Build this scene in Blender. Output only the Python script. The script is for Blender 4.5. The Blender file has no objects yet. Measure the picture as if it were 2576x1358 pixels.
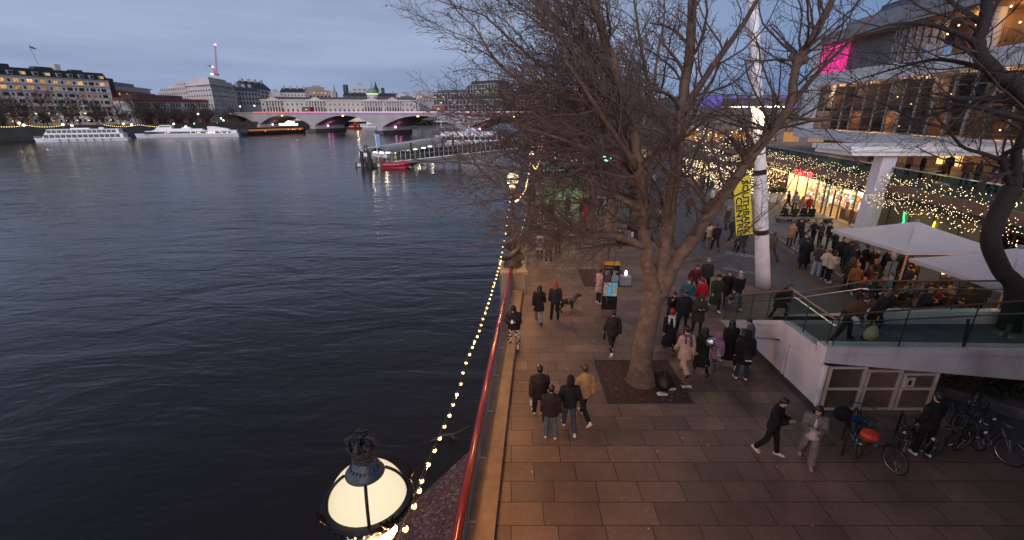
import bpy, bmesh, math, random
from mathutils import Vector, Matrix, Euler
R = math.radians
random.seed(7)
scene = bpy.context.scene
COL = scene.collection
# ------------------------------------------------------------------ camera
cam_d = bpy.data.cameras.new('camera'); cam = bpy.data.objects.new('camera', cam_d); COL.objects.link(cam)
cam.location = (0, 0, 8.5); cam.rotation_euler = (R(90 - 19.08), 0, 0)
cam_d.lens = 16.0; cam_d.sensor_width = 36; cam_d.clip_start = 0.05; cam_d.clip_end = 4000
scene.camera = cam
scene.view_settings.view_transform = 'Standard'; scene.view_settings.look = 'None'
scene.view_settings.exposure = 0.0; scene.view_settings.gamma = 1.0
scene.render.resolution_x = 1024; scene.render.resolution_y = 540
scene.cycles.max_bounces = 5; scene.cycles.diffuse_bounces = 2; scene.cycles.glossy_bounces = 3
scene.cycles.transmission_bounces = 4; scene.cycles.transparent_max_bounces = 16
scene.cycles.caustics_reflective = False; scene.cycles.caustics_refractive = False
scene.cycles.sample_clamp_indirect = 4.0
scene.cycles.use_denoising = True
try: scene.cycles.denoising_input_passes = 'RGB_ALBEDO_NORMAL'
except Exception: pass
# ------------------------------------------------------------------ sky (dusk)
world = bpy.data.worlds.new('World'); scene.world = world; world.use_nodes = True
def build_world():
    nt = world.node_tree; N = nt.nodes; L = nt.links; N.clear()
    out = N.new('ShaderNodeOutputWorld'); bg = N.new('ShaderNodeBackground')
    tc = N.new('ShaderNodeTexCoord'); sep = N.new('ShaderNodeSeparateXYZ'); L.new(tc.outputs['Generated'], sep.inputs[0])
    sky = N.new('ShaderNodeTexSky'); sky.sky_type = 'NISHITA'; sky.sun_disc = False
    sky.sun_elevation = R(1.0); sky.sun_rotation = R(237); sky.air_density = 1.2; sky.dust_density = 2.0
    ramp = N.new('ShaderNodeValToRGB'); L.new(sep.outputs['Z'], ramp.inputs[0])
    cr = ramp.color_ramp; cr.elements[0].position = 0.0; cr.elements[0].color = (0.245, 0.315, 0.475, 1)
    cr.elements[1].position = 1.0; cr.elements[1].color = (0.062, 0.078, 0.122, 1)
    e = cr.elements.new(0.12); e.color = (0.27, 0.34, 0.50, 1)
    e = cr.elements.new(0.22); e.color = (0.25, 0.305, 0.45, 1)
    e = cr.elements.new(0.40); e.color = (0.145, 0.178, 0.27, 1)
    mp = N.new('ShaderNodeMapping'); mp.inputs['Scale'].default_value = (1.6, 1.6, 13.0); mp.inputs['Rotation'].default_value = (R(4), R(-7), 0)
    L.new(tc.outputs['Generated'], mp.inputs[0])
    nz = N.new('ShaderNodeTexNoise'); nz.inputs['Scale'].default_value = 1.15; nz.inputs['Detail'].default_value = 5; nz.inputs['Roughness'].default_value = 0.55
    L.new(mp.outputs[0], nz.inputs['Vector'])
    cl = N.new('ShaderNodeValToRGB'); L.new(nz.outputs['Fac'], cl.inputs[0])
    cl.color_ramp.elements[0].position = 0.42; cl.color_ramp.elements[0].color = (0, 0, 0, 1)
    cl.color_ramp.elements[1].position = 0.66; cl.color_ramp.elements[1].color = (1, 1, 1, 1)
    mix = N.new('ShaderNodeMix'); mix.data_type = 'RGBA'; mix.blend_type = 'MULTIPLY'
    mix.inputs['A'].default_value = (1, 1, 1, 1)
    L.new(cl.outputs['Color'], mix.inputs[0]); L.new(ramp.outputs['Color'], mix.inputs['A']); mix.inputs['B'].default_value = (0.76, 0.79, 0.83, 1)
    sk = N.new('ShaderNodeMix'); sk.data_type = 'RGBA'; sk.blend_type = 'ADD'; sk.inputs[0].default_value = 0.02
    L.new(mix.outputs['Result'], sk.inputs['A']); L.new(sky.outputs['Color'], sk.inputs['B'])
    dt = N.new('ShaderNodeVectorMath'); dt.operation = 'DOT_PRODUCT'; dt.inputs[1].default_value = (-.80, -.58, .12); L.new(tc.outputs['Generated'], dt.inputs[0])
    gm = N.new('ShaderNodeMapRange'); gm.interpolation_type = 'SMOOTHSTEP'; gm.inputs['From Min'].default_value = .25; gm.inputs['From Max'].default_value = 1.0; gm.inputs['To Min'].default_value = 1.0; gm.inputs['To Max'].default_value = 3.4; L.new(dt.outputs['Value'], gm.inputs[0])
    gl = N.new('ShaderNodeVectorMath'); gl.operation = 'SCALE'; L.new(sk.outputs['Result'], gl.inputs[0]); L.new(gm.outputs[0], gl.inputs['Scale'])   # afterglow side of the sky, behind the viewpoint
    ex = N.new('ShaderNodeMapRange'); ex.interpolation_type = 'SMOOTHSTEP'; ex.inputs['From Min'].default_value = 0.05; ex.inputs['From Max'].default_value = 0.75; L.new(sep.outputs['X'], ex.inputs[0])
    em = N.new('ShaderNodeMix'); em.data_type = 'RGBA'; em.blend_type = 'MULTIPLY'; L.new(ex.outputs[0], em.inputs[0]); L.new(gl.outputs[0], em.inputs['A']); em.inputs['B'].default_value = (0.42, 0.58, 0.76, 1)   # clearer darker east
    L.new(em.outputs['Result'], bg.inputs['Color']); bg.inputs['Strength'].default_value = 1.25
    L.new(bg.outputs[0], out.inputs[0])
build_world()
# afterglow of the set sun: one very soft low lamp from the river side
sun_d = bpy.data.lights.new('sun', 'SUN'); sun_d.energy = 2.3; sun_d.angle = R(45); sun_d.color = (1.0, .90, .92)
sun = bpy.data.objects.new('sun', sun_d); COL.objects.link(sun)
sun.rotation_euler = Vector((.12, -.93, .36)).to_track_quat('Z', 'Y').to_euler()
# ------------------------------------------------------------------ picture -> place (pixels of the 2576-wide view of the photo)
_F = 1145.0; _c, _s = math.cos(R(19.08)), math.sin(R(19.08)); CH = 8.5
def ray(x, y):
    u, v = (x - 1288) / _F, (y - 679) / _F
    return (u, _c - v * _s, -_s - v * _c)
def G(x, y, z=0.0):
    r = ray(x, y); t = (z - CH) / r[2]; return Vector((r[0] * t, r[1] * t, z))
def D(x, y, Y):
    r = ray(x, y); t = Y / r[1]; return Vector((r[0] * t, Y, CH + r[2] * t))
# ------------------------------------------------------------------ materials
_mats = {}
def _new(name):
    m = bpy.data.materials.new(name); m.use_nodes = True
    nt = m.node_tree; return m, nt, nt.nodes['Principled BSDF']
def mk(name, col, rough=0.7, metal=0.0, var=0.15, scale=4.0, bump=0.0, bscale=None, col2=None, emit=None, estr=0.0, alpha=1.0, trans=0.0, spec=0.5, sampling=None):
    if name in _mats: return _mats[name]
    m, nt, b = _new(name); N, L = nt.nodes, nt.links
    b.inputs['Roughness'].default_value = rough; b.inputs['Metallic'].default_value = metal
    b.inputs['Specular IOR Level'].default_value = spec
    c2 = col2 or tuple(max(0, c * (1 - var)) for c in col)
    if var > 0 or col2:
        tc = N.new('ShaderNodeTexCoord'); nz = N.new('ShaderNodeTexNoise'); nz.inputs['Scale'].default_value = scale; nz.inputs['Detail'].default_value = 6
        L.new(tc.outputs['Object'], nz.inputs['Vector'])
        mx = N.new('ShaderNodeMix'); mx.data_type = 'RGBA'
        rp = N.new('ShaderNodeMapRange'); rp.inputs['From Min'].default_value = 0.32; rp.inputs['From Max'].default_value = 0.68
        L.new(nz.outputs['Fac'], rp.inputs[0]); L.new(rp.outputs[0], mx.inputs[0])
        mx.inputs['A'].default_value = (*col, 1); mx.inputs['B'].default_value = (*c2, 1); L.new(mx.outputs['Result'], b.inputs['Base Color'])
        if bump > 0:
            n2 = N.new('ShaderNodeTexNoise'); n2.inputs['Scale'].default_value = bscale or scale * 4; n2.inputs['Detail'].default_value = 4
            L.new(tc.outputs['Object'], n2.inputs['Vector'])
            bp = N.new('ShaderNodeBump'); bp.inputs['Strength'].default_value = bump; bp.inputs['Distance'].default_value = 0.05
            L.new(n2.outputs['Fac'], bp.inputs['Height']); L.new(bp.outputs[0], b.inputs['Normal'])
    else: b.inputs['Base Color'].default_value = (*col, 1)
    if emit: b.inputs['Emission Color'].default_value = (*emit, 1); b.inputs['Emission Strength'].default_value = estr
    if alpha < 1: b.inputs['Alpha'].default_value = alpha
    if trans > 0: b.inputs['Transmission Weight'].default_value = trans
    if sampling: m.cycles.emission_sampling = sampling
    _mats[name] = m; return m
def glow(name, col, s, sampling='NONE'):
    return mk(name, (0.02, 0.02, 0.02), var=0, emit=col, estr=s, sampling=sampling)
def glass(name, tint=(0.75, 0.9, 0.85), alpha=0.3, rough=0.03):
    if name in _mats: return _mats[name]
    m, nt, b = _new(name); N, L = nt.nodes, nt.links
    tr = N.new('ShaderNodeBsdfTransparent'); tr.inputs[0].default_value = (*tint, 1)
    b.inputs['Base Color'].default_value = (0.03, 0.05, 0.05, 1); b.inputs['Roughness'].default_value = rough
    lw = N.new('ShaderNodeLayerWeight'); lw.inputs[0].default_value = 0.5
    pw = N.new('ShaderNodeMath'); pw.operation = 'POWER'; pw.inputs[1].default_value = 4.0; L.new(lw.outputs['Facing'], pw.inputs[0])
    ad = N.new('ShaderNodeMath'); ad.operation = 'MULTIPLY_ADD'; ad.inputs[1].default_value = 0.8; ad.inputs[2].default_value = alpha; L.new(pw.outputs[0], ad.inputs[0])
    mx = N.new('ShaderNodeMixShader'); L.new(ad.outputs[0], mx.inputs[0]); L.new(tr.outputs[0], mx.inputs[1]); L.new(b.outputs[0], mx.inputs[2])
    L.new(mx.outputs[0], N['Material Output'].inputs['Surface']); _mats[name] = m; return m
def streaks(m, sx=3.0, sz=.25, lo=.62, stain=(.5, .46, .42)):
    # rain streaks and grime running down a surface
    nt = m.node_tree; N, L = nt.nodes, nt.links; b = N['Principled BSDF']; src = b.inputs['Base Color'].links[0].from_socket
    tc = N.new('ShaderNodeTexCoord'); mp = N.new('ShaderNodeMapping'); mp.inputs['Scale'].default_value = (sx, sx, sz); L.new(tc.outputs['Object'], mp.inputs[0])
    nz = N.new('ShaderNodeTexNoise'); nz.inputs['Scale'].default_value = 1.6; nz.inputs['Detail'].default_value = 7; nz.inputs['Roughness'].default_value = .65; L.new(mp.outputs[0], nz.inputs['Vector'])
    mr = N.new('ShaderNodeMapRange'); mr.inputs['From Min'].default_value = .52; mr.inputs['From Max'].default_value = .80; mr.inputs['To Max'].default_value = 1 - lo; L.new(nz.outputs['Fac'], mr.inputs[0])
    mx = N.new('ShaderNodeMix'); mx.data_type = 'RGBA'; mx.blend_type = 'MULTIPLY'; L.new(mr.outputs[0], mx.inputs[0]); L.new(src, mx.inputs['A']); mx.inputs['B'].default_value = (*[c*.55 for c in stain], 1); L.new(mx.outputs['Result'], b.inputs['Base Color']); return m
_cl = {}
def cloth(r, g, b_, rough=0.85):
    k = (round(r, 3), round(g, 3), round(b_, 3))
    if k not in _cl: _cl[k] = mk('cloth_%d' % len(_cl), k, rough=rough, var=0.35, scale=9, bump=0.5, bscale=22, spec=0.25)
    return _cl[k]
# ------------------------------------------------------------------ mesh builder
class MB:
    def __init__(s): s.v = []; s.f = []; s.m = []
    def add(s, vs, fs, mi=0):
        o = len(s.v); s.v.extend(tuple(p) for p in vs); s.f.extend(tuple(i + o for i in f) for f in fs); s.m.extend([mi] * len(fs)); return s
    def box(s, a, b, mi=0):
        x0, y0, z0 = (min(a[i], b[i]) for i in range(3)); x1, y1, z1 = (max(a[i], b[i]) for i in range(3))
        return s.add([(x0,y0,z0),(x1,y0,z0),(x1,y1,z0),(x0,y1,z0),(x0,y0,z1),(x1,y0,z1),(x1,y1,z1),(x0,y1,z1)],
                     [(3,2,1,0),(4,5,6,7),(0,1,5,4),(1,2,6,5),(2,3,7,6),(3,0,4,7)], mi)
    def obox(s, c, size, rz=0.0, mi=0, tilt=0.0, roll=0.0):
        M = Euler((tilt, roll, rz)).to_matrix(); h = [q / 2 for q in size]
        vs = [Vector(c) + M @ Vector((sx*h[0], sy*h[1], sz*h[2])) for sz in (-1,1) for sx, sy in ((-1,-1),(1,-1),(1,1),(-1,1))]
        return s.add(vs, [(3,2,1,0),(4,5,6,7),(0,1,5,4),(1,2,6,5),(2,3,7,6),(3,0,4,7)], mi)
    def beam(s, p, q, w, h, mi=0):
        p, q = Vector(p), Vector(q); d = (q - p).normalized(); up = Vector((0,0,1)) if abs(d.z) < .95 else Vector((1,0,0))
        a = d.cross(up).normalized() * (w/2); b = a.cross(d).normalized() * (h/2)
        vs = [t + x for t in (p, q) for x in (-a-b, a-b, a+b, -a+b)]
        return s.add(vs, [(0,1,2,3),(7,6,5,4),(0,4,5,1),(1,5,6,2),(2,6,7,3),(3,7,4,0)], mi)
    def prism(s, poly, z0, z1, mi=0):
        n = len(poly); vs = [(x,y,z0) for x,y in poly] + [(x,y,z1) for x,y in poly]
        fs = [tuple(range(n-1,-1,-1)), tuple(range(n,2*n))] + [(i,(i+1)%n,n+(i+1)%n,n+i) for i in range(n)]
        return s.add(vs, fs, mi)
    def extr(s, poly, vec, mi=0):
        n = len(poly); v = Vector(vec); vs = [Vector(p) for p in poly] + [Vector(p)+v for p in poly]
        return s.add(vs, [tuple(range(n-1,-1,-1)), tuple(range(n,2*n))] + [(i,(i+1)%n,n+(i+1)%n,n+i) for i in range(n)], mi)
    def tube(s, pts, rad, k=6, mi=0, cap=True, closed=False):
        pts = [Vector(p) for p in pts]; n = len(pts)
        if not hasattr(rad, '__len__'): rad = [rad] * n
        vs = []; a = None
        for i in range(n):
            if closed: d = pts[(i+1) % n] - pts[i-1]
            else: d = pts[min(i+1,n-1)] - pts[max(i-1,0)]
            if d.length < 1e-9: d = Vector((0,0,1))
            d.normalize()
            if a is None: a = d.cross(Vector((0,0,1)) if abs(d.z) < .9 else Vector((1,0,0))).normalized()
            else:
                a = a - d * a.dot(d)
                a = a.normalized() if a.length > 1e-6 else d.orthogonal().normalized()
            b = d.cross(a)
            for j in range(k):
                t = 2*math.pi*j/k; vs.append(pts[i] + (a*math.cos(t) + b*math.sin(t)) * rad[i])
        fs = []
        for i in range(n if closed else n-1):
            i2 = (i+1) % n
            for j in range(k): fs.append((i*k+j, i*k+(j+1)%k, i2*k+(j+1)%k, i2*k+j))
        if cap and not closed: fs.append(tuple(range(k-1,-1,-1))); fs.append(tuple(range((n-1)*k, n*k)))
        return s.add(vs, fs, mi)
    def loft(s, rings, k=12, mi=0, M=None):   # rings: (center, rx, ry[, Mat3])
        vs = []
        for rg in rings:
            c = Vector(rg[0]); Q = rg[3] if len(rg) > 3 else None
            for j in range(k):
                t = 2*math.pi*j/k; p = Vector((rg[1]*math.cos(t), rg[2]*math.sin(t), 0))
                if Q: p = Q @ p
                vs.append(c + p)
        n = len(rings); fs = [(i*k+j, i*k+(j+1)%k, (i+1)*k+(j+1)%k, (i+1)*k+j) for i in range(n-1) for j in range(k)]
        fs.append(tuple(range(k-1,-1,-1))); fs.append(tuple(range((n-1)*k, n*k)))
        return s.add(vs, fs, mi)
    def lathe(s, prof, c=(0,0,0), k=24, mi=0, cap=True):
        vs = [(c[0]+r*math.cos(2*math.pi*j/k), c[1]+r*math.sin(2*math.pi*j/k), c[2]+z) for r, z in prof for j in range(k)]
        n = len(prof); fs = [(i*k+j, i*k+(j+1)%k, (i+1)*k+(j+1)%k, (i+1)*k+j) for i in range(n-1) for j in range(k)]
        if cap: fs.append(tuple(range(k-1,-1,-1))); fs.append(tuple(range((n-1)*k, n*k)))
        return s.add(vs, fs, mi)
    def ball(s, c, r, k=10, mi=0, sc=(1,1,1)):
        h = max(4, k//2); vs = [(c[0], c[1], c[2]-r*sc[2])]
        for i in range(1, h):
            p = -math.pi/2 + math.pi*i/h
            vs += [(c[0]+r*sc[0]*math.cos(p)*math.cos(2*math.pi*j/k), c[1]+r*sc[1]*math.cos(p)*math.sin(2*math.pi*j/k), c[2]+r*sc[2]*math.sin(p)) for j in range(k)]
        vs.append((c[0], c[1], c[2]+r*sc[2])); t = len(vs)-1
        fs = [(0, 1+(j+1)%k, 1+j) for j in range(k)]
        for i in range(h-2): fs += [(1+i*k+j, 1+i*k+(j+1)%k, 1+(i+1)*k+(j+1)%k, 1+(i+1)*k+j) for j in range(k)]
        fs += [(t, 1+(h-2)*k+j, 1+(h-2)*k+(j+1)%k) for j in range(k)]
        return s.add(vs, fs, mi)
    def quad(s, a, b, c, d, mi=0): return s.add([a,b,c,d], [(0,1,2,3)], mi)
    def mesh(s, name, mats, smooth=False):
        me = bpy.data.meshes.new(name); me.from_pydata(s.v, [], s.f)
        for m in (mats if isinstance(mats, (list, tuple)) else [mats]): me.materials.append(m)
        if len(set(s.m)) > 1 or (s.m and s.m[0]): me.polygons.foreach_set('material_index', s.m)
        if smooth: me.polygons.foreach_set('use_smooth', [True]*len(s.f))
        me.update(); return me
    def build(s, name, mats, parent=None, smooth=False, world=False):
        if world and parent is not None:
            Mi = wm(parent).inverted(); s.v = [tuple(Mi @ Vector(p)) for p in s.v]
        o = bpy.data.objects.new(name, s.mesh(name, mats, smooth)); COL.objects.link(o)
        if parent is not None: o.parent = parent
        return o
def wm(o):
    M = Matrix.LocRotScale(o.location, o.rotation_euler, o.scale)
    return wm(o.parent) @ M if o.parent else M
def autosmooth(o, ang=40):
    me = o.data; me.polygons.foreach_set('use_smooth', [True]*len(me.polygons))
    try: me.set_sharp_from_angle(angle=R(ang))
    except Exception: pass
    return o
def inst(name, me, parent=None, loc=(0,0,0), rz=0.0, sc=None, rot=None):
    o = bpy.data.objects.new(name, me); COL.objects.link(o); o.parent = parent; o.location = loc
    o.rotation_euler = rot or (0,0,rz)
    if sc: o.scale = sc if hasattr(sc, '__len__') else (sc,)*3
    return o
def tag(o, label=None, cat=None, group=None, kind=None):
    if label: o['label'] = label
    if cat: o['category'] = cat
    if group: o['group'] = group
    if kind: o['kind'] = kind
    return o
def thing(name, label, cat, loc=(0,0,0), rz=0.0, group=None):
    o = bpy.data.objects.new(name, None); COL.objects.link(o); o.empty_display_size = 0.2
    o.location = loc; o.rotation_euler = (0,0,rz); return tag(o, label, cat, group)
def copy_tree(o, parent=None):
    c = o.copy(); COL.objects.link(c); c.parent = parent
    for ch in list(o.children): copy_tree(ch, c)
    return c
def text_mesh(txt, size, mat, extr=0.01, align='CENTER', spacing=1.0, bold=0.0):
    cu = bpy.data.curves.new('lettering', 'FONT'); cu.body = txt; cu.size = size; cu.extrude = extr; cu.align_x = align; cu.align_y = 'CENTER'
    cu.space_character = spacing; cu.offset = bold; cu.resolution_u = 3
    o = bpy.data.objects.new('lettering', cu); COL.objects.link(o)
    dg = bpy.context.evaluated_depsgraph_get(); me = bpy.data.meshes.new_from_object(o.evaluated_get(dg))
    bpy.data.objects.remove(o); bpy.data.curves.remove(cu); me.materials.clear(); me.materials.append(mat); return me
def lamp(name, loc, power, col, r=0.1, parent=None, kind='POINT', spot=None, rot=None):
    l = bpy.data.lights.new(name, kind); l.energy = power; l.color = col
    if kind == 'AREA': l.size = r
    else: l.shadow_soft_size = r
    if spot: l.spot_size = R(spot); l.spot_blend = 0.6
    o = bpy.data.objects.new(name, l); COL.objects.link(o); o.location = loc; o.parent = parent
    if rot: o.rotation_euler = rot
    return o
WALL = lambda y: -1.17 + 0.0633*(y-2.9) + 0.00072*(y-2.9)*(y-22)      # line of the river wall lamps
WATER = -5.0
# ------------------------------------------------------------------ ground, water, beach
def paving_mat():
    m, nt, b = _new('york_paving'); N, L = nt.nodes, nt.links
    tc = N.new('ShaderNodeTexCoord'); br = N.new('ShaderNodeTexBrick')
    br.offset = 0.43; br.squash = 1.25; br.squash_frequency = 3; br.offset_frequency = 2
    br.inputs['Scale'].default_value = 1.0; br.inputs['Brick Width'].default_value = 1.02; br.inputs['Row Height'].default_value = 0.63
    br.inputs['Mortar Size'].default_value = 0.013; br.inputs['Mortar Smooth'].default_value = 0.3
    br.inputs['Color1'].default_value = (0.205, 0.140, 0.112, 1); br.inputs['Color2'].default_value = (0.130, 0.092, 0.079, 1); br.inputs['Mortar'].default_value = (0.04, 0.025, 0.02, 1)
    wob = N.new('ShaderNodeTexNoise'); wob.inputs['Scale'].default_value = 0.7; L.new(tc.outputs['Object'], wob.inputs['Vector'])
    va = N.new('ShaderNodeVectorMath'); va.operation = 'MULTIPLY_ADD'; L.new(wob.outputs['Color'], va.inputs[0]); va.inputs[1].default_value = (0.04, 0.02, 0); L.new(tc.outputs['Object'], va.inputs[2])
    L.new(va.outputs[0], br.inputs['Vector'])
    nz = N.new('ShaderNodeTexNoise'); nz.inputs['Scale'].default_value = 0.45; nz.inputs['Detail'].default_value = 8; nz.inputs['Roughness'].default_value = 0.65; L.new(tc.outputs['Object'], nz.inputs['Vector'])
    mr = N.new('ShaderNodeMapRange'); mr.inputs['From Min'].default_value = .3; mr.inputs['From Max'].default_value = .7; mr.inputs['To Min'].default_value = .50; mr.inputs['To Max'].default_value = 1.15; L.new(nz.outputs['Fac'], mr.inputs[0])
    n3 = N.new('ShaderNodeTexNoise'); n3.inputs['Scale'].default_value = 14; n3.inputs['Detail'].default_value = 6; L.new(tc.outputs['Object'], n3.inputs['Vector'])
    m3 = N.new('ShaderNodeMapRange'); m3.inputs['To Min'].default_value = .75; m3.inputs['To Max'].default_value = 1.25; L.new(n3.outputs['Fac'], m3.inputs[0])
    mu = N.new('ShaderNodeMath'); mu.operation = 'MULTIPLY'; L.new(mr.outputs[0], mu.inputs[0]); L.new(m3.outputs[0], mu.inputs[1])
    vo = N.new('ShaderNodeTexVoronoi'); vo.inputs['Scale'].default_value = 1.7; L.new(tc.outputs['Object'], vo.inputs['Vector'])   # gum spots
    gt = N.new('ShaderNodeMath'); gt.operation = 'LESS_THAN'; gt.inputs[1].default_value = 0.045; L.new(vo.outputs['Distance'], gt.inputs[0])
    mx = N.new('ShaderNodeMix'); mx.data_type = 'RGBA'; mx.blend_type = 'MULTIPLY'; mx.inputs[0].default_value = 1
    L.new(br.outputs['Color'], mx.inputs['A']); L.new(mu.outputs[0], mx.inputs['B'])
    mg = N.new('ShaderNodeMix'); mg.data_type = 'RGBA'; L.new(gt.outputs[0], mg.inputs[0]); L.new(mx.outputs['Result'], mg.inputs['A']); mg.inputs['B'].default_value = (0.42, 0.38, 0.34, 1)
    L.new(mg.outputs['Result'], b.inputs['Base Color']); b.inputs['Roughness'].default_value = 0.62
    bp = N.new('ShaderNodeBump'); bp.inputs['Strength'].default_value = 0.35; bp.inputs['Distance'].default_value = 0.02
    ma = N.new('ShaderNodeMath'); ma.operation = 'MULTIPLY_ADD'; L.new(br.outputs['Fac'], ma.inputs[0]); ma.inputs[1].default_value = -1.0; L.new(n3.outputs['Fac'], ma.inputs[2])
    L.new(ma.outputs[0], bp.inputs['Height']); L.new(bp.outputs[0], b.inputs['Normal'])
    return m
def water_mat():
    m, nt, b = _new('river_water'); N, L = nt.nodes, nt.links
    b.inputs['Base Color'].default_value = (0.020, 0.019, 0.019, 1); b.inputs['Roughness'].default_value = 0.16; b.inputs['IOR'].default_value = 1.33
    tc = N.new('ShaderNodeTexCoord'); mp = N.new('ShaderNodeMapping'); mp.inputs['Rotation'].default_value = (0, 0, R(-24)); mp.inputs['Scale'].default_value = (0.42, 1.0, 1.0); L.new(tc.outputs['Object'], mp.inputs[0])
    hs = []
    for sc, dist, det in ((1.15, 1.0, 4), (0.28, 0.8, 3), (0.055, 0.5, 2), (4.2, 0.5, 2)):
        nz = N.new('ShaderNodeTexNoise'); nz.inputs['Scale'].default_value = sc; nz.inputs['Detail'].default_value = det; nz.inputs['Distortion'].default_value = dist
        L.new(mp.outputs[0], nz.inputs['Vector']); hs.append(nz.outputs['Fac'])
    acc = None
    for h, w in zip(hs, (0.26, 1.0, 1.9, 0.05)):
        mu = N.new('ShaderNodeMath'); mu.operation = 'MULTIPLY_ADD'; L.new(h, mu.inputs[0]); mu.inputs[1].default_value = w
        if acc: L.new(acc, mu.inputs[2])
        else: mu.inputs[2].default_value = 0
        acc = mu.outputs[0]
    bp = N.new('ShaderNodeBump'); bp.inputs['Strength'].default_value = 0.7; bp.inputs['Distance'].default_value = 0.37; L.new(acc, bp.inputs['Height']); L.new(bp.outputs[0], b.inputs['Normal'])
    cn = N.new('ShaderNodeTexNoise'); cn.inputs['Scale'].default_value = .022; cn.inputs['Detail'].default_value = 3; L.new(mp.outputs[0], cn.inputs['Vector'])   # calm and rough patches
    cm = N.new('ShaderNodeMapRange'); cm.inputs['From Min'].default_value = .35; cm.inputs['From Max'].default_value = .65; cm.inputs['To Min'].default_value = .36; cm.inputs['To Max'].default_value = .92; L.new(cn.outputs['Fac'], cm.inputs[0]); L.new(cm.outputs[0], bp.inputs['Strength'])
    return m
PAVE = paving_mat()
ASPH = mk('asphalt', (0.092, 0.092, 0.105), rough=.75, var=.3, scale=1.3, bump=.3, bscale=30)
BROWN = mk('brown_setts', (0.13, 0.088, 0.07), rough=.7, var=.35, scale=2.5, bump=.4, bscale=12)
TERR = mk('terrace_paving', (0.17, 0.15, 0.145), rough=.65, var=.25, scale=.8, bump=.2, bscale=14)
STONE = mk('granite', (0.30, 0.24, 0.19), rough=.7, var=.3, scale=3, bump=.35, bscale=30)
DSTONE = mk('wet_wall_stone', (0.10, 0.09, 0.08), rough=.6, var=.45, scale=1.2, bump=.5, bscale=6)
WHITE = mk('white_paint', (0.74, 0.72, 0.74), rough=.5, var=.1, scale=1.5, bump=.05)
WHITED = mk('weathered_white_concrete', (0.62, 0.60, 0.62), rough=.65, var=.22, scale=1.1, bump=.15, bscale=9)
streaks(WHITED); streaks(WHITE, lo=.8)
BLACK = mk('black_iron', (0.018, 0.016, 0.015), rough=.38, var=.2, scale=8)
DARK = mk('dark_metal', (0.03, 0.03, 0.034), rough=.5, var=.2)
STEEL = mk('brushed_steel', (0.5, 0.5, 0.52), rough=.28, metal=1, var=.1)
REDP = mk('red_gloss_paint', (.14, .012, .013), rough=.22, var=.25, scale=6)
BLUEP = mk('blue_grey_paint', (0.27, 0.33, 0.40), rough=.5, var=.2, scale=5)
GLASSG = glass('green_glass', (0.83, 0.90, 0.87), 0.03)
GLASSD = mk('dark_window', (0.012, 0.015, 0.02), rough=.08, var=.3, scale=.5)

ys = [-14 + i*2 for i in range(200)]
def wallx(y):
    return WALL(y) if y < 90 else WALL(90) + (y-90)*0.215 + 0.0011*(y-90)**2
wl = [(wallx(y), y) for y in ys]
m = MB(); n = len(wl)
vs = [(x+0.30, y, 0) for x, y in wl] + [(420, y, 0) for x, y in wl]
m.add(vs, [(i, n+i, n+i+1, i+1) for i in range(n-1)])
tag(m.build('promenade_pavement', PAVE), kind='structure')
def sheet(name, pts, z, mat):
    m = MB(); m.add([(x, y, z) for x, y in pts], [tuple(range(len(pts)))]); return tag(m.build(name, mat), kind='structure')
sheet('road', [(16.9, 8), (17.4, 22), (18.0, 29), (19.6, 37), (25, 84), (10.5, 84), (9.6, 50), (9.7, 34), (10.9, 27.5), (12.3, 22.5), (13.2, 18.2), (13.2, 8)], 0.004, ASPH)
sheet('brown_path', [(15.1, 8), (15.5, 22), (16.6, 29), (17.9, 37), (20, 50), (21.1, 50), (18.9, 37), (17.5, 29), (16.4, 22), (16.0, 8)], 0.008, BROWN)
sheet('terrace_path', [(17.6, 8), (18.1, 22), (18.75, 29), (20.3, 37), (25.5, 84), (60, 84), (60, 8)], 0.012, TERR)
m = MB(); m.tube([(17.45, 8, .02), (17.95, 22, .02), (18.6, 29, .02), (20.15, 37, .02), (25.4, 84, .02)], .07, 4); tag(m.build('drain_kerb', mk('drain', (.3, .29, .3), var=.1)), kind='structure')
# water
m = MB(); m.add([(-900, -60, WATER), (500, -60, WATER), (500, 1500, WATER), (-900, 1500, WATER)], [(0,1,2,3)])
tag(m.build('river_water', water_mat()), kind='structure')
# far ground (north bank) : bank line
BANK = [(-420, -300), (-330, -20), (-255, 215), (-202, 380), (-160, 500), (-90, 620), (40, 740), (240, 840), (600, 930)]
def bankx(y):
    for (x0, y0), (x1, y1) in zip(BANK, BANK[1:]):
        if y0 <= y <= y1: return x0 + (x1-x0)*(y-y0)/(y1-y0)
    return BANK[-1][0]
m = MB(); pts = [(x, y) for x, y in BANK] + [(600, 2500), (-1500, 2500), (-1500, -300)]
m.prism(pts, -7, 0.6); tag(m.build('north_bank_ground', mk('dark_ground', (.05, .048, .045), var=.3, scale=.2)), kind='structure')
m = MB()
for (a, b) in zip(BANK, BANK[1:]): m.beam((a[0], a[1], -2.4), (b[0], b[1], -2.4), 1.2, 8.4)
tag(m.build('embankment_wall', mk('embankment_granite', (.075, .07, .066), rough=.7, var=.4, scale=.3, bump=.4, bscale=3)), 'long dark granite embankment wall along the far bank behind the moored boats', 'wall')
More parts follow.
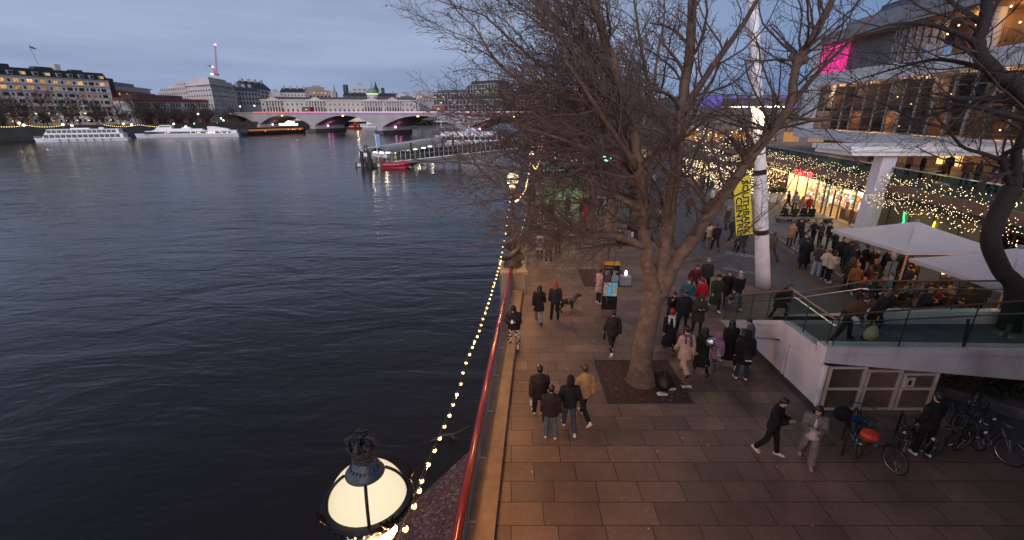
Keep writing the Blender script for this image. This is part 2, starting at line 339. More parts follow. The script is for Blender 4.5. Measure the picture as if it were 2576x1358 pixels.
# foreshore beach under the wall
def beach():
    random.seed(3); m = MB(); nx, ny = 26, 60; vs = []
    for j in range(ny):
        y = -2 + j*0.33
        w = 4.7 if y < 9 else max(0.15, 4.7*(1-((y-9)/8.6)**1.5)) if y < 17.6 else 0.1
        for i in range(nx):
            t = i/(nx-1); x = WALL(y) + 0.1 - w*1.32*(1-t)
            vs.append((x, y, WATER - 0.16 + 0.75*t**1.2 + random.uniform(-.02, .02)))
    m.add(vs, [(j*nx+i, j*nx+i+1, (j+1)*nx+i+1, (j+1)*nx+i) for j in range(ny-1) for i in range(nx-1)])
    mm, nt, b = _new('shingle'); N, L = nt.nodes, nt.links
    tc = N.new('ShaderNodeTexCoord'); vo = N.new('ShaderNodeTexVoronoi'); vo.inputs['Scale'].default_value = 11; L.new(tc.outputs['Object'], vo.inputs['Vector'])
    rp = N.new('ShaderNodeValToRGB'); sp = N.new('ShaderNodeSeparateColor'); L.new(vo.outputs['Color'], sp.inputs[0]); L.new(sp.outputs[0], rp.inputs[0])
    cr = rp.color_ramp; cr.elements[0].color = (.055, .026, .02, 1); cr.elements[1].color = (.28, .2, .165, 1)
    e = cr.elements.new(.45); e.color = (.11, .05, .04, 1); e = cr.elements.new(.8); e.color = (.14, .10, .085, 1)
    L.new(rp.outputs[0], b.inputs['Base Color']); b.inputs['Roughness'].default_value = .5
    bp = N.new('ShaderNodeBump'); bp.inputs['Strength'].default_value = 1; bp.inputs['Distance'].default_value = .06; bp.invert = True
    L.new(vo.outputs['Distance'], bp.inputs['Height']); L.new(bp.outputs[0], b.inputs['Normal'])
    tag(m.build('foreshore_beach', mm, smooth=True), kind='structure')
    # loose stones on the foreshore: uncountable
    m = MB()
    for _ in range(2600):
        y = random.uniform(0, 16.5); w = 4.4 if y < 9 else max(.2, 4.4*(1-((y-9)/8.6)**1.5)); t = random.random()
        x = WALL(y) - .2 - w*(1-t); r = random.choice((.025, .03, .04, .05, .08))*random.uniform(.7, 1.2)
        z = WATER - .12 + .75*max(0, t-.04)**1.2
        m.ball((x, y, z), r, 5, random.randrange(4), (1, random.uniform(.6, 1.2), .55))
    tag(m.build('gravel', [mk('pebble_a', (.16, .10, .085), var=.2), mk('pebble_b', (.09, .055, .05), var=.2), mk('pebble_c', (.30, .26, .23), var=.2), mk('pebble_d', (.22, .06, .045), var=.2)]), kind='stuff')
    t = thing('driftwood', 'thin wet branch of driftwood lying at the water edge of the shingle', 'driftwood', (-2.6, 16.2, WATER))
    m = MB(); m.tube([(-.9, .0, .05), (-.4, .25, .16), (.1, .3, .2), (.7, .7, .3)], [.05, .06, .05, .02], 6); m.tube([(-.1, .28, .18), (.1, .0, .2), (.3, -.1, .34)], [.035, .03, .01], 5)
    m.build('limb', DSTONE, t)
beach()
# river wall: stone body + coping kerb, red handrail, blue-grey panel railing
def river_wall():
    t = thing('river_wall', 'stone river wall with coping and red handrail running along the promenade edge', 'wall', (0, 0, 0))
    m = MB(); sect = [(-.14, -7), (.32, -7), (.32, -.02), (.58, -.02), (.58, .22), (.24, .26), (-.14, .26)]
    yy = [-6 + i*1.5 for i in range(110)]
    k = len(sect); vs = [(wallx(y)+sx, y, sz) for y in yy for sx, sz in sect]
    m.add(vs, [(i*k+j, i*k+(j+1) % k, (i+1)*k+(j+1) % k, (i+1)*k+j) for i in range(len(yy)-1) for j in range(k)])
    m.build('wall_body', mk('river_wall_stone', (.27, .20, .15), rough=.75, var=.4, scale=2.2, bump=.4, bscale=18), t)
    m = MB(); m.tube([(wallx(y)-.02, y, 1.16) for y in yy], .095, 10); m.build('handrail', REDP, t, smooth=True)
    m = MB(); sect = [(-.02, .30), (.0, .30), (.0, 1.08), (-.02, 1.08)]
    vs = [(wallx(y)+sx, y, sz) for y in yy for sx, sz in sect]
    m.add(vs, [(i*4+j, i*4+(j+1) % 4, (i+1)*4+(j+1) % 4, (i+1)*4+j) for i in range(len(yy)-1) for j in range(4)])
    m.build('railing_panel', BLUEP, t)
    m = MB()
    for i in range(60):
        y = -4 + i*1.9; x = wallx(y); m.box((x-.05, y-.025, .25), (x+.03, y+.025, 1.1))
        m.box((x+.03, y-.02, .26), (x+.16, y+.02, .30))
    p = m.build('railing_stanchion', BLUEP, t); p['kind'] = 'stuff'
    m = MB()
    for i in range(170):
        y = -2 + i*.3; x = wallx(y); m.ball((x+.02, y, .94), .014, 6); m.ball((x+.02, y, .42), .014, 6)
    p = m.build('rivet', BLUEP, t); p['kind'] = 'stuff'
river_wall()

# the bridges the camera stands on and behind it (out of frame, they shade the near ground)
t = thing('footbridge', 'slim steel footbridge deck directly below the viewpoint', 'footbridge', (0, -1.5, 6.4)); m = MB(); m.box((-200, -3.2, 6.35), (40, .45, 6.75)); m.build('deck', mk('bridge_steel', (.20, .20, .21), rough=.6, var=.2), t, world=True)
m = MB(); m.prism([(1.7, .46), (5.6, 4), (8.3, 6.5), (10.2, 8.0), (40, 8.0), (40, .46)], 6.35, 6.75); m.build('shade_landing', mk('bridge_steel', (.20, .20, .21)), t, world=True)  # slab added out of view to darken the ground at lower right
m = MB(); m.box((-200, .40, 6.76), (40, .44, 7.2)); m.build('edge_rail', mk('bridge_steel', (.20, .20, .21)), t, world=True)
t = thing('railway_bridge', 'broad riveted railway bridge behind the viewpoint', 'railway bridge', (0, -14, 6)); m = MB(); m.box((-220, -24, 5.6), (60, -6, 7.0)); m.build('deck', mk('rail_girder', (.10, .10, .10), rough=.7, var=.3), t, world=True)
m = MB(); m.box((-220, -6.4, 7.0), (60, -6.0, 10.6)); m.build('girder', mk('rail_girder', (.10, .10, .10)), t, world=True)
m = MB(); m.prism([(16, -24), (60, -24), (60, -6), (16, -6)], 0, 5.6); m.build('abutment', mk('abut_brick', (.12, .09, .07), var=.3), t, world=True)
# ------------------------------------------------------------------ river wall piers, globe lamps, festoon strings
def opal(name, col, s):
    m, nt, b = _new(name); N, L = nt.nodes, nt.links; tr = N.new('ShaderNodeBsdfTransparent'); em = N.new('ShaderNodeEmission'); em.inputs[0].default_value = (*col, 1); em.inputs[1].default_value = s
    lw = N.new('ShaderNodeLayerWeight'); lw.inputs[0].default_value = .35; mr = N.new('ShaderNodeMapRange'); mr.inputs['To Min'].default_value = 1.06; mr.inputs['To Max'].default_value = .78; L.new(lw.outputs['Facing'], mr.inputs[0])
    ml = N.new('ShaderNodeMath'); ml.operation = 'MULTIPLY'; ml.inputs[1].default_value = s; L.new(mr.outputs[0], ml.inputs[0]); L.new(ml.outputs[0], em.inputs[1])
    mx = N.new('ShaderNodeMixShader'); mx.inputs[0].default_value = 1.0; L.new(tr.outputs[0], mx.inputs[1]); L.new(em.outputs[0], mx.inputs[2]); L.new(mx.outputs[0], N['Material Output'].inputs['Surface']); m.cycles.emission_sampling = 'NONE'; return m
GLOBE = opal('lit_opal_globe', (1.0, .83, .57), 1.0)
GLOBEF = opal('lit_opal_globe_far', (1.0, .74, .52), 1.25)
PATINA = mk('aged_bronze', (.075, .065, .058), rough=.5, metal=.35, var=.4, scale=9, bump=.4, bscale=40)
BULB = glow('festoon_bulb', (1.0, .60, .24), 6.0)
FAIRY = glow('fairy_bulb', (1.0, .72, .36), 6.0)
def pier(y, label):
    x = WALL(y); t = thing('wall_pier', label, 'pedestal', (x, y, 0), math.atan(.07), 'stone lamp pedestals along the river wall')
    m = MB(); m.box((-.62, -1.0, -7), (.55, 1.0, .98)); m.box((-.66, -1.05, -.01), (.60, 1.05, .28)); m.build('plinth', STONE, t)
    m = MB(); m.box((-.70, -1.08, .985), (.64, 1.08, 1.14)); m.build('cap', STONE, t)
    return t
LAMPS = []
def dolphin_lamp(label, y, first):
    x = WALL(y); gz = 5.53; t = thing('globe_lamp', label, 'street lamp', (x, y, 1.14), 0, 'globe lamps on the river wall'); z0 = 1.14
    g = gz - z0
    m = MB(); m.lathe([(.48, 0), (.48, .12), (.42, .16), (.40, .35), (.30, .42), (.26, .55)], k=20); m.build('base', PATINA, t, smooth=False)
    for sgn in (0, 1):                                              # two fish wound head-down round the post
        pts = []; rad = []
        for i in range(22):
            q = i/21; a = sgn*math.pi + q*math.pi*2.3; rr = .30*(1-q)**.6 + .10
            pts.append((rr*math.cos(a), rr*math.sin(a), .42 + q*1.55)); rad.append(.15*(1-q)**.7 + .035)
        m = MB(); m.ball((pts[0][0], pts[0][1], .40), .20, 12, 0, (1, 1, .9)); m.tube(pts, rad, 9)
        e = pts[-1]; m.extr([(e[0]-.16, e[1], e[2]+.12), (e[0], e[1], e[2]-.05), (e[0]+.16, e[1], e[2]+.14), (e[0], e[1], e[2]+.04)], (0, .03, 0))
        m.build('fish', PATINA, t, smooth=True)
    m = MB(); m.lathe([(.17, .5), (.14, 1.2), (.115, 1.9), (.15, 1.95), (.15, 2.02), (.10, 2.08), (.085, g-.75), (.13, g-.72), (.13, g-.66), (.08, g-.6), (.11, g-.48), (.2, g-.36)], k=14)
    for k in range(14):
        q = k/13; m.ball((.1*math.cos(k*1.9), .1*math.sin(k*1.9), 2.1 + q*(g-2.9)), .035, 6)
    m.build('post', PATINA, t, smooth=True)
    k = 40 if first else 20
    m = MB(); rg = .305
    prof = [(.02, -rg)] + [(rg*math.cos(R(a)), rg*math.sin(R(a))) for a in range(-80, 60, 8)] + [(rg*math.cos(R(62)), rg*math.sin(R(62)))]
    m.lathe([(r, z+g) for r, z in prof], k=k); m.build('globe', GLOBE if first else GLOBEF, t, smooth=True)
    # equatorial ring with leaf cresting
    m = MB(); m.lathe([(rg+.002, g-.05), (rg+.045, g-.048), (rg+.055, g), (rg+.045, g+.03), (rg+.002, g+.032)], k=k, cap=False)
    if first:
        for j in range(36):
            a = 2*math.pi*j/36; m.ball(((rg+.052)*math.cos(a), (rg+.052)*math.sin(a), g-.01), .014, 6)
    m.build('ring', BLACK, t)
    for j in range(4):
        a = R(38 + 90*j); m = MB()
        if first:
            for s_ in (-1, 0, 1):
                m.tube([((rg+.055)*math.cos(a), (rg+.055)*math.sin(a), g+.02), ((rg+.085)*math.cos(a+s_*.07), (rg+.08)*math.sin(a+s_*.07), g+.06), ((rg+.07)*math.cos(a+s_*.14), (rg+.07)*math.sin(a+s_*.14), g+.095)], [.014, .014, .006], 6)
        m.ball(((rg+.06)*math.cos(a), (rg+.06)*math.sin(a), g+.03), .03, 6); m.build('leaf_ornament', mk('dark_bronze', (.03, .018, .013), rough=.8, var=.3, spec=.1), t, smooth=True)  # rough bronze, darker than on the post
    for j in range(4):                                              # ribs over the opal glass
        a = R(-72 + 90*j); pts = [((rg+.008)*math.cos(R(e))*math.cos(a), (rg+.008)*math.cos(R(e))*math.sin(a), g+(rg+.008)*math.sin(R(e))) for e in range(-60, 62, 8)]
        m = MB(); m.tube(pts, .013, 6); m.build('rib', BLACK, t, smooth=True)
    # bell-shaped cap, neck and crown
    c0 = g + rg*math.sin(R(61.5))
    m = MB(); m.lathe([(.150, c0-.012), (.154, c0+.0), (.144, c0+.015), (.122, c0+.045), (.095, c0+.07), (.075, c0+.095), (.066, c0+.115)], k=k)
    if first:
        for j in range(20):
            a = 2*math.pi*j/20; m.ball((.108*math.cos(a), .108*math.sin(a), c0+.06), .012, 6, 0, (1, 1, 1.4))
    m.build('cap', mk('lead_grey_cap', (.13, .135, .16), rough=.42, metal=.5, var=.3, scale=12, bump=.2), t, smooth=True)
    m = MB(); m.lathe([(.066, c0+.112), (.077, c0+.122), (.07, c0+.132), (.062, c0+.143), (.084, c0+.153), (.088, c0+.162), (.078, c0+.17)], k=max(16, k//2)); m.build('neck', PATINA, t, smooth=True)
    cr = MB(); cz = c0 + .162
    cr.lathe([(.072, cz), (.084, cz+.02), (.10, cz+.085), (.094, cz+.09), (.066, cz+.02)], k=18)
    for j in range(8):
        a = 2*math.pi*j/8
        cr.ball((.105*math.cos(a), .105*math.sin(a), cz+.115), .022, 7); cr.ball((.085*math.cos(a+.39), .085*math.sin(a+.39), cz+.10), .015, 6)
        if j % 2 == 0: cr.tube([(.10*math.cos(a), .10*math.sin(a), cz+.09), (.115*math.cos(a), .115*math.sin(a), cz+.14), (.07*math.cos(a), .07*math.sin(a), cz+.17), (0, 0, cz+.155)], [.016, .018, .016, .012], 6)
        cr.ball((.055*math.cos(a), .055*math.sin(a), cz+.10), .03, 6)
    cr.ball((0, 0, cz+.175), .026, 8); cr.box((-.011, -.008, cz+.185), (.011, .008, cz+.25)); cr.box((-.035, -.0085, cz+.215), (.035, .0085, cz+.235))
    cr.build('crown_finial', PATINA, t, smooth=True)
    for q in range(4): lamp('globe_light', (.28*math.cos(R(20+90*q)), .28*math.sin(R(20+90*q)), g-.29), 300 if first else 150, (1.0, .45, .18), r=.04, parent=t)
    LAMPS.append(t); return t
for i, (y, lb, pl) in enumerate(((2.9, 'large lit globe lamp with crown finial nearest the camera beside the water', 'stone pedestal under the large nearest globe lamp'),
        (22.0, 'lit globe lamp on fish-wound post rising from the second wall pedestal', 'stone pedestal where the red handrail ends, under the second globe lamp'),
        (40.0, 'smaller lit globe lamp half hidden by twigs near the green-lit market', 'stone pedestal beside the green-lit market'),
        (58.5, 'tiny far globe lamp on the wall beyond the market', 'small far pedestal on the wall beyond the market'))):
    pier(y, pl); dolphin_lamp(lb, y, i == 0)

def resample(pts, step):
    out = [Vector(pts[0])]; acc = 0
    for a, b in zip(pts, pts[1:]):
        a, b = Vector(a), Vector(b); L_ = (b-a).length; d = step - acc
        while d < L_: out.append(a + (b-a)*(d/L_)); d += step
        acc = (acc + L_) % step
    return out
def spline(pts, n=8):
    P = [Vector(p) for p in pts]; P = [P[0]*2-P[1]] + P + [P[-1]*2-P[-2]]; out = []
    for i in range(1, len(P)-2):
        p0, p1, p2, p3 = P[i-1:i+3]
        for j in range(n):
            t = j/n; out.append(.5*((2*p1)+(p2-p0)*t+(2*p0-5*p1+4*p2-p3)*t*t+(3*p1-p0-3*p2+p3)*t**3))
    out.append(P[-2]); return out
def bulb_mesh(r, k=8):
    m = MB(); m.ball((0, 0, -.075*r/.038), r, k, 0, (1, 1, 1.12)); m.tube([(0, 0, 0), (0, 0, -.05*r/.038)], r*.55, 6, 1); return m.mesh('bulb', [BULB, BLACK], smooth=True)
BM = bulb_mesh(.034, 10); BMF = bulb_mesh(.046, 6)
def festoon(label, pts, step, me, light=0):
    pts = spline(pts, 8); t = thing('festoon_string', label, 'string lights', pts[0], 0, 'festoon strings between the wall lamps'); o = Vector(pts[0])
    m = MB(); m.tube([p-o for p in pts], .010, 5); m.tube([p-o+Vector((.02, 0, -.03)) for p in pts], .006, 4); m.build('cable', BLACK, t)
    for i, p in enumerate(resample(pts, step)[1:]):
        inst('bulb', me, t, p-o, random.uniform(0, 6), rot=(random.uniform(-.2, .2), random.uniform(-.2, .2), 0))
    for i, p in enumerate(resample(pts, 2.6)[1:]):
        if light: lamp('bulb_light', p-o+Vector((.0, 0, -.08)), light, (1.0, .5, .18), r=.05, parent=t)
    return t
fp = [Vector((-1.17, 2.9, 4.55)), D(1046, 1240, 4.35)] + [D(*p) for p in ((1055,1213,4.8),(1092,1124,5.8),(1121,1055,6.8),(1153,976,8.1),(1180,885,9.7),(1205,828,11.4),(1222,775,13.0),(1237,730,14.8),(1250,690,16.6),(1262,640,19.0),(1270,590,20.4),(1278,530,21.3),(1284,498,21.8))]
festoon('string of warm bulbs sagging from the nearest lamp along the red handrail', fp, .44, BM, 105)
festoon('string of warm bulbs between the second and third wall lamps', [Vector((WALL(22), 22, 4.5))]+[D(*p) for p in ((1303,498,24.5),(1320,475,29),(1327,448,33),(1331,428,37),(1334,402,39.9))], .42, BMF, 60)
festoon('far string of warm bulbs sagging beyond the third wall lamp', [D(*p) for p in ((1337,405,40.2),(1346,422,44),(1352,415,48),(1358,400,53),(1362,384,58))], .7, BMF, 0)
# ------------------------------------------------------------------ ramp and stairs with glass balustrade
PANEL = mk('white_wall_panel', (.66, .65, .68), rough=.45, var=.1, scale=.8)
CREAM = mk('cream_gate_paint', (.58, .50, .42), rough=.5, var=.2, scale=3)
HAND = mk('brown_handrail', (.12, .06, .045), rough=.35, var=.2)
def ramp():
    t = thing('entrance_ramp', 'white concrete stair and bridge with green glass balustrade and brown handrail', 'ramp', (9.1, 11.4, 0))
    B = lambda m, n, mt: m.build(n, mt, t, world=True)
    m = MB()                                                       # side beam, stepped: flight, landing, bridge
    m.extr([(9.0, 17.9, 0), (9.0, 13.75, 1.93), (9.0, 11.9, 1.98), (9.0, 11.9, 1.5), (9.0, 13.75, 1.28), (9.0, 15.6, .42), (9.0, 16.7, 0)], (.32, 0, 0))
    m.extr([(9.0, 13.75, 1.78), (9.0, 11.9, 1.83), (9.0, 11.9, 2.02), (9.0, 13.75, 1.98), (9.0, 16.2, .82), (9.0, 16.2, .68)], (-.04, 0, 0))
    B(m, 'side_beam', WHITED)
    m = MB()
    m.add([(9.0, 11.55, 1.62), (9.0, 11.55, 2.12), (9.0, 11.9, 1.98), (9.0, 11.9, 1.5)], [(0, 1, 2, 3)])
    m.extr([(8.96, 11.5, 1.70), (20, 11.5, .62), (20, 11.5, 2.02), (8.96, 11.5, 2.18)], (0, .42, 0))
    m.extr([(8.93, 11.46, 2.02), (20, 11.46, 1.86), (20, 11.46, 2.06), (8.93, 11.46, 2.22)], (0, .07, 0))
    B(m, 'front_fascia', WHITED)
    m = MB(); m.box((9.33, 11.93, 1.72), (20, 13.7, 1.86)); m.extr([(9.33, 17.9, .0), (9.33, 13.71, 1.86), (9.33, 13.71, 1.5), (9.33, 16.7, 0)], (2.2, 0, 0))
    B(m, 'deck', mk('deck_concrete', (.10, .11, .11), rough=.7, var=.3, scale=2))
    m = MB()
    for i in range(11): m.box((9.34, 17.7-i*.36, .02+i*.165), (11.5, 17.7-(i+1)*.36+.02, .165*(i+1)))
    B(m, 'steps', mk('step_concrete', (.22, .22, .22), rough=.75, var=.3))
    m = MB(); m.box((11.55, 13.72, 1.5), (20, 14.0, 2.3)); m.extr([(11.55, 17.9, .0), (11.55, 14.0, 1.9), (11.55, 14.0, 2.15), (11.55, 17.9, .25)], (.22, 0, 0)); B(m, 'rear_beam', WHITED)
    # wall panels under the beam
    for (y0, y1, h0, h1) in ((11.55, 13.28, 1.56, 1.36), (13.34, 15.40, 1.36, .56)):
        m = MB(); m.extr([(9.13, y0, .16), (9.13, y1, .16), (9.13, y1, h1), (9.13, y0, h0)], (.05, 0, 0)); o = B(m, 'wall_panel', PANEL)
        m = MB()
        for yy in (y0+.06, y1-.06):
            m.box((9.10, yy-.035, .16), (9.129, yy+.035, (h0 if yy < (y0+y1)/2 else h1)-.02), 0)
            for zz in (.35, .8, 1.15):
                if zz < (h0 if yy < (y0+y1)/2 else h1)-.1: m.ball((9.09, yy, zz), .022, 6, 0)
        m.build('batten', WHITE, o, world=True)
    m = MB(); m.box((9.07, 11.5, 0.003), (9.3, 15.9, .155)); m.box((9.2, 11.62, .16), (9.3, 15.6, .5)); B(m, 'plinth', mk('dark_plinth', (.05, .05, .052), rough=.7, var=.3))
    # balustrade: panes, posts, rails
    def pane(a, b, z0a, z0b, z1a, z1b):
        a, b = Vector(a), Vector(b); d = (b-a).normalized(); nrm = Vector((-d.y, d.x, 0))*.012; a2, b2 = a+d*.012, b-d*.012
        m = MB(); m.extr([(a2.x, a2.y, z0a), (b2.x, b2.y, z0b), (b2.x, b2.y, z1b), (a2.x, a2.y, z1a)], nrm); B(m, 'glass_pane', GLASSG)
    ys_ = [17.85, 16.9, 15.9, 14.85, 13.75, 12.85, 11.75]
    top = lambda y: 2.98 if y < 13.76 else 3.08 - (y-13.75)*.48
    bot = lambda y: 1.99 if y < 13.76 else max(.02, 1.95-(y-13.75)*.455)
    for a, b in zip(ys_, ys_[1:]): pane((9.12, a, 0), (9.12, b, 0), bot(a), bot(b), top(a), top(b))
    xs_ = [9.2, 11.1, 13.0, 14.9, 16.8, 18.7, 20]
    ft = lambda x: 3.12 + (x-8.7)*.085
    for a, b in zip(xs_, xs_[1:]): pane((a, 11.62, 0), (b, 11.62, 0), 2.19-.0145*(a-9), 2.19-.0145*(b-9), ft(a)-.05, ft(b)-.05)
    xr = [11.6, 13.0, 14.6, 16.2, 17.8, 19.4]
    for a, b in zip(xr, xr[1:]): pane((a, 13.85, 0), (b, 13.85, 0), 2.31, 2.31, 3.3, 3.3)
    yr = [17.9, 16.6, 15.3, 14.0]
    for a, b in zip(yr, yr[1:]): pane((11.65, a, 0), (11.65, b, 0), .1+(17.9-a)*.5, .1+(17.9-b)*.5, 1.1+(17.9-a)*.53, 1.1+(17.9-b)*.53)
    for (x, y, z0, z1) in [(9.12, y, bot(y), top(y)) for y in ys_] + [(x, 11.64, 2.15, ft(x)) for x in xs_] + [(x, 13.87, 2.3, 3.28) for x in xr]:
        m = MB(); m.box((x-.010, y-.014, z0), (x+.010, y+.014, z1)); B(m, 'baluster_post', DARK)
    for x, z in ((13.0, 3.2),):
        m = MB(); m.beam((x, 11.66, 2.1), (x+.12, 11.9, 2.9), .07, .02); B(m, 'bracket', DARK)
    m = MB(); m.tube([(9.12, 17.85, top(17.85)), (9.12, 13.75, top(13.8)), (9.12, 11.66, 2.99), (9.3, 11.62, ft(9.2)), (20, 11.62, ft(20))], .03, 8); B(m, 'top_rail', HAND)
    m = MB(); m.tube([(9.24, 17.7, .85), (9.24, 13.75, 2.80), (9.24, 11.78, 2.74), (9.34, 11.74, 2.86), (20, 11.74, 3.45)], .022, 8); B(m, 'hand_rail', STEEL)
    m = MB(); m.tube([(11.55, 17.9, .95), (11.55, 14.0, 3.0), (11.6, 13.8, 3.05), (20, 13.78, 3.1)], .024, 8); B(m, 'hand_rail', STEEL)
    m = MB(); m.tube([(11.65, 17.9, 1.15), (11.65, 14.0, 3.28), (11.7, 13.87, 3.32), (20, 13.87, 3.34)], .03, 8); B(m, 'top_rail', HAND)
    return t
ramp()
t = thing('strip_light', 'slanting warm yellow tube light behind the ramp glass at the right edge', 'light', D(2520, 872, 12.6))
a, b = D(2517, 874, 12.6), D(2540, 826, 12.9); m = MB(); m.beam(a, b, .085, .04); m.build('tube', glow('yellow_tube', (1.0, .70, .16), 3.2), t, world=True)
m = MB(); m.beam(a+Vector((.03, .04, 0)), b+Vector((.03, .04, .12)), .12, .04); m.build('housing', DARK, t, world=True)
# mesh gates under the bridge
def mesh_gates():
    t = thing('mesh_gate_screen', 'cream framed wire mesh gates closing the store under the ramp', 'gate', (9.3, 11.58, 0))
    xs = [(9.28, 10.30, 'mesh_panel'), (10.42, 11.36, 'mesh_gate'), (11.50, 12.45, 'mesh_gate')]
    ztop = lambda x: 1.66 - (x-9.0)*.10
    for x0, x1, nm in xs:
        f = MB(); h = ztop(x1)
        for xx in (x0, x1): f.box((xx-.045, 11.55, .04), (xx+.045, 11.61, h))
        for zz in (.08, .78, h-.04): f.box((x0+.045, 11.553, zz-.035), (x1-.045, 11.607, zz+.035))
        fr = f.build(nm, CREAM, t, world=True)
        g = MB(); n = int((x1-x0)/.05)
        for i in range(1, n): g.box((x0+i*(x1-x0)/n-.0025, 11.575, .08), (x0+i*(x1-x0)/n+.0025, 11.583, h-.04))
        for i in range(1, int(h/.05)): g.box((x0, 11.584, .05*i-.0025), (x1, 11.590, .05*i+.0025))
        g.build('wire_mesh', mk('gate_wire', (.22, .19, .16), rough=.5, var=.1), fr, world=True)
    m = MB(); m.box((11.53, 11.52, .86), (11.80, 11.549, 1.18)); lb = m.build('lock_plate', CREAM, t, world=True)
    m = MB(); m.box((11.61, 11.512, .94), (11.70, 11.519, 1.1)); m.build('lock_opening', BLACK, lb, world=True)
    m = MB(); m.box((9.2, 14.6, 0.02), (13, 14.7, 1.7)); m.build('back_wall', mk('store_back', (.03, .027, .024), var=.4), t, world=True)
    m = MB(); m.box((10.7, 12.6, .02), (11.3, 13.2, .9)); m.lathe([(.2, 0), (.2, .05)], (10.9, 12.3, 1.1), 16); m.build('stored_box', mk('store_grey', (.2, .19, .18)), t, world=True)
mesh_gates()
# ------------------------------------------------------------------ tall mast with banner
def mast():
    t = thing('mast', 'tall leaning white mast with black straps and a ring canopy of lights', 'mast', (12.95, 21.88, 0))
    P = lambda z: Vector((12.95-.2*z-.0011*z*z, 21.9, z)) if z < 12 else Vector((12.95-2.4-.158-.22*(z-12), 21.9, z))
    zs = [0, 1, 2, 3, 4, 5, 6, 7, 8, 9, 10, 11, 12, 13, 14, 15]
    m = MB(); m.tube([P(z) for z in zs], [.35-.011*z for z in zs], 20); m.build('pole', mk('mast_paint', (.78, .75, .77), rough=.5, var=.22, scale=1.6, bump=.06), t, smooth=True, world=True)
    for z in (2.95, 5.85):
        m = MB(); m.tube([P(z-.12), P(z+.12)], [.36-.011*z]*2, 20); m.build('strap', BLACK, t, world=True)
    m = MB(); c = P(8.75); m.lathe([(.32, -.0), (1.5, .02), (1.5, .34), (.32, .36)], tuple(c), 28); m.build('canopy', mk('canopy_grey', (.10, .11, .12), rough=.6, var=.2), t, world=True)
    m = MB()
    for k in range(10):
        a = 2*math.pi*k/10; m.lathe([(.12, -.02), (.12, .0)], (c.x+1.1*math.cos(a), c.y+1.1*math.sin(a), c.z), 10)
    m.build('downlight', glow('canopy_lamp', (1, .8, .55), 9), t, world=True)
    for k in range(4):
        a = R(20+90*k); lamp('canopy_light', (c.x-12.95+.9*math.cos(a), c.y-21.88+.9*math.sin(a), c.z-.1), 110, (1, .8, .5), r=.12, parent=t)
    for p in (D(1897, 280, 21.5), D(1893, 299, 21.5)):
        pass
    # banner
    tl, tr, bl, br = (D(1845, 443, 21.6), D(1886, 440, 21.6), D(1852, 594, 21.6), D(1894, 588, 21.6))
    b = thing('banner', 'tall yellow banner with black lettering hung on the white mast', 'banner', (bl+br)/2)
    m = MB(); m.extr([tl, tr, br, bl], (0, .012, 0)); m.build('cloth', mk('yellow_cloth', (.80, .67, .045), rough=.75, var=.12, scale=3, bump=.1), b, world=True)
    for f in (.0, 1.0):
        m = MB(); p, q = (tl, tr) if f == 0 else (bl, br); m.tube([p+Vector((-.03, 0, 0)), q+Vector((.28, .05, 0))], .022, 6); m.build('banner_arm', BLACK, b, world=True)
    INK = mk('black_ink', (.01, .01, .01), var=0)
    dn = (bl-tl).normalized(); rt = (tr-tl).normalized()
    X = dn; Z = Vector((0, -1, 0)); Y = Z.cross(X).normalized()
    Mr = Matrix((X, Y, Z)).transposed()
    H = (bl-tl).length; Wd = (tr-tl).length
    for txt, u, v0, sz in (('SOUTHBANK', .70, .53, .62), ('CENTRE', .27, .66, .62)):
        me = text_mesh(txt, sz, INK, .004, spacing=1.0, bold=.012)
        xs = [v.co.x for v in me.vertices]; ysv = [v.co.y for v in me.vertices]; wv, hv = max(xs)-min(xs), max(ysv)-min(ysv)
        s1 = (.90*H if u > .5 else .62*H)/wv; s2 = .40*Wd/hv; cx, cy = (max(xs)+min(xs))/2, (max(ysv)+min(ysv))/2
        c0 = tl + rt*(Wd*u) + dn*(H*v0)
        for v in me.vertices: v.co = Mr @ Vector(((v.co.x-cx)*s1, (v.co.y-cy)*s2, v.co.z)) + c0 + Vector((0, -.012, 0)) - b.location
        o = bpy.data.objects.new('lettering', me); COL.objects.link(o); o.parent = b
mast()
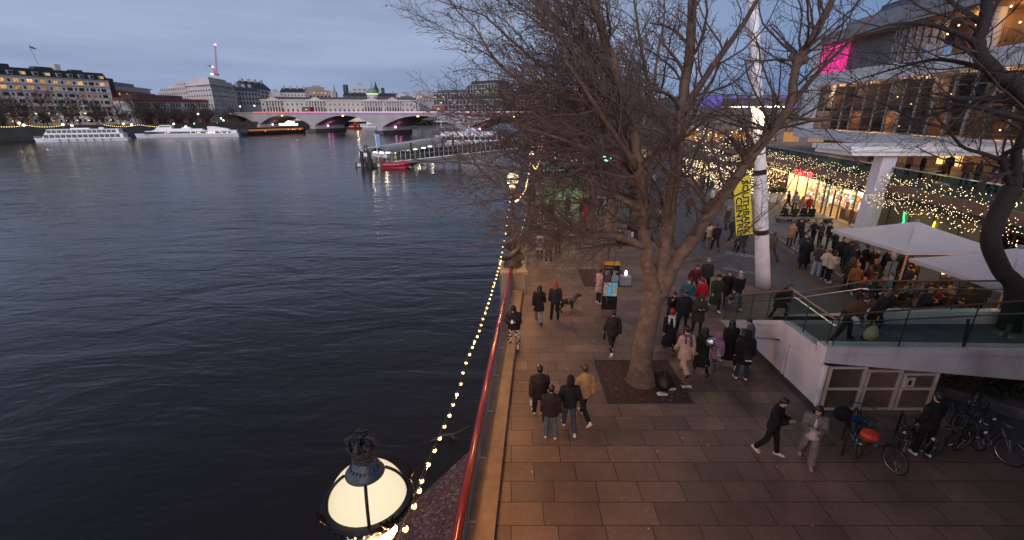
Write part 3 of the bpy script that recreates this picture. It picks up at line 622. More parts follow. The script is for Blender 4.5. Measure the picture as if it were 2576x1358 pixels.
# ------------------------------------------------------------------ map kiosk
def kiosk():
    c = G(1530, 793); t = thing('map_totem', 'black pedestrian map totem with yellow top strip and lit map panel', 'sign', c, R(-4))
    m = MB(); m.box((-.33, -.07, 0), (.33, .07, .30)); m.build('base', mk('totem_base', (.14, .10, .08), var=.3), t)
    m = MB(); m.box((-.33, -.065, .302), (.33, .065, 2.36)); m.build('body', mk('totem_black', (.012, .012, .014), rough=.22, var=.1), t)
    m = MB(); m.box((-.335, -.075, 2.362), (.335, .075, 2.50)); m.build('top_strip', mk('totem_yellow', (.62, .34, .02), rough=.4, var=.1), t)
    mm, nt, b = _new('street_map'); N, L = nt.nodes, nt.links
    tc = N.new('ShaderNodeTexCoord'); vo = N.new('ShaderNodeTexVoronoi'); vo.feature = 'DISTANCE_TO_EDGE'; vo.inputs['Scale'].default_value = 13; L.new(tc.outputs['Object'], vo.inputs['Vector'])
    vc = N.new('ShaderNodeTexVoronoi'); vc.inputs['Scale'].default_value = 13; L.new(tc.outputs['Object'], vc.inputs['Vector'])
    rp = N.new('ShaderNodeValToRGB'); sc_ = N.new('ShaderNodeSeparateColor'); L.new(vc.outputs['Color'], sc_.inputs[0]); L.new(sc_.outputs[0], rp.inputs[0])
    rp.color_ramp.elements[0].color = (.09, .11, .10, 1); rp.color_ramp.elements[1].color = (.25, .19, .05, 1); e = rp.color_ramp.elements.new(.5); e.color = (.10, .17, .17, 1)
    lt = N.new('ShaderNodeMath'); lt.operation = 'LESS_THAN'; lt.inputs[1].default_value = .05; L.new(vo.outputs['Distance'], lt.inputs[0])
    mx = N.new('ShaderNodeMix'); mx.data_type = 'RGBA'; L.new(lt.outputs[0], mx.inputs[0]); L.new(rp.outputs[0], mx.inputs['A']); mx.inputs['B'].default_value = (.35, .36, .33, 1)
    L.new(mx.outputs['Result'], b.inputs['Base Color']); L.new(mx.outputs['Result'], b.inputs['Emission Color']); b.inputs['Emission Strength'].default_value = .45
    m = MB(); m.box((-.30, -.070, .95), (.30, -.0655, 1.58)); mp_ = m.build('map_panel', mm, t)
    m = MB(); pts = [(-.08, .95), (.10, .95), (.02, 1.1), (.03, 1.25), (.12, 1.42), (.29, 1.52), (.29, 1.58), (.12, 1.58), (-.02, 1.46), (-.10, 1.3), (-.12, 1.1)]
    m.extr([(x, -.0705, z) for x, z in pts], (0, -.003, 0)); m.build('river_shape', mk('map_blue', (.05, .30, .45), var=0, emit=(.04, .3, .5), estr=.5), mp_)
    m = MB(); m.box((-.30, -.070, 1.62), (-.02, -.0655, 1.92)); m.box((.02, -.070, 1.62), (.30, -.0655, 1.92), 1); m.build('inset_map', [mk('inset_dark', (.05, .05, .055), var=.5, scale=30), mk('inset_grey', (.17, .2, .22), var=.5, scale=20, emit=(.1, .12, .13), estr=.4)], t)
    wm_ = mk('totem_lettering', (.5, .5, .5), var=0)
    m = MB(); random.seed(5)
    for r_ in range(7):
        for c_ in range(2):
            x = -.27 + c_*.33; z = 2.10 - r_*.028; w = random.uniform(.08, .2); m.box((x, -.0695, z), (x+w, -.0658, z+.012))
    for k in range(12): m.box((-.27+k*.022, -.0695, 2.245), (-.27+k*.022+.014, -.0658, 2.27))
    m.build('lettering', wm_, t)
kiosk()
# ------------------------------------------------------------------ tree pits
SOIL = mk('pit_soil', (.075, .042, .03), rough=.95, var=.5, scale=7, bump=.9, bscale=26)
def pit(x0, y0, x1, y1, label, dark=True):
    t = thing('tree_pit', label, 'tree pit', ((x0+x1)/2, y0, 0))
    m = MB(); m.add([(x0, y0, .005), (x1, y0, .005), (x1, y1, .005), (x0, y1, .005)], [(0, 1, 2, 3)]); m.build('soil', SOIL, t, world=True)
    m = MB()
    for a, b in (((x0, y0), (x1, y0)), ((x1, y0), (x1, y1)), ((x1, y1), (x0, y1)), ((x0, y1), (x0, y0))): m.beam((*a, .008), (*b, .008), .03, .02)
    m.build('edging', DARK, t, world=True)
    random.seed(int(x0*10)); m = MB()
    for _ in range(60):
        x, y = random.uniform(x0+.1, x1-.1), random.uniform(y0+.1, y1-.1); a = random.random()*6.28; r = random.uniform(.03, .07)
        m.add([(x+r*math.cos(a), y+r*math.sin(a), .015), (x-r*.5*math.sin(a), y+r*.5*math.cos(a), .03), (x-r*math.cos(a), y-r*math.sin(a), .015), (x+r*.5*math.sin(a), y-r*.5*math.cos(a), .02)], [(0, 1, 2, 3)], random.randrange(2))
    o = m.build('dead_leaves', [mk('leaf_brown', (.20, .09, .04), var=.3), mk('leaf_pale', (.34, .20, .10), var=.3)], t, world=True); o['kind'] = 'stuff'
pit(2.97, 11.97, 5.62, 14.52, 'square earth tree pit around the large plane trunk in front')
pit(3.75, 21.95, 6.2, 24.7, 'earth tree pit beside the map totem under the second trunk')
pit(4.6, 31.4, 7.0, 34.0, 'far earth tree pit under the third trunk')
t = thing('rubbish_sack', 'black rubbish sack slumped against the plane trunk in the pit', 'rubbish bag', (4.98, 13.0, 0)); t.scale = (.8, .9, .8)
m = MB(); m.lathe([(.05, 0), (.32, .03), (.36, .2), (.30, .42), (.16, .56), (.05, .66), (.09, .74)], k=12)
m.v = [(x*1.1+random.uniform(-.03, .03), y*1.4+random.uniform(-.03, .03), z) for x, y, z in m.v]; m.build('sack', mk('black_plastic', (.010, .009, .009), rough=.55, var=.2), t, smooth=True)
m = MB(); m.tube([(0, 0, .62), (.04, .02, .68)], .06, 8); m.build('knot', BLACK, t)
PAPER = mk('white_paper', (.62, .62, .68), rough=.7, var=.1)
for i, (px, py, lb) in enumerate(((1665, 994, 'crumpled white paper lying in front of the rubbish sack'), (1688, 980, 'crushed pale carton beside the rubbish sack'), (1727, 975, 'pale plastic wrapper at the right edge of the tree pit'))):
    p = G(px, py); t = thing('litter', lb, 'litter', p); m = MB(); random.seed(i)
    vs = [(i_*.11-.16+random.uniform(-.03, .03), j*.09-.09+random.uniform(-.02, .02), random.uniform(.015, .07)) for j in range(3) for i_ in range(4)]
    m.add(vs, [(j*4+i_, j*4+i_+1, j*4+i_+5, j*4+i_+4) for j in range(2) for i_ in range(3)]); m.build('sheet', PAPER, t)
for i, (px, py, lb, c_) in enumerate(((1217, 1291, 'square white paper scrap lying by the wall kerb', PAPER), (1250, 1254, 'orange dead leaf on the paving beside the wall kerb', mk('leaf_orange', (.5, .2, .06), var=.3)), (1262, 983, 'yellow dead leaf by the kerb near the four men', mk('leaf_yellow', (.45, .27, .07), var=.3)), (1255, 975, 'pale yellow leaf touching the kerb near the phone user', mk('leaf_yellow', (.45, .27, .07), var=.3)))):
    p = G(px, py, .01); t = thing('litter' if i == 0 else 'leaf', lb, 'litter' if i == 0 else 'leaf', p, i*1.3)
    m = MB()
    if i == 0: m.add([(-.06, -.07, .002), (.06, -.06, .004), (.05, .07, .012), (-.05, .06, .004)], [(0, 1, 2, 3)])
    else: m.add([(0, -.08, .01), (.07, -.03, .03), (.04, .0, .01), (.09, .05, .03), (.02, .05, .01), (0, .1, .02), (-.02, .05, .01), (-.09, .05, .025), (-.04, 0, .01), (-.07, -.03, .02)], [tuple(range(10))])
    m.build('blade', c_, t)
# crowd barrier leaning by the mast
t = thing('crowd_barrier', 'grey steel crowd barrier standing by the foot of the white mast', 'barrier', G(1868, 690), R(-38))
for dy in (0, .32):
    f = MB(); f.tube([(-1.05, dy, .12), (-1.05, dy, 1.05), (1.05, dy, 1.05), (1.05, dy, .12)], .02, 6, closed=True); fr = f.build('frame', STEEL, t)
    g = MB()
    for i in range(1, 17): g.tube([(-1.05+i*.1235, dy, .12), (-1.05+i*.1235, dy, 1.05)], .008, 5)
    g.build('bar', STEEL, fr)
for s_ in (-.7, .7):
    m = MB(); m.box((s_-.03, -.3, 0), (s_+.03, .62, .03)); m.tube([(s_, 0, .03), (s_, 0, .14)], .02, 6); m.tube([(s_, .32, .03), (s_, .32, .14)], .02, 6); m.build('foot', STEEL, t)
# ------------------------------------------------------------------ bare plane trees
def bark_mat():
    m, nt, b = _new('plane_bark'); N, L = nt.nodes, nt.links
    tc = N.new('ShaderNodeTexCoord'); vo = N.new('ShaderNodeTexVoronoi'); vo.inputs['Scale'].default_value = 7; 
    nz = N.new('ShaderNodeTexNoise'); nz.inputs['Scale'].default_value = 5; nz.inputs['Detail'].default_value = 5; L.new(tc.outputs['Object'], nz.inputs['Vector'])
    va = N.new('ShaderNodeVectorMath'); va.operation = 'MULTIPLY_ADD'; va.inputs[1].default_value = (.35, .35, .35); L.new(nz.outputs['Color'], va.inputs[0]); L.new(tc.outputs['Object'], va.inputs[2]); L.new(va.outputs[0], vo.inputs['Vector'])
    sp = N.new('ShaderNodeSeparateColor'); L.new(vo.outputs['Color'], sp.inputs[0]); rp = N.new('ShaderNodeValToRGB'); L.new(sp.outputs[0], rp.inputs[0])
    cr = rp.color_ramp; cr.elements[0].color = (.10, .062, .043, 1); cr.elements[1].color = (.155, .108, .075, 1); e = cr.elements.new(.6); e.color = (.12, .078, .056, 1)
    L.new(rp.outputs[0], b.inputs['Base Color']); b.inputs['Roughness'].default_value = .85
    n2 = N.new('ShaderNodeTexNoise'); n2.inputs['Scale'].default_value = 24; n2.inputs['Detail'].default_value = 5; L.new(tc.outputs['Object'], n2.inputs['Vector'])
    bp = N.new('ShaderNodeBump'); bp.inputs['Strength'].default_value = .6; bp.inputs['Distance'].default_value = .05; L.new(n2.outputs['Fac'], bp.inputs['Height']); L.new(bp.outputs[0], b.inputs['Normal'])
    return m
BARK = bark_mat()
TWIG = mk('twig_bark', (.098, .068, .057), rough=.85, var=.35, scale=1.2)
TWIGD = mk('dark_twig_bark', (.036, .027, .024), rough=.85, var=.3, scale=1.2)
SEED = mk('seed_ball', (.030, .020, .017), rough=.9, var=.3)
UP = Vector((0, 0, 1))
def fast_tube(V, Fc, pts, r0, r1, k=3):
    o = len(V); n = len(pts); d = (pts[-1]-pts[0]); a = d.cross(UP)
    a = a.normalized() if a.length > 1e-5 else Vector((1, 0, 0)); b = d.cross(a).normalized()
    cs = [(math.cos(2*math.pi*j/k), math.sin(2*math.pi*j/k)) for j in range(k)]
    for i, p in enumerate(pts):
        r = r0 + (r1-r0)*i/(n-1)
        for c, s_ in cs: V.append((p.x+(a.x*c+b.x*s_)*r, p.y+(a.y*c+b.y*s_)*r, p.z+(a.z*c+b.z*s_)*r))
    for i in range(n-1):
        for j in range(k):
            j2 = (j+1) % k; Fc.append((o+i*k+j, o+i*k+j2, o+(i+1)*k+j2, o+(i+1)*k+j))
class Tree:
    def __init__(s, seed, dens=1.0, tip=.0042, lean=Vector((0, 0, 0)), maxlev=3, curl=.26):
        s.rng = random.Random(seed); s.V = []; s.F = []; s.dens = dens; s.tip = tip; s.lean = lean; s.maxlev = maxlev; s.curl = curl; s.tips = []
    def rv(s, a): g = s.rng.uniform; return Vector((g(-a, a), g(-a, a), g(-a, a)))
    def branch(s, p, d, L, r, lev):
        rng = s.rng; n = max(3, min(9, int(L/.28)+2)); pts = [p.copy()]; dirs = []
        d = d.normalized(); c = s.curl
        for i in range(n-1):
            d = (d + s.rv(c) + UP*(.075 if lev > 1 else .035) + s.lean*.06).normalized(); dirs.append(d.copy()); pts.append(pts[-1] + d*(L/(n-1)))
        r1 = max(s.tip, r*.38) if lev < s.maxlev else s.tip
        fast_tube(s.V, s.F, pts, r, r1, 5 if lev == 0 else (4 if lev == 1 else 3))
        if lev >= s.maxlev: s.tips.append(pts[-1]); return
        step = (.36, .27, .17)[min(lev, 2)]/s.dens; t = L*(.16 if lev else .12); side = rng.random()*6.28
        while t < L*1.001:
            f = t/L*(n-1); i = min(int(f), n-2); q = pts[i].lerp(pts[i+1], f-i); dd = dirs[i]
            side += 2.3 + rng.uniform(-.6, .6)
            a = dd.orthogonal().normalized(); a = Matrix.Rotation(side, 3, dd) @ a
            ang = rng.uniform(.5, .95); nd = dd*math.cos(ang) + a*math.sin(ang)
            rem = (1 - .62*t/L); nl = (L*.62 if lev == 0 else L*.58)*rem*rng.uniform(.6, 1.15)
            if lev == s.maxlev-1: nl = max(.22, min(nl, .75))
            rr = (r + (r1-r)*t/L)
            s.branch(q, nd, nl, max(s.tip*1.25, rr*.52), lev+1)
            t += step*rng.uniform(.7, 1.3)
def limb_path(px): return spline([D(*p) if not isinstance(p, Vector) else p for p in px], 5)
def plane_tree(label, base, trunk_px, limbs, seed, dens=1.0, sub=(2.2, 3.6), step=.42, tip=.0045, lean=Vector((0, 0, 0)), twig=TWIG, extra=(), balls=0, ballbox=None, bark=None, knobs=(), droop=0.0):
    t = thing('plane_tree', label, 'tree', base, 0, None); o = Vector(base)
    tm = MB(); T = Tree(seed, dens, tip, lean); rng = T.rng
    def wob(pts, rad):
        return [p + Vector((rng.uniform(-.06, .06), rng.uniform(-.06, .06), 0))*min(1, r*3) for p, r in zip(pts, rad)]
    tp = spline([Vector(base)-UP*.1] + [D(*p[:3]) for p in trunk_px], 5); n = len(tp)
    rr = [trunk_px[0][3]] + [p[3] for p in trunk_px]
    rad = []
    for i in range(n):
        f = i/(n-1)*(len(rr)-1); k = min(int(f), len(rr)-2); rad.append(rr[k]+(rr[k+1]-rr[k])*(f-k))
    rad[0] *= 1.55; rad[1] *= 1.42; rad[2] *= 1.22; rad[3] *= 1.1
    tm.tube([p-o for p in tp], rad, 14)
    for lm_ in limbs:
        px, r0, r1 = lm_[:3]; T.dens = dens*(lm_[3] if len(lm_) > 3 else 1); st = step/(lm_[3] if len(lm_) > 3 else 1)
        pts = limb_path(px); n = len(pts); rd = [r0+(r1-r0)*(i/(n-1))**.8 for i in range(n)]
        pts = wob(pts, rd); tm.tube([p-o for p in pts], rd, 9)
        L = sum((b-a).length for a, b in zip(pts, pts[1:])); s_ = L*.16; side = rng.random()*6
        cum = [0]
        for a, b in zip(pts, pts[1:]): cum.append(cum[-1]+(b-a).length)
        while s_ < L:
            i = max(j for j in range(n-1) if cum[j] <= s_); q = pts[i].lerp(pts[i+1], (s_-cum[i])/max(1e-6, cum[i+1]-cum[i])); dd = (pts[i+1]-pts[i]).normalized()
            side += 2.4 + rng.uniform(-.7, .7); a = Matrix.Rotation(side, 3, dd) @ dd.orthogonal().normalized(); ang = rng.uniform(.55, 1.1)
            nd = dd*math.cos(ang)+a*math.sin(ang) + T.lean*.35 + Vector((0, 0, droop))
            f = s_/L; T.branch(q-o, nd, rng.uniform(*sub)*(1-.35*f), max(.012, (rd[i])*.34*rng.uniform(.7, 1.2)), 0 if rd[i] > .05 else 1)
            s_ += st/dens*rng.uniform(.6, 1.4)
        T.branch(pts[-1]-o, pts[-1]-pts[-2], sub[0], r1, 0)
    for kp, r in knobs:
        p = D(*kp)-o; tm.ball(p, r, 9)
        for _ in range(5): tm.ball(p+Vector((rng.uniform(-r, r), rng.uniform(-r, r), rng.uniform(-r, r)))*.7, r*.55, 7)
        for _ in range(9): T.branch(p, Vector((rng.uniform(-1, 1), rng.uniform(-1, 1), rng.uniform(-.1, 1.2))), rng.uniform(1.2, 2.6), .035, 0 if rng.random() < .5 else 1)
    tm.build('trunk', bark or BARK, t, smooth=True)
    me = bpy.data.meshes.new('crown'); me.from_pydata(T.V, [], T.F); me.materials.append(twig); me.update()
    c = bpy.data.objects.new('crown', me); COL.objects.link(c); c.parent = t
    if balls:
        m = MB(); tips = [p for p in T.tips if ballbox is None or ballbox(p+o)]; rng.shuffle(tips)
        for p in tips[:balls]:
            h = rng.uniform(.05, .16); m.tube([p, p-UP*h], .002, 3); m.ball(p-UP*(h+.018), rng.uniform(.017, .023), 6)
        s_ = m.build('seed_ball', SEED, t, smooth=True); s_['kind'] = 'stuff'
    return t, T
tb = G(1613, 958)
LF = Vector((-1, -.1, .05))
t1, T1 = plane_tree('large bare plane tree with seed balls and three great limbs in the nearest pit', tb,
    [(1614, 900, 13.0, .345), (1627, 830, 13.0, .31), (1640, 770, 13.0, .30), (1652, 732, 13.0, .33)],
    [([(1648, 745, 13), (1632, 670, 12.9), (1622, 600, 12.8), (1616, 520, 12.7), (1608, 440, 12.6), (1600, 380, 12.5), (1575, 270, 12.3), (1540, 150, 12.1), (1500, 30, 12), (1475, -60, 12)], .24, .07),
     ([(1655, 745, 13), (1668, 650, 13.1), (1688, 520, 13.3), (1702, 400, 13.5), (1715, 270, 13.7), (1735, 130, 14), (1742, 0, 14.2), (1748, -90, 14.3)], .24, .10, .78),
     ([(1660, 745, 13), (1695, 670, 13), (1745, 595, 12.9), (1800, 520, 12.8), (1845, 455, 12.6), (1885, 400, 12.5), (1940, 330, 12.4), (1985, 270, 12.3), (2000, 175, 12.2), (2040, 100, 12), (2085, 20, 11.8), (2110, -60, 11.6)], .23, .06, .66),
     ([(1625, 620, 12.8), (1560, 597, 12.4), (1480, 590, 11.8), (1410, 562, 11.2), (1340, 505, 10.7), (1260, 470, 10.3)], .13, .022),
     ([(1616, 525, 12.7), (1540, 492, 12.4), (1440, 462, 12.2), (1330, 430, 12), (1210, 415, 11.8)], .12, .02),
     ([(1602, 400, 12.5), (1500, 330, 12.8), (1380, 250, 13), (1260, 165, 13.2), (1195, 70, 13.4)], .12, .022),
     ([(1590, 330, 12.4), (1490, 190, 12), (1400, 70, 11.6), (1330, -50, 11.3)], .12, .03),
     ([(1560, 220, 12.2), (1470, 110, 12.6), (1380, 30, 13), (1300, -60, 13.3)], .09, .022),
     ([(1600, 380, 12.5), (1460, 250, 13.6), (1330, 140, 14.6), (1220, 40, 15.4)], .10, .02),
     ([(1604, 410, 12.5), (1470, 370, 11.6), (1370, 335, 11.2), (1310, 315, 11)], .08, .018),
     ([(1612, 470, 12.7), (1500, 400, 13.6), (1390, 340, 14.4), (1290, 300, 15.2), (1180, 290, 15.6)], .10, .02),
     ([(1605, 430, 12.6), (1520, 300, 11), (1455, 200, 10.3), (1420, 150, 10)], .09, .02),
     ([(1712, 290, 13.7), (1790, 170, 13.2), (1870, 60, 12.8), (1930, -50, 12.5)], .11, .04, .72),
     ([(1700, 420, 13.5), (1640, 250, 15), (1610, 100, 16), (1590, -40, 16.6)], .10, .03),
     ([(1885, 400, 12.5), (1960, 300, 12.6), (2060, 300, 12.2), (2150, 255, 12), (2250, 190, 11.6)], .07, .018, .6),
     ([(1985, 270, 12.3), (2050, 190, 12.6), (2120, 120, 12.6), (2200, 40, 12.4)], .08, .02, .66),
     ([(1700, 660, 13), (1780, 640, 12.2), (1850, 600, 11.6), (1900, 560, 11.2)], .045, .014, .55)],
    seed=11, dens=1.42, sub=(1.9, 3.5), step=.40, tip=.0042, lean=LF, balls=330, ballbox=lambda p: p.x < 1.6 and p.z > 8.2, knobs=[((2010, 150, 12.2), .17), ((1880, 405, 12.5), .17), ((1940, 330, 12.4), .14)], droop=-.02)
b2 = G(1512, 712)
plane_tree('middle bare plane tree with reddish trunk rising behind the map totem', b2, [(1520, 650, 22.5, .27), (1530, 590, 22.6, .25), (1543, 510, 22.8, .24), (1552, 440, 23, .25)],
    [([(1552, 445, 23), (1550, 350, 23), (1535, 230, 23), (1515, 100, 23), (1500, -30, 23)], .2, .08),
     ([(1552, 445, 23), (1500, 400, 22.4), (1430, 330, 22), (1370, 250, 21.6), (1320, 150, 21.2)], .14, .03),
     ([(1553, 430, 23), (1600, 350, 23.5), (1640, 230, 24), (1660, 100, 24)], .15, .05),
     ([(1548, 480, 23), (1480, 430, 23.4), (1400, 390, 24), (1330, 370, 24.5)], .1, .025),
     ([(1550, 400, 23), (1500, 280, 24.4), (1440, 150, 25.6), (1400, 30, 26)], .12, .04),
     ([(1553, 440, 23), (1620, 400, 22), (1690, 360, 21), (1760, 330, 20.4)], .1, .03)],
    seed=22, dens=1.25, sub=(2.0, 3.6), step=.5, tip=.0062, lean=Vector((-.6, 0, .1)), balls=60)
b3 = G(1485, 590)
plane_tree('third bare plane tree standing by the green-lit market', b3, [(1488, 530, 32.5, .33), (1492, 470, 32.7, .30), (1500, 400, 33, .28)],
    [([(1500, 405, 33), (1496, 300, 33), (1480, 190, 33), (1470, 80, 33)], .22, .08),
     ([(1500, 405, 33), (1450, 350, 32), (1390, 280, 31.4), (1350, 210, 31)], .16, .04),
     ([(1500, 400, 33), (1550, 330, 34), (1590, 240, 34.5), (1610, 150, 35)], .16, .05),
     ([(1498, 420, 33), (1440, 390, 34), (1380, 365, 35)], .12, .04)],
    seed=33, dens=1.15, sub=(2.2, 3.8), step=.6, tip=.009, lean=Vector((-.3, 0, .1)))
# trees on the right, nearer and darker
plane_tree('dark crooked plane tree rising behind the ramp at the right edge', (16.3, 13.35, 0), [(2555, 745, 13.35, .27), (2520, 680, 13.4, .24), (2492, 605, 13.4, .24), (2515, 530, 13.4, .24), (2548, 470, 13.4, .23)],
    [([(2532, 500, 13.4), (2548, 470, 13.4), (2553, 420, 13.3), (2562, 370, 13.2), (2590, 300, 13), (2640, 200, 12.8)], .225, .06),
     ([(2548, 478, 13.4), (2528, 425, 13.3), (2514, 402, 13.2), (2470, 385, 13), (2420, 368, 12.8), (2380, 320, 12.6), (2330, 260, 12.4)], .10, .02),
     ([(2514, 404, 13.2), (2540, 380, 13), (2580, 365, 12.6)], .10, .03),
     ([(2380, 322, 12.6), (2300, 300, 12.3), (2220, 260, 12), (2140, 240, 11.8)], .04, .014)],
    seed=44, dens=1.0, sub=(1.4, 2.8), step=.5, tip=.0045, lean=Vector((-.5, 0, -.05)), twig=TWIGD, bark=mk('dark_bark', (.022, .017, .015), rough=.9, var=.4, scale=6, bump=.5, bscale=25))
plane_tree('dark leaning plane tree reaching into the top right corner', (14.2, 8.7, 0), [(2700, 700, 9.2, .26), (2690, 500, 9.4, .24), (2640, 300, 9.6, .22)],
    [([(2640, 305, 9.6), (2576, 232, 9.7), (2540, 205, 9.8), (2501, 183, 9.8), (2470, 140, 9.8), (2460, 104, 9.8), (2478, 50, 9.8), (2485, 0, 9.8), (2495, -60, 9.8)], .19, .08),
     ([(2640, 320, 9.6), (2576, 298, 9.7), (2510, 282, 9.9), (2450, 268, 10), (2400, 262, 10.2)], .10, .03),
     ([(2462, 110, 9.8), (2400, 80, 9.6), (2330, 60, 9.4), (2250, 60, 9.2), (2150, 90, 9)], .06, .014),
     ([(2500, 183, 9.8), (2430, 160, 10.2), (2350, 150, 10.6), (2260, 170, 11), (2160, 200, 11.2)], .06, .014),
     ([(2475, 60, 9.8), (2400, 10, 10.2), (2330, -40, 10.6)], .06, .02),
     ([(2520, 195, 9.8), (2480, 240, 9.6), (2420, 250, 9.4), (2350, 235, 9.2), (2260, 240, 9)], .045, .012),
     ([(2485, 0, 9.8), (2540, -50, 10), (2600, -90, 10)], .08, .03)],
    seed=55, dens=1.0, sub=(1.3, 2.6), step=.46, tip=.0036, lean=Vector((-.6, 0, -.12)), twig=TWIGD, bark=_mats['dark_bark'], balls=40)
# more trees along the promenade further off
random.seed(9)
def far_tree(label, base, h, seed, spread=1.0, tip=.014, dens=.5, twig=TWIG, group=None, n=9):
    t = thing('bare_tree', label, 'tree', base, 0, group); T = Tree(seed, dens, tip, maxlev=3); rng = T.rng; tm = MB()
    th = h*.34; tm.tube([(0, 0, -.1), (0, 0, th*.5), (rng.uniform(-.2, .2), 0, th), (rng.uniform(-.3, .3), .1, h*.6), (0, 0, h*.85)], [.03*h, .024*h, .02*h, .012*h, .004*h], 8)
    for i in range(n):
        a = i*2.4+rng.random(); z = th*rng.uniform(.85, 2.0)
        T.branch(Vector((0, 0, z)), Vector((math.cos(a)*spread, math.sin(a)*spread, rng.uniform(.35, 1.1))), h*rng.uniform(.42, .6), .011*h, 0)
    tm.build('trunk', BARK, t, smooth=True)
    me = bpy.data.meshes.new('crown'); me.from_pydata(T.V, [], T.F); me.materials.append(twig); c = bpy.data.objects.new('crown', me); COL.objects.link(c); c.parent = t
    return t
far_tree('bare tree just beyond the market stalls by the river wall', (9.5, 50, 0), 13, 5, 1, .016, .42)
far_tree('bare tree between the market and the lit terrace', (15.5, 58, 0), 12, 6, 1, .018, .42)
far_tree('slim bare tree further along the river wall', (10.5, 76, 0), 14, 8, 1, .02, .4)
far_tree('bare tree in front of the purple-lit roof', (33, 92, 0), 13, 12, 1.1, .022, .4)
# north bank row
def low_tree(seed, h, dens=.52):
    T = Tree(seed, dens, .045, maxlev=2, curl=.3); rng = T.rng; T2 = Tree(seed+1, .5, .05, maxlev=2)
    tm = MB(); tm.tube([(0, 0, 0), (.1, 0, h*.3), (0, .2, h*.7)], [.4, .3, .12], 6)
    for i in range(22):
        a = i*2.4; T.branch(Vector((0, 0, h*rng.uniform(.22, .7))), Vector((math.cos(a), math.sin(a), rng.uniform(.3, 1.2))), h*rng.uniform(.38, .58), .14, 0)
    tr = tm.mesh('trunk', BARK); me = bpy.data.meshes.new('crown'); me.from_pydata(T.V, [], T.F); me.materials.append(TWIGF); return tr, me
TWIGF = mk('far_twig', (.075, .057, .048), rough=.9, var=.3, scale=.3)
LT = [low_tree(101, 15), low_tree(117, 17), low_tree(131, 14)]; LS = [low_tree(141, 17, .30), low_tree(157, 18, .30), low_tree(171, 16, .28)]
rt = random.Random(4)
k = 0
for y in range(205, 372, 7):
    for off in (7, 21):
        bx = bankx(y) - off - rt.uniform(-2, 3); tr, cr = (LT if off == 7 else LS)[k % 3]; sc = rt.uniform(.62, .78) if off == 7 else rt.uniform(.85, 1.1)*(1 if y < 320 else .85)
        t = thing('bare_tree', 'dark bare tree in the row along the far embankment below the hotel', 'tree', (bx, y+rt.uniform(-2, 2), .6), rt.uniform(0, 6), 'bare trees along the far embankment'); t.scale = (sc, sc, sc)
        inst('trunk', tr, t); inst('crown', cr, t); k += 1
for (px, Y) in ((955, 395), (985, 400), (1010, 398), (1060, 392), (1090, 390), (1120, 388), (1150, 386), (1170, 384)):
    p = D(px, 285, Y); sc = rt.uniform(.55, .75)
    t = thing('bare_tree', 'small bare tree in front of the long pale palace behind the arched bridge', 'tree', (p.x, p.y, .6), rt.uniform(0, 6), 'bare trees in front of the long palace'); t.scale = (sc, sc, sc); tr, cr = LT[k % 3]
    inst('trunk', tr, t); inst('crown', cr, t); k += 1
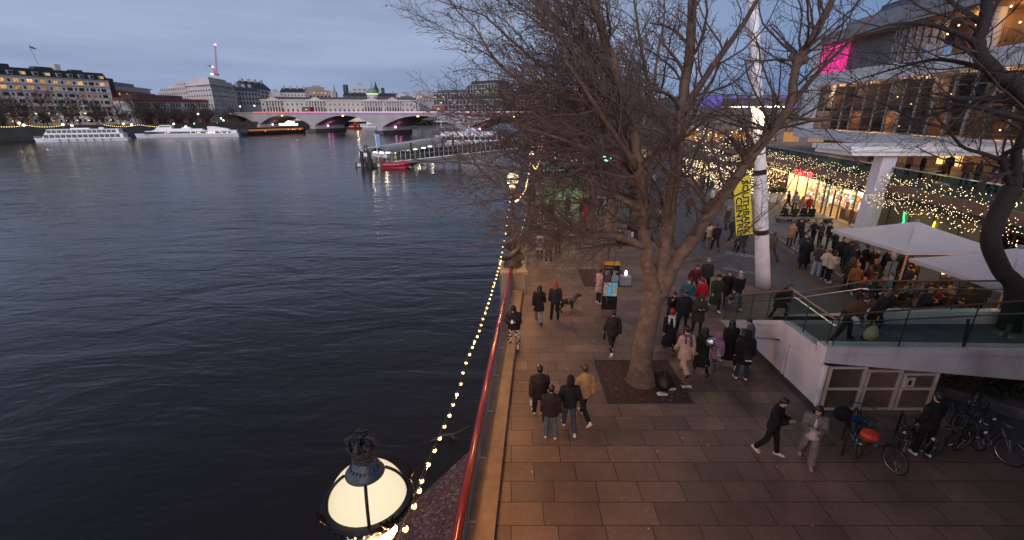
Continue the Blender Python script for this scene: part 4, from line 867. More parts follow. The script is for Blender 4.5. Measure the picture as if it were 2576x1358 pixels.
# ------------------------------------------------------------------ concert hall with terrace and shops
HR = -math.atan(.12)
HW = Matrix.Translation((31, 0, 0)) @ Matrix.Rotation(HR, 4, 'Z')
def HP(lx, ly, z): return HW @ Vector((lx, ly, z))
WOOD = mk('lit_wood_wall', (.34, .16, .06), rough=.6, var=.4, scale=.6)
WOODD = mk('dark_foyer_wall', (.20, .11, .07), rough=.7, var=.6, scale=.35)
HGREY = mk('hall_stone', (.40, .385, .385), rough=.7, var=.15, scale=.5)
HWHITE = mk('hall_white_band', (.60, .58, .58), rough=.6, var=.14, scale=.5)
streaks(HWHITE, 1.5, .2); streaks(HGREY, 1.5, .2)
FRAME = mk('hall_mullion', (.30, .31, .33), rough=.5, var=.15)
WARM = (1.0, .55, .2)
def hall():
    t = thing('concert_hall', 'large pale concert hall with glazed foyer, white bands and warm lit top storey', 'building', (31, 0, 0), HR)
    B = lambda m, n, mt: m.build(n, mt, t)
    y0, y1 = 6, 63
    m = MB(); m.box((-.9, y0, 5.5), (9, y1+1.2, 6.5)); m.box((-.95, y0, 6.42), (-.6, y1+1.25, 6.6)); B(m, 'lower_white_band', HWHITE)
    m = MB(); m.box((-.7, y0, 11.6), (10, y1+.8, 12.75)); m.box((-.78, y0, 12.6), (-.3, y1+.85, 12.9)); B(m, 'upper_white_band', HWHITE)
    m = MB(); m.box((-1.2, y0, 16.1), (14, y1-2, 17.2)); m.box((-.6, y0, 17.2), (12, y1-6, 17.9)); B(m, 'roof', mk('hall_roof_stone', (.27, .265, .27), rough=.8, var=.2, scale=.4))
    m = MB(); m.box((2, 40, 17.9), (11, 56, 19.3)); B(m, 'roof_plant_room', mk('hall_roof_dark', (.12, .14, .19), var=.2))
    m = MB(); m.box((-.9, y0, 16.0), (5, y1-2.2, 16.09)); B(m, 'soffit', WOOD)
    # upper storey
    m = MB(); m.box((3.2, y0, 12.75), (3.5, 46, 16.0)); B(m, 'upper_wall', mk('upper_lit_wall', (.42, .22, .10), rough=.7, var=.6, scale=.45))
    m = MB(); m.box((.5, 50, 12.75), (3.4, 57.5, 16.0)); B(m, 'grey_wall_block', mk('hall_grey_panel', (.11, .11, .12), rough=.6, var=.15))
    m = MB(); m.box((-.2, 57.6, 12.9), (1, 63.2, 16.3)); B(m, 'pink_glow_wall', mk('pink_wall_glow', (.6, .05, .25), var=0, emit=(1, .03, .30), estr=.85))  # magenta light on the end wall, put in as the wall's own glow
    m = MB(); m.lathe([(1.7, 6.6), (1.7, 11.6)], (0.6, y1-.4, 0), 20); m.lathe([(1.5, 12.9), (1.5, 17.0)], (0.9, y1+.2, 0), 20); B(m, 'corner_drum', HWHITE)
    for k in range(7):
        m = MB(); m.box((.2, 43.2+k*1.0, 12.75), (.55, 43.45+k*1.0, 16.0)); B(m, 'fin', HGREY)
    for yy in (39.5, 27, 16):
        m = MB(); m.lathe([(.55, 12.75), (.55, 16.0)], (1.2, yy, 0), 16); B(m, 'column', HWHITE)
    m = MB(); m.box((1.8, 20, 12.75), (3.1, 24.5, 14.3)); m.box((1.8, 30, 12.75), (3.1, 33, 14.8)); B(m, 'terrace_furniture', mk('terrace_yellow', (.35, .25, .08), var=.5))
    # foyer glazing
    m = MB(); m.box((5.5, y0, 6.5), (5.8, y1, 11.6)); m.box((0, y1-.3, 6.5), (6, y1, 11.6)); B(m, 'foyer_back_wall', WOODD)
    m = MB()
    for k in range(9): m.box((3.2, 9+k*6, 6.5), (4.1, 11+k*6, 11.5)); 
    B(m, 'foyer_pillar', mk('foyer_timber', (.24, .13, .075), rough=.6, var=.3)).__setitem__('kind', 'stuff')
    m = MB(); m.box((.2, y0, 8.7), (5.5, y1-1, 8.95)); B(m, 'gallery_floor', WOODD)
    my = [y0+.6+k*1.95 for k in range(30)]
    pane = MB(); pane.box((-.012, .05, 6.62), (.012, 1.9, 11.5)); pm = pane.mesh('window_pane', glass('hall_glass', (.62, .70, .74), .10))
    mul = MB(); mul.box((-.10, -.05, 6.6), (.12, .05, 11.6)); mm = mul.mesh('mullion', FRAME)
    for yy in my:
        inst('window_pane', pm, t, (0, yy, 0)); inst('mullion', mm, t, (0, yy, 0))
    m = MB(); m.box((-.06, y0, 10.55), (.06, y1-.4, 10.65)); m.box((-.06, y0, 8.05), (.06, y1-.4, 8.13)); m.box((-.25, y0, 6.98), (-.2, y1-.4, 7.03)); B(m, 'transom', mk('transom_dark', (.10, .11, .12), var=.2))
    LB = glow('foyer_lamp', (1, .62, .26), 8)
    rg = random.Random(3)
    lm = MB(); lm.ball((0, 0, 0), .07, 6); lme = lm.mesh('foyer_lamp', LB)
    for k in range(34):
        yy = rg.uniform(8, 50); z = rg.choice((7.25, 7.25, 7.3, 9.6, 10.0, 9.3)); inst('foyer_lamp', lme, t, (rg.uniform(.8, 4.5), yy, z))
    for k in range(15): inst('upper_lamp', lme, t, (rg.uniform(.3, 2.8), rg.uniform(10, 46), rg.uniform(14.6, 15.9)))
    for yy in (12, 20, 28, 36, 44, 52, 58): lamp('foyer_light', (2.2, yy, 8.3), 360, (1, .45, .2), r=.4, parent=t); lamp('gallery_light', (2.2, yy+3, 10.8), 300, (1, .5, .25), r=.4, parent=t)
    for yy in (11, 19, 25, 31, 37.5, 42): lamp('upper_light', (1.9, yy, 15.5), 90, (1, .58, .22), r=.3, parent=t)
    lamp('roof_edge_light', (-2.6, 24, 15.6), 90, (1, .8, .5), r=.3, parent=t)
    # lower level behind the terrace: warm lit wall with windows
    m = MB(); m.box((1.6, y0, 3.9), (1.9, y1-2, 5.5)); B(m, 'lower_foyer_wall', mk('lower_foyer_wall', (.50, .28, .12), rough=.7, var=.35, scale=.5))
    for yy in (22.5, 30.5, 39, 47):
        m = MB(); m.box((1.5, yy, 4.25), (1.59, yy+2.6, 5.4)); f = B(m, 'lit_window', mk('lit_yellow_window', (.7, .5, .2), var=0, emit=(1, .66, .22), estr=1.35))
        m = MB()
        for q in (0, .87, 1.73, 2.6): m.box((1.45, yy+q-.04, 4.2), (1.49, yy+q+.04, 5.45))
        f2 = m.build('window_frame', DARK, f)
    for yy in (14, 22, 30, 38, 46, 54): lamp('lower_light', (-.5, yy, 5.3), 34, WARM, r=.25, parent=t)
hall()
def terrace():
    t = thing('shop_terrace', 'raised shopping terrace with glass balustrade over the lit shop fronts', 'terrace', (31, 0, 0), HR)
    B = lambda m, n, mt: m.build(n, mt, t)
    y0, y1 = 4, 66
    m = MB(); m.box((-9.1, y0, 3.35), (3, y1, 3.9)); B(m, 'deck', mk('terrace_deck', (.24, .19, .16), rough=.6, var=.25, scale=.8))
    m = MB(); m.box((-9.3, y0, 3.72), (-9.1, y1, 3.98)); m.box((-9.2, y0, 3.35), (-9.11, y1, 3.719)); B(m, 'edge_band', mk('edge_copper', (.17, .085, .07), rough=.5, var=.25, scale=1.5))
    m = MB(); m.box((-9.24, y0, 2.95), (-8.2, y1, 3.34)); B(m, 'lintel', mk('lintel_dark', (.02, .018, .018), var=.2))
    pm = MB(); pm.box((-9.17, .03, 4.02), (-9.15, 2.37, 5.02)); pme = pm.mesh('glass_pane', glass('terrace_glass', (.60, .74, .70), .12)); po = MB(); po.box((-9.19, -.03, 3.99), (-9.10, .03, 5.05)); poe = po.mesh('baluster_post', DARK)
    for k in range(25): inst('glass_pane', pme, t, (0, y0+1+k*2.4, 0)); inst('baluster_post', poe, t, (0, y0+1+k*2.4, 0))
    m = MB(); m.box((-9.2, y0, 5.03), (-9.12, y1, 5.09)); B(m, 'top_rail', STEEL)
    for (yy, z) in ((25.6, 4.6), (19.2, 4.6)):
        me = text_mesh('NATIONAL' if yy > 22 else 'PIZZA\nTABLES', .22, mk('pale_vinyl', (.5, .5, .5), var=0), .002); o = inst('lettering', me, t, (-9.18, yy, z), rot=(R(90), 0, R(-90)))
    # shop back walls: dark plain fronts
    m = MB(); m.box((-8.1, y0, 0), (-7.9, 13.5, 2.95)); B(m, 'end_wall', mk('shop_dark_wall', (.05, .05, .05), var=.3))
    return t
terrace()
def bookshop():
    t = thing('bookshop', 'brightly lit bookshop front with red neon sign and full shelves', 'shop', HP(-8.2, 40, 0), HR)
    B = lambda m, n, mt: m.build(n, mt, t)         # local: x into shop, y along the front
    a, b = -7.0, 6.5
    m = MB(); m.box((3.6, a, .0), (3.8, b, 2.95)); m.box((0, a-.15, 0), (3.8, a, 2.95)); m.box((0, b, 0), (3.8, b+.15, 2.95)); m.box((0.02, a, 2.85), (3.6, b, 2.95)); B(m, 'inner_wall', mk('shop_cream_glow', (.75, .62, .42), var=.1, emit=(1, .72, .36), estr=.9))  # walls glow by themselves to brighten the shop interior
    m = MB(); m.box((0, a, .012), (3.6, b, .03)); B(m, 'shop_floor', mk('shop_floor', (.35, .25, .15), var=.2))
    rg = random.Random(8); m = MB(); cols = [(.6, .08, .06), (.75, .7, .6), (.08, .25, .4), (.8, .55, .1), (.1, .3, .15), (.5, .2, .3), (.85, .8, .75), (.15, .12, .1)]
    bm = [mk('book_%d' % i, c, var=0, rough=.5, emit=c, estr=.9) for i, c in enumerate(cols)]  # book colours also emit, adding shop brightness to the shelves
    for (xx, ya, yb, zt) in ((3.2, a+.2, b-.2, 2.6), (1.5, a+.4, a+3.2, 1.5), (1.2, .6, 3.0, 1.2), (1.7, 4.2, 6.2, 1.8)):
        z = .35
        while z < zt:
            y = ya
            while y < yb:
                w = rg.uniform(.10, .28); h = rg.uniform(.18, .30); m.box((xx, y, z), (xx+.2, min(y+w-.015, yb), z+h), rg.randrange(8)); y += w
            z += .36
    o = B(m, 'book', bm); o['kind'] = 'stuff'
    m = MB()
    for z in range(8): m.box((3.15, a+.2, .30+z*.36), (3.55, b-.2, .335+z*.36))
    B(m, 'shelf', mk('shelf_wood', (.5, .35, .18), var=.2))
    pm = MB(); pm.box((-.01, .04, .1), (.01, 1.86, 2.78)); pme = pm.mesh('window_pane', glass('shop_glass', (.95, .97, .95), .02)); fm = MB(); fm.box((-.05, -.04, .0), (.05, .04, 2.85)); fme = fm.mesh('window_frame', mk('shop_frame', (.09, .08, .05), var=.2))
    for k in range(7): inst('window_pane', pme, t, (0, a+k*1.93, 0)); inst('window_frame', fme, t, (0, a+k*1.93, 0))
    m = MB(); m.box((-.04, -2.2, .0), (.06, -2.1, 2.7)); m.box((-.04, -.6, 0), (.06, -.5, 2.7)); m.box((-.04, -2.1, 2.6), (.06, -.6, 2.7)); B(m, 'door_frame', mk('door_dark', (.03, .03, .03)))
    gl = glow('shop_globe', (1, .85, .6), 4.5)
    for (yy, z, r) in ((-4.4, 2.5, .20), (-3.9, 2.35, .22), (-5.6, 2.45, .26), (-5.1, 2.62, .2)):
        m = MB(); m.ball((.9, yy, z), r, 10); B(m, 'globe_pendant', gl)
    for yy in (-5.2, -2.5, 0.2, 3, 5.4): lamp('shop_light', (1.0, yy, 2.6), 230, (1, .66, .32), r=.3, parent=t)
    # window display: small tree, chair shapes
    m = MB()
    for q in range(7): m.lathe([(.42-.05*q, .35+q*.24), (.02, .35+q*.24+.38)], (.6, -6.2, 0), 9)
    m.tube([(.6, -6.2, .03), (.6, -6.2, .4)], .04, 6); B(m, 'display_fir', mk('fir_green', (.02, .07, .035), var=.5, scale=20))
    m = MB(); m.box((.5, -4.9, .05), (1.1, -3.6, .4)); m.box((.5, -3.3, .05), (1.0, -2.6, .9)); m.box((.5, -4.6, .4), (.9, -3.9, 1.0)); m.tube([(.7, -3.0, .9), (.7, -3.0, 1.5)], .12, 6); B(m, 'display_stand', mk('display_mix', (.4, .12, .08), col2=(.1, .15, .12), scale=5))
    sg = MB(); sg.box((-1.06, -1.0, 2.96), (-1.045, 4.0, 3.5)); s_ = B(sg, 'sign_board', BLACK)
    me = text_mesh('FOYLES', .44, glow('red_neon', (1, .02, .06), 3.2), .012, bold=.006); inst('lettering', me, s_, (-1.09, 1.5, 3.22), rot=(R(90), 0, R(-90)), sc=(2.2, 1.35, 1))
bookshop()
def neon_shop():
    t = thing('bar_front', 'olive panelled bar front with green bottle and yellow banana neon outlines', 'shop', HP(-8.2, 28, 0), HR)
    B = lambda m, n, mt: m.build(n, mt, t)
    m = MB(); m.box((0, -5.2, 0), (.2, 4.8, 2.95)); B(m, 'front_wall', mk('olive_panel', (.17, .13, .075), rough=.5, var=.25, scale=.6))
    for yy in (-3.2, -1.2, .8, 2.8):
        m = MB(); m.box((-.03, yy-.02, 0), (-.005, yy+.02, 2.95)); B(m, 'panel_joint', BLACK)
    pts = [(-.08, 1.95, .55), (-.08, 1.6, .5), (-.08, 1.25, .52), (-.08, 1.12, .75), (-.08, 1.2, 1.0), (-.08, 1.08, 1.2), (-.08, 1.2, 1.4), (-.08, 1.1, 1.6), (-.08, 1.22, 1.9), (-.08, 1.25, 2.2)]
    m = MB(); m.tube(spline(pts, 5), .05, 6); B(m, 'green_neon', glow('green_neon', (.05, 1, .32), 2.6))
    m = MB(); m.tube(spline([(-.08, -.9, 1.0), (-.08, -1.2, 1.2), (-.08, -1.4, 1.65), (-.08, -1.45, 2.2)], 5), [.03]+[.06]*14+[.03], 6); B(m, 'yellow_neon', glow('yellow_neon', (1, .75, .05), 2.4))
    m = MB(); m.box((-.04, -3.0, 1.0), (-.01, -2.6, 1.6)); B(m, 'teal_poster', mk('teal_poster', (.1, .22, .22)))
    for yy in (-4, 0, 3.5): lamp('front_light', (-1.0, yy, 2.7), 10, (1, .8, .45), r=.15, parent=t)
neon_shop()
def restaurant():
    t = thing('restaurant_front', 'dim restaurant front with doors and curtains of fairy lights behind the parasols', 'restaurant', HP(-8.2, 18, 0), HR)
    B = lambda m, n, mt: m.build(n, mt, t)
    m = MB(); m.box((2.6, -5, 0), (2.8, 4.7, 2.95)); m.box((0, 4.6, 0), (2.6, 4.75, 2.95)); B(m, 'inner_wall', mk('restaurant_wall', (.22, .08, .035), var=.5, scale=1.5))
    for yy in (4.6, 3.4, 2.2, 1.0, -.8, -2.6):
        m = MB(); m.box((-.06, yy-.06, 0), (.06, yy+.06, 2.95)); B(m, 'door_frame', mk('door_dark', (.03, .03, .03)))
    m = MB(); m.box((-.01, 1.1, .05), (.01, 4.5, 2.6)); B(m, 'glass_door', glass('dark_glass', (.5, .5, .45), .1))
    bl = MB(); rg = random.Random(2)
    for k in range(11):
        yy = 1.0-k*.55
        for q in range(26): bl.ball((-.12+rg.uniform(-.05, .05), yy+rg.uniform(-.12, .12), .35+q*.10), .022, 4)
    o = B(bl, 'curtain_bulb', FAIRY); o['kind'] = 'stuff'
    for (yy, z) in ((-.3, 2.1), (-.7, 1.8), (.1, 1.6), (-1.8, 2.2)):
        m = MB(); m.ball((.8, yy, z), .11, 8); B(m, 'pendant', glow('amber_pendant', (1, .55, .2), 6))
    lamp('restaurant_light', (1.2, -.6, 2.2), 40, (1, .45, .15), r=.3, parent=t); lamp('restaurant_light', (1.2, -3.2, 2.2), 40, (1, .4, .12), r=.3, parent=t)
restaurant()
def far_shop():
    t = thing('far_shop', 'far lit shop front left of the bookshop with yellow strip light and flower tubs', 'shop', HP(-8.2, 54, 0), HR)
    B = lambda m, n, mt: m.build(n, mt, t)
    m = MB(); m.box((2, -7.3, 0), (2.2, 9, 2.95)); B(m, 'inner_wall', mk('far_shop_wall', (.18, .10, .06), col2=(.35, .1, .05), scale=2.5))
    m = MB(); m.box((-.1, -7, 2.6), (.0, -3.2, 2.85)); B(m, 'strip_lamp', glow('yellow_strip', (1, .72, .2), 1.8))
    m = MB(); m.box((-1.1, -1.8, 3.0), (-1.05, 1.2, 3.6)); B(m, 'white_sign', glow('white_sign', (1, .93, .85), 2.2))
    for k in range(6):
        m = MB(); m.box((-.05, -7+k*3-.05, 0), (.05, -7+k*3+.05, 2.95)); B(m, 'door_frame', mk('door_dark', (.03, .03, .03)))
    for yy in (-5, 0, 5): lamp('far_shop_light', (.6, yy, 2.5), 45, (1, .6, .25), r=.3, parent=t)
far_shop()
# canopy with square column
t = thing('terrace_canopy', 'long white canopy beam on one square white column over the terrace', 'canopy', (24.9, 31.4, 0))
m = MB(); m.extr([(24.42, 31.0, 0), (25.38, 31.0, 0), (25.38, 31.8, 0), (24.42, 31.8, 0)], (.25, 0, 5.8)); m.build('column', mk('column_white', (.60, .56, .60), rough=.5, var=.08), t, world=True)
m = MB(); m.box((22.2, 30.6, 5.82), (42, 34.4, 6.28)); m.box((22.0, 30.45, 6.1), (42, 34.5, 6.4)); m.build('beam', WHITE, t, world=True)
m = MB(); m.box((22.4, 30.8, 5.79), (41, 34.2, 5.815)); m.build('soffit', mk('canopy_soffit', (.65, .55, .66)), t, world=True)
for x in (27, 31, 35): lamp('canopy_light', (x-24.9, 2, 5.6), 22, (1, .62, .3), r=.2, parent=t)
lamp('canopy_light', (-1.8, 1.2, 5.2), 10, (1, .5, .7), r=.2, parent=t)
# fairy-light swags over the terrace edge
def swag(label, pts, n, r=.0175, jit=.06, sd=0):
    rg = random.Random(sd); pts = spline(pts, 8); t = thing('fairy_light_swag', label, 'fairy lights', pts[0], 0, 'fairy light swags along the shop terrace'); o = pts[0]
    m = MB(); m.tube([p-o for p in pts], .008, 4); m.build('cable', BLACK, t)
    L = sum((b-a).length for a, b in zip(pts, pts[1:])); m = MB()
    for p in resample(pts, L/n)[1:]: m.ball(p-o+Vector((rg.uniform(-jit, jit), rg.uniform(-jit, jit), rg.uniform(-jit, jit)-.03)), r*rg.uniform(.6, 1.15), 5)
    b = m.build('bulb', FAIRY, t); b['kind'] = 'stuff'
rg = random.Random(77)
for k in range(11):
    lx = -9.40 - .22*(k % 7); z = 3.62 - .10*(k % 7) + (1.0 if k > 6 else 0); y = 13.0 + rg.uniform(-.4, .4); pts = []
    while y < (58 if k < 8 else 50):
        pts += [HP(lx, y, z+rg.uniform(-.05, .1)), HP(lx+rg.uniform(-.1, .1), y+1.7, z-.16-.05*(k % 3))]; y += 3.4+rg.uniform(-.2, .2)
    swag('swagged row of tiny warm fairy lights in front of the shop terrace edge', pts, (190 if k < 8 else 120), jit=.16, sd=k)
for k in range(14):
    a, b = D(1700+rg.uniform(0, 40), 395+k*5.2, 62+rg.uniform(-3, 3)), D(1935+rg.uniform(-20, 50), 425+k*5.6, 47+rg.uniform(-2, 2))
    swag('dense fairy light row sagging over the far shop fronts left of the mast', [a, (a*2+b)/3-Vector((0, 0, .25)), (a+b*2)/3-Vector((0, 0, .3)), b], 120, .030, .22, sd=100+k)
for k in range(6):
    a, b = D(1740, 318+k*12, 70), D(1900, 326+k*14, 60)
    swag('sparse white fairy light row high over the distant terrace', [a, (a+b)/2-Vector((0, 0, .6)), b], 26, .055, .3, sd=200+k)
# ------------------------------------------------------------------ parasols, tables, benches, planters
CANV = mk('parasol_canvas', (.42, .395, .42), rough=.8, var=.08, scale=1.2)
streaks(CANV, 1.2, 1.2, .82)
def parasol(label, cx, cy, hw, hd, z, top, sk=0):
    t = thing('parasol', label, 'parasol', (cx, cy, 0), 0, 'large square parasols over the cafe tables')
    n = 8; m = MB(); cor = [(-hw-sk, hd), (hw-sk, hd), (hw+sk, -hd), (-hw+sk, -hd)]
    for k in range(4):
        a, b = Vector((*cor[k], z)), Vector((*cor[(k+1) % 4], z)); ap = Vector((0, 0, z+top))
        vs = [ap]
        for r_ in range(1, 5):
            f = r_/4
            for q in range(5):
                p = ap.lerp(a.lerp(b, q/4), f); p.z -= .05*math.sin(math.pi*f)*(1 if q in (0, 4) else 1.5); vs.append(p)
        fs = [(0, 1+q+1, 1+q) for q in range(4)] + [(1+(r_-1)*5+q, 1+(r_-1)*5+q+1, 1+r_*5+q+1, 1+r_*5+q) for r_ in range(1, 4) for q in range(4)]
        m.add(vs, fs)
        m.quad(a, b, b-Vector((0, 0, .14)), a-Vector((0, 0, .14)))
    m.build('canopy', CANV, t)
    m = MB()
    for c in cor: m.beam((0, 0, z+top-.06), (c[0]*.97, c[1]*.97, z-.03), .03, .04); m.beam((0, 0, z-.45), (c[0]*.5, c[1]*.5, z+top*.5-.05), .025, .03)
    m.build('rib', mk('parasol_rib', (.3, .28, .26)), t)
    m = MB(); m.lathe([(.045, 0), (.045, z+top-.02)], k=10); m.build('pole', mk('parasol_pole', (.35, .25, .17)), t)
    m = MB(); m.lathe([(.09, z+top-.02), (.11, z+top+.05), (.03, z+top+.1)], k=10); m.build('cap', mk('parasol_cap', (.2, .2, .25)), t)
    m = MB(); m.box((-.45, -.45, 0.013), (.45, .45, .1)); m.build('base', DARK, t)
    lamp('parasol_light', (.5, .3, z-.25), 60, (1, .42, .14), r=.12, parent=t); lamp('parasol_light', (-1.0, -.8, z-.3), 40, (1, .42, .14), r=.12, parent=t)
parasol('large pale square parasol over the cafe tables behind the queue', 18.35, 20.2, 2.15, 1.95, 3.0, .85, .25)
parasol('nearer pale parasol at the right edge cut by the dark tree trunk', 18.15, 15.6, 2.1, 1.75, 3.0, .95, .15)
TW = mk('table_wood', (.32, .14, .06), rough=.35, var=.3, scale=5); CHW = mk('chair_wood', (.16, .07, .04), rough=.5, var=.3)
def cafe_table(rd):
    t = thing('cafe_table', 'round', 'table'); m = MB()
    if rd: m.lathe([(.38, .72), (.40, .735), (.40, .755), (.38, .76)], k=18)
    else: m.box((-.75, -.38, .72), (.75, .38, .76))
    m.build('tabletop', TW, t); 
    for sx in ((0,) if rd else (-.55, .55)):
        m = MB(); m.lathe([(.24, 0), (.24, .03), (.035, .05), (.03, .72)], (sx, 0, 0), 10); m.build('pedestal', DARK, t)
    m = MB(); m.lathe([(.12, .762), (.13, .775)], (.1, .05, 0), 10); m.lathe([(.03, .762), (.035, .9)], (-.12, -.05, 0), 8); m.build('tableware', mk('tableware', (.6, .58, .55), rough=.2), t)
    return t
def chair():
    t = thing('cafe_chair', 'chair', 'chair'); m = MB(); m.box((-.21, -.21, .43), (.21, .21, .46)); m.build('seat', CHW, t)
    for sx in (-.19, .19):
        for sy in (-.19, .19):
            m = MB(); m.beam((sx, sy, 0), (sx*.95, sy*.95, .43), .03, .03); m.build('leg', CHW, t)
    m = MB(); m.tube([(-.2, -.2, .46), (-.21, -.26, .88), (.21, -.26, .88), (.2, -.2, .46)], .014, 6); m.box((-.2, -.265, .68), (.2, -.245, .86)); m.build('backrest', CHW, t); return t
tsrc = {True: cafe_table(True), False: cafe_table(False)}; csrc = chair(); used = {True: 0, False: 0, 'c': 0}
TABLES = [(17.2, 21.3, True, 'round wooden cafe table under the left corner of the farther parasol'), (18.6, 20.9, True, 'round cafe table in the middle under the farther parasol'), (19.9, 19.6, False, 'long cafe table under the right half of the farther parasol'),
          (16.9, 18.9, True, 'round cafe table in front of the farther parasol by the queue'), (18.3, 18.3, True, 'round cafe table between the two parasols'), (16.7, 15.4, False, 'long wooden table at the edge of the nearer parasol'), (18.2, 14.9, False, 'long wooden table deep under the nearer parasol'), (19.8, 16.8, True, 'round cafe table at the right edge between the parasols')]
for x, y, rd, lb in TABLES:
    o = tsrc[rd] if not used[rd] else copy_tree(tsrc[rd]); used[rd] += 1; o.location = (x, y, .012); tag(o, lb, 'table', 'cafe tables under the parasols')
    for k, a in enumerate((.4, 2.4, 4.4) if rd else (1.2, 1.9, 4.3, 5.1)):
        rr = .72; c = csrc if not used['c'] else copy_tree(csrc); used['c'] += 1
        c.location = (x+rr*1.1*math.cos(a), y+rr*math.sin(a), .012); c.rotation_euler = (0, 0, a+math.pi/2); tag(c, 'dark wooden cafe chair drawn up to a table under the parasols', 'chair', 'cafe chairs under the parasols')
def menu_stand(label, p, rz, lit):
    t = thing('menu_stand', label, 'menu board', p, rz); m = MB(); m.lathe([(.2, 0), (.2, .03), (.02, .05), (.02, 1.05)], k=10); m.build('post', DARK, t)
    m = MB(); m.obox((0, .0, 1.3), (.36, .03, .52), 0, 0, R(-20)); b = m.build('board', mk('menu_frame', (.03, .02, .02)), t)
    m = MB(); m.obox((0, -.022, 1.3), (.30, .012, .46), 0, 0, R(-20)); m.build('menu_sheet', glow('lit_menu', (1, .7, .32), 1.9) if lit else mk('menu_paper', (.5, .5, .55), var=.1), b)
menu_stand('grey menu board on a stand in front of the cafe tables', G(2190, 690), R(10), False)
menu_stand('second grey menu board nearer the lit one', G(2232, 702), R(10), False)
menu_stand('glowing yellow menu board under the edge of the nearer parasol', G(2352, 740), R(15), True)
WOODB = mk('bench_stone', (.20, .17, .15), rough=.7, var=.3)
t = thing('bench', 'long low stone bench with people sitting in front of the bookshop', 'bench', G(2012, 560), R(-4))
m = MB(); m.box((-1.9, -.35, .36), (2.4, .35, .48)); m.build('seat', WOODB, t)
for x in (-1.6, .2, 2.1):
    m = MB(); m.box((x-.18, -.28, 0), (x+.18, .28, .36)); m.build('leg', mk('bench_dark', (.05, .045, .04)), t)
PLW = mk('planter_white', (.66, .64, .62), rough=.5, var=.1); LEAF = mk('shrub_leaf', (.03, .055, .02), rough=.7, var=.6, scale=14)
for i, (px, py) in enumerate(((1942, 508), (1962, 508))):
    t = thing('planter', ('white tapered planter with a dark shrub nearer the mast', 'white tapered planter with a dark shrub nearer the bookshop door')[i], 'planter', G(px, py)); m = MB(); m.lathe([(.30, 0), (.46, .85), (.42, .85), (.40, .75)], k=16); m.build('pot', PLW, t)
    m = MB(); rg = random.Random(i)
    for _ in range(420):
        a, b_, r = rg.uniform(0, 6.3), rg.uniform(-.6, 1.5), rg.uniform(.1, .5); p = Vector((r*math.cos(a)*math.cos(b_), r*math.sin(a)*math.cos(b_), 1.15+.6*r*math.sin(b_))); q = Vector((rg.uniform(-.07, .07), rg.uniform(-.07, .07), rg.uniform(-.07, .07))); s_ = q.orthogonal()*.8
        m.add([p-q, p+s_, p+q, p-s_], [(0, 1, 2, 3)], rg.random() < .04)
    m.build('foliage', [LEAF, mk('red_flower', (.5, .04, .03), var=0)], t)
t = thing('queue_rail', 'thin black rail post beside the checked coat in the queue', 'railing', G(2000, 640)); m = MB(); m.tube([(-1.9, 2.4, .02), (-1.9, 2.4, .9), (0, 0, .9), (0, 0, .02)], .02, 6); m.build('rail', BLACK, t)
# planting bed at the right edge
t = thing('planting_bed', 'dark low planting bed with kerb behind the parked bicycles', 'flower bed', (14.5, 11, 0)); m = MB()
a = [(13.3, 12.6), (16.5, 9.6), (21, 9.6), (21, 13.2), (13.6, 13.2)]; m.prism(a, .016, .35); m.build('kerb', mk('bed_kerb', (.10, .09, .09), rough=.8, var=.3), t, world=True)
m = MB(); rg = random.Random(6)
for _ in range(2200):
    x, y = rg.uniform(13.7, 20), rg.uniform(9.8, 13.1)
    if (x-13.3)*3.0 + (y-12.6)*3.2 < .9: continue
    p = Vector((x, y, .35+rg.random()**2*.35)); q = Vector((rg.uniform(-.09, .09), rg.uniform(-.09, .09), rg.uniform(.0, .12))); s_ = Vector((q.y, -q.x, .03))
    m.add([p-q, p+s_*.6, p+q, p-s_*.6], [(0, 1, 2, 3)])
o = m.build('foliage', LEAF, t, world=True); o['kind'] = 'stuff'
# ------------------------------------------------------------------ people
SKIN = [mk('skin_a', (.42, .25, .18), rough=.5, var=.08), mk('skin_b', (.20, .11, .075), rough=.5, var=.08), mk('skin_c', (.48, .30, .22), rough=.5, var=.08)]
EYE = mk('eye_dark', (.012, .01, .01), rough=.2, var=0); LIP = mk('lip', (.25, .09, .08), rough=.5, var=0)
def remesh(mb, name, vox, smooth=3):
    me = mb.mesh(name, EYE); o = bpy.data.objects.new(name, me); COL.objects.link(o)
    r = o.modifiers.new('r', 'REMESH'); r.mode = 'VOXEL'; r.voxel_size = vox
    s = o.modifiers.new('s', 'SMOOTH'); s.iterations = smooth; s.factor = .5
    dg = bpy.context.evaluated_depsgraph_get(); out = bpy.data.meshes.new_from_object(o.evaluated_get(dg)); bpy.data.objects.remove(o)
    out.name = name; out.polygons.foreach_set('use_smooth', [True]*len(out.polygons)); return out
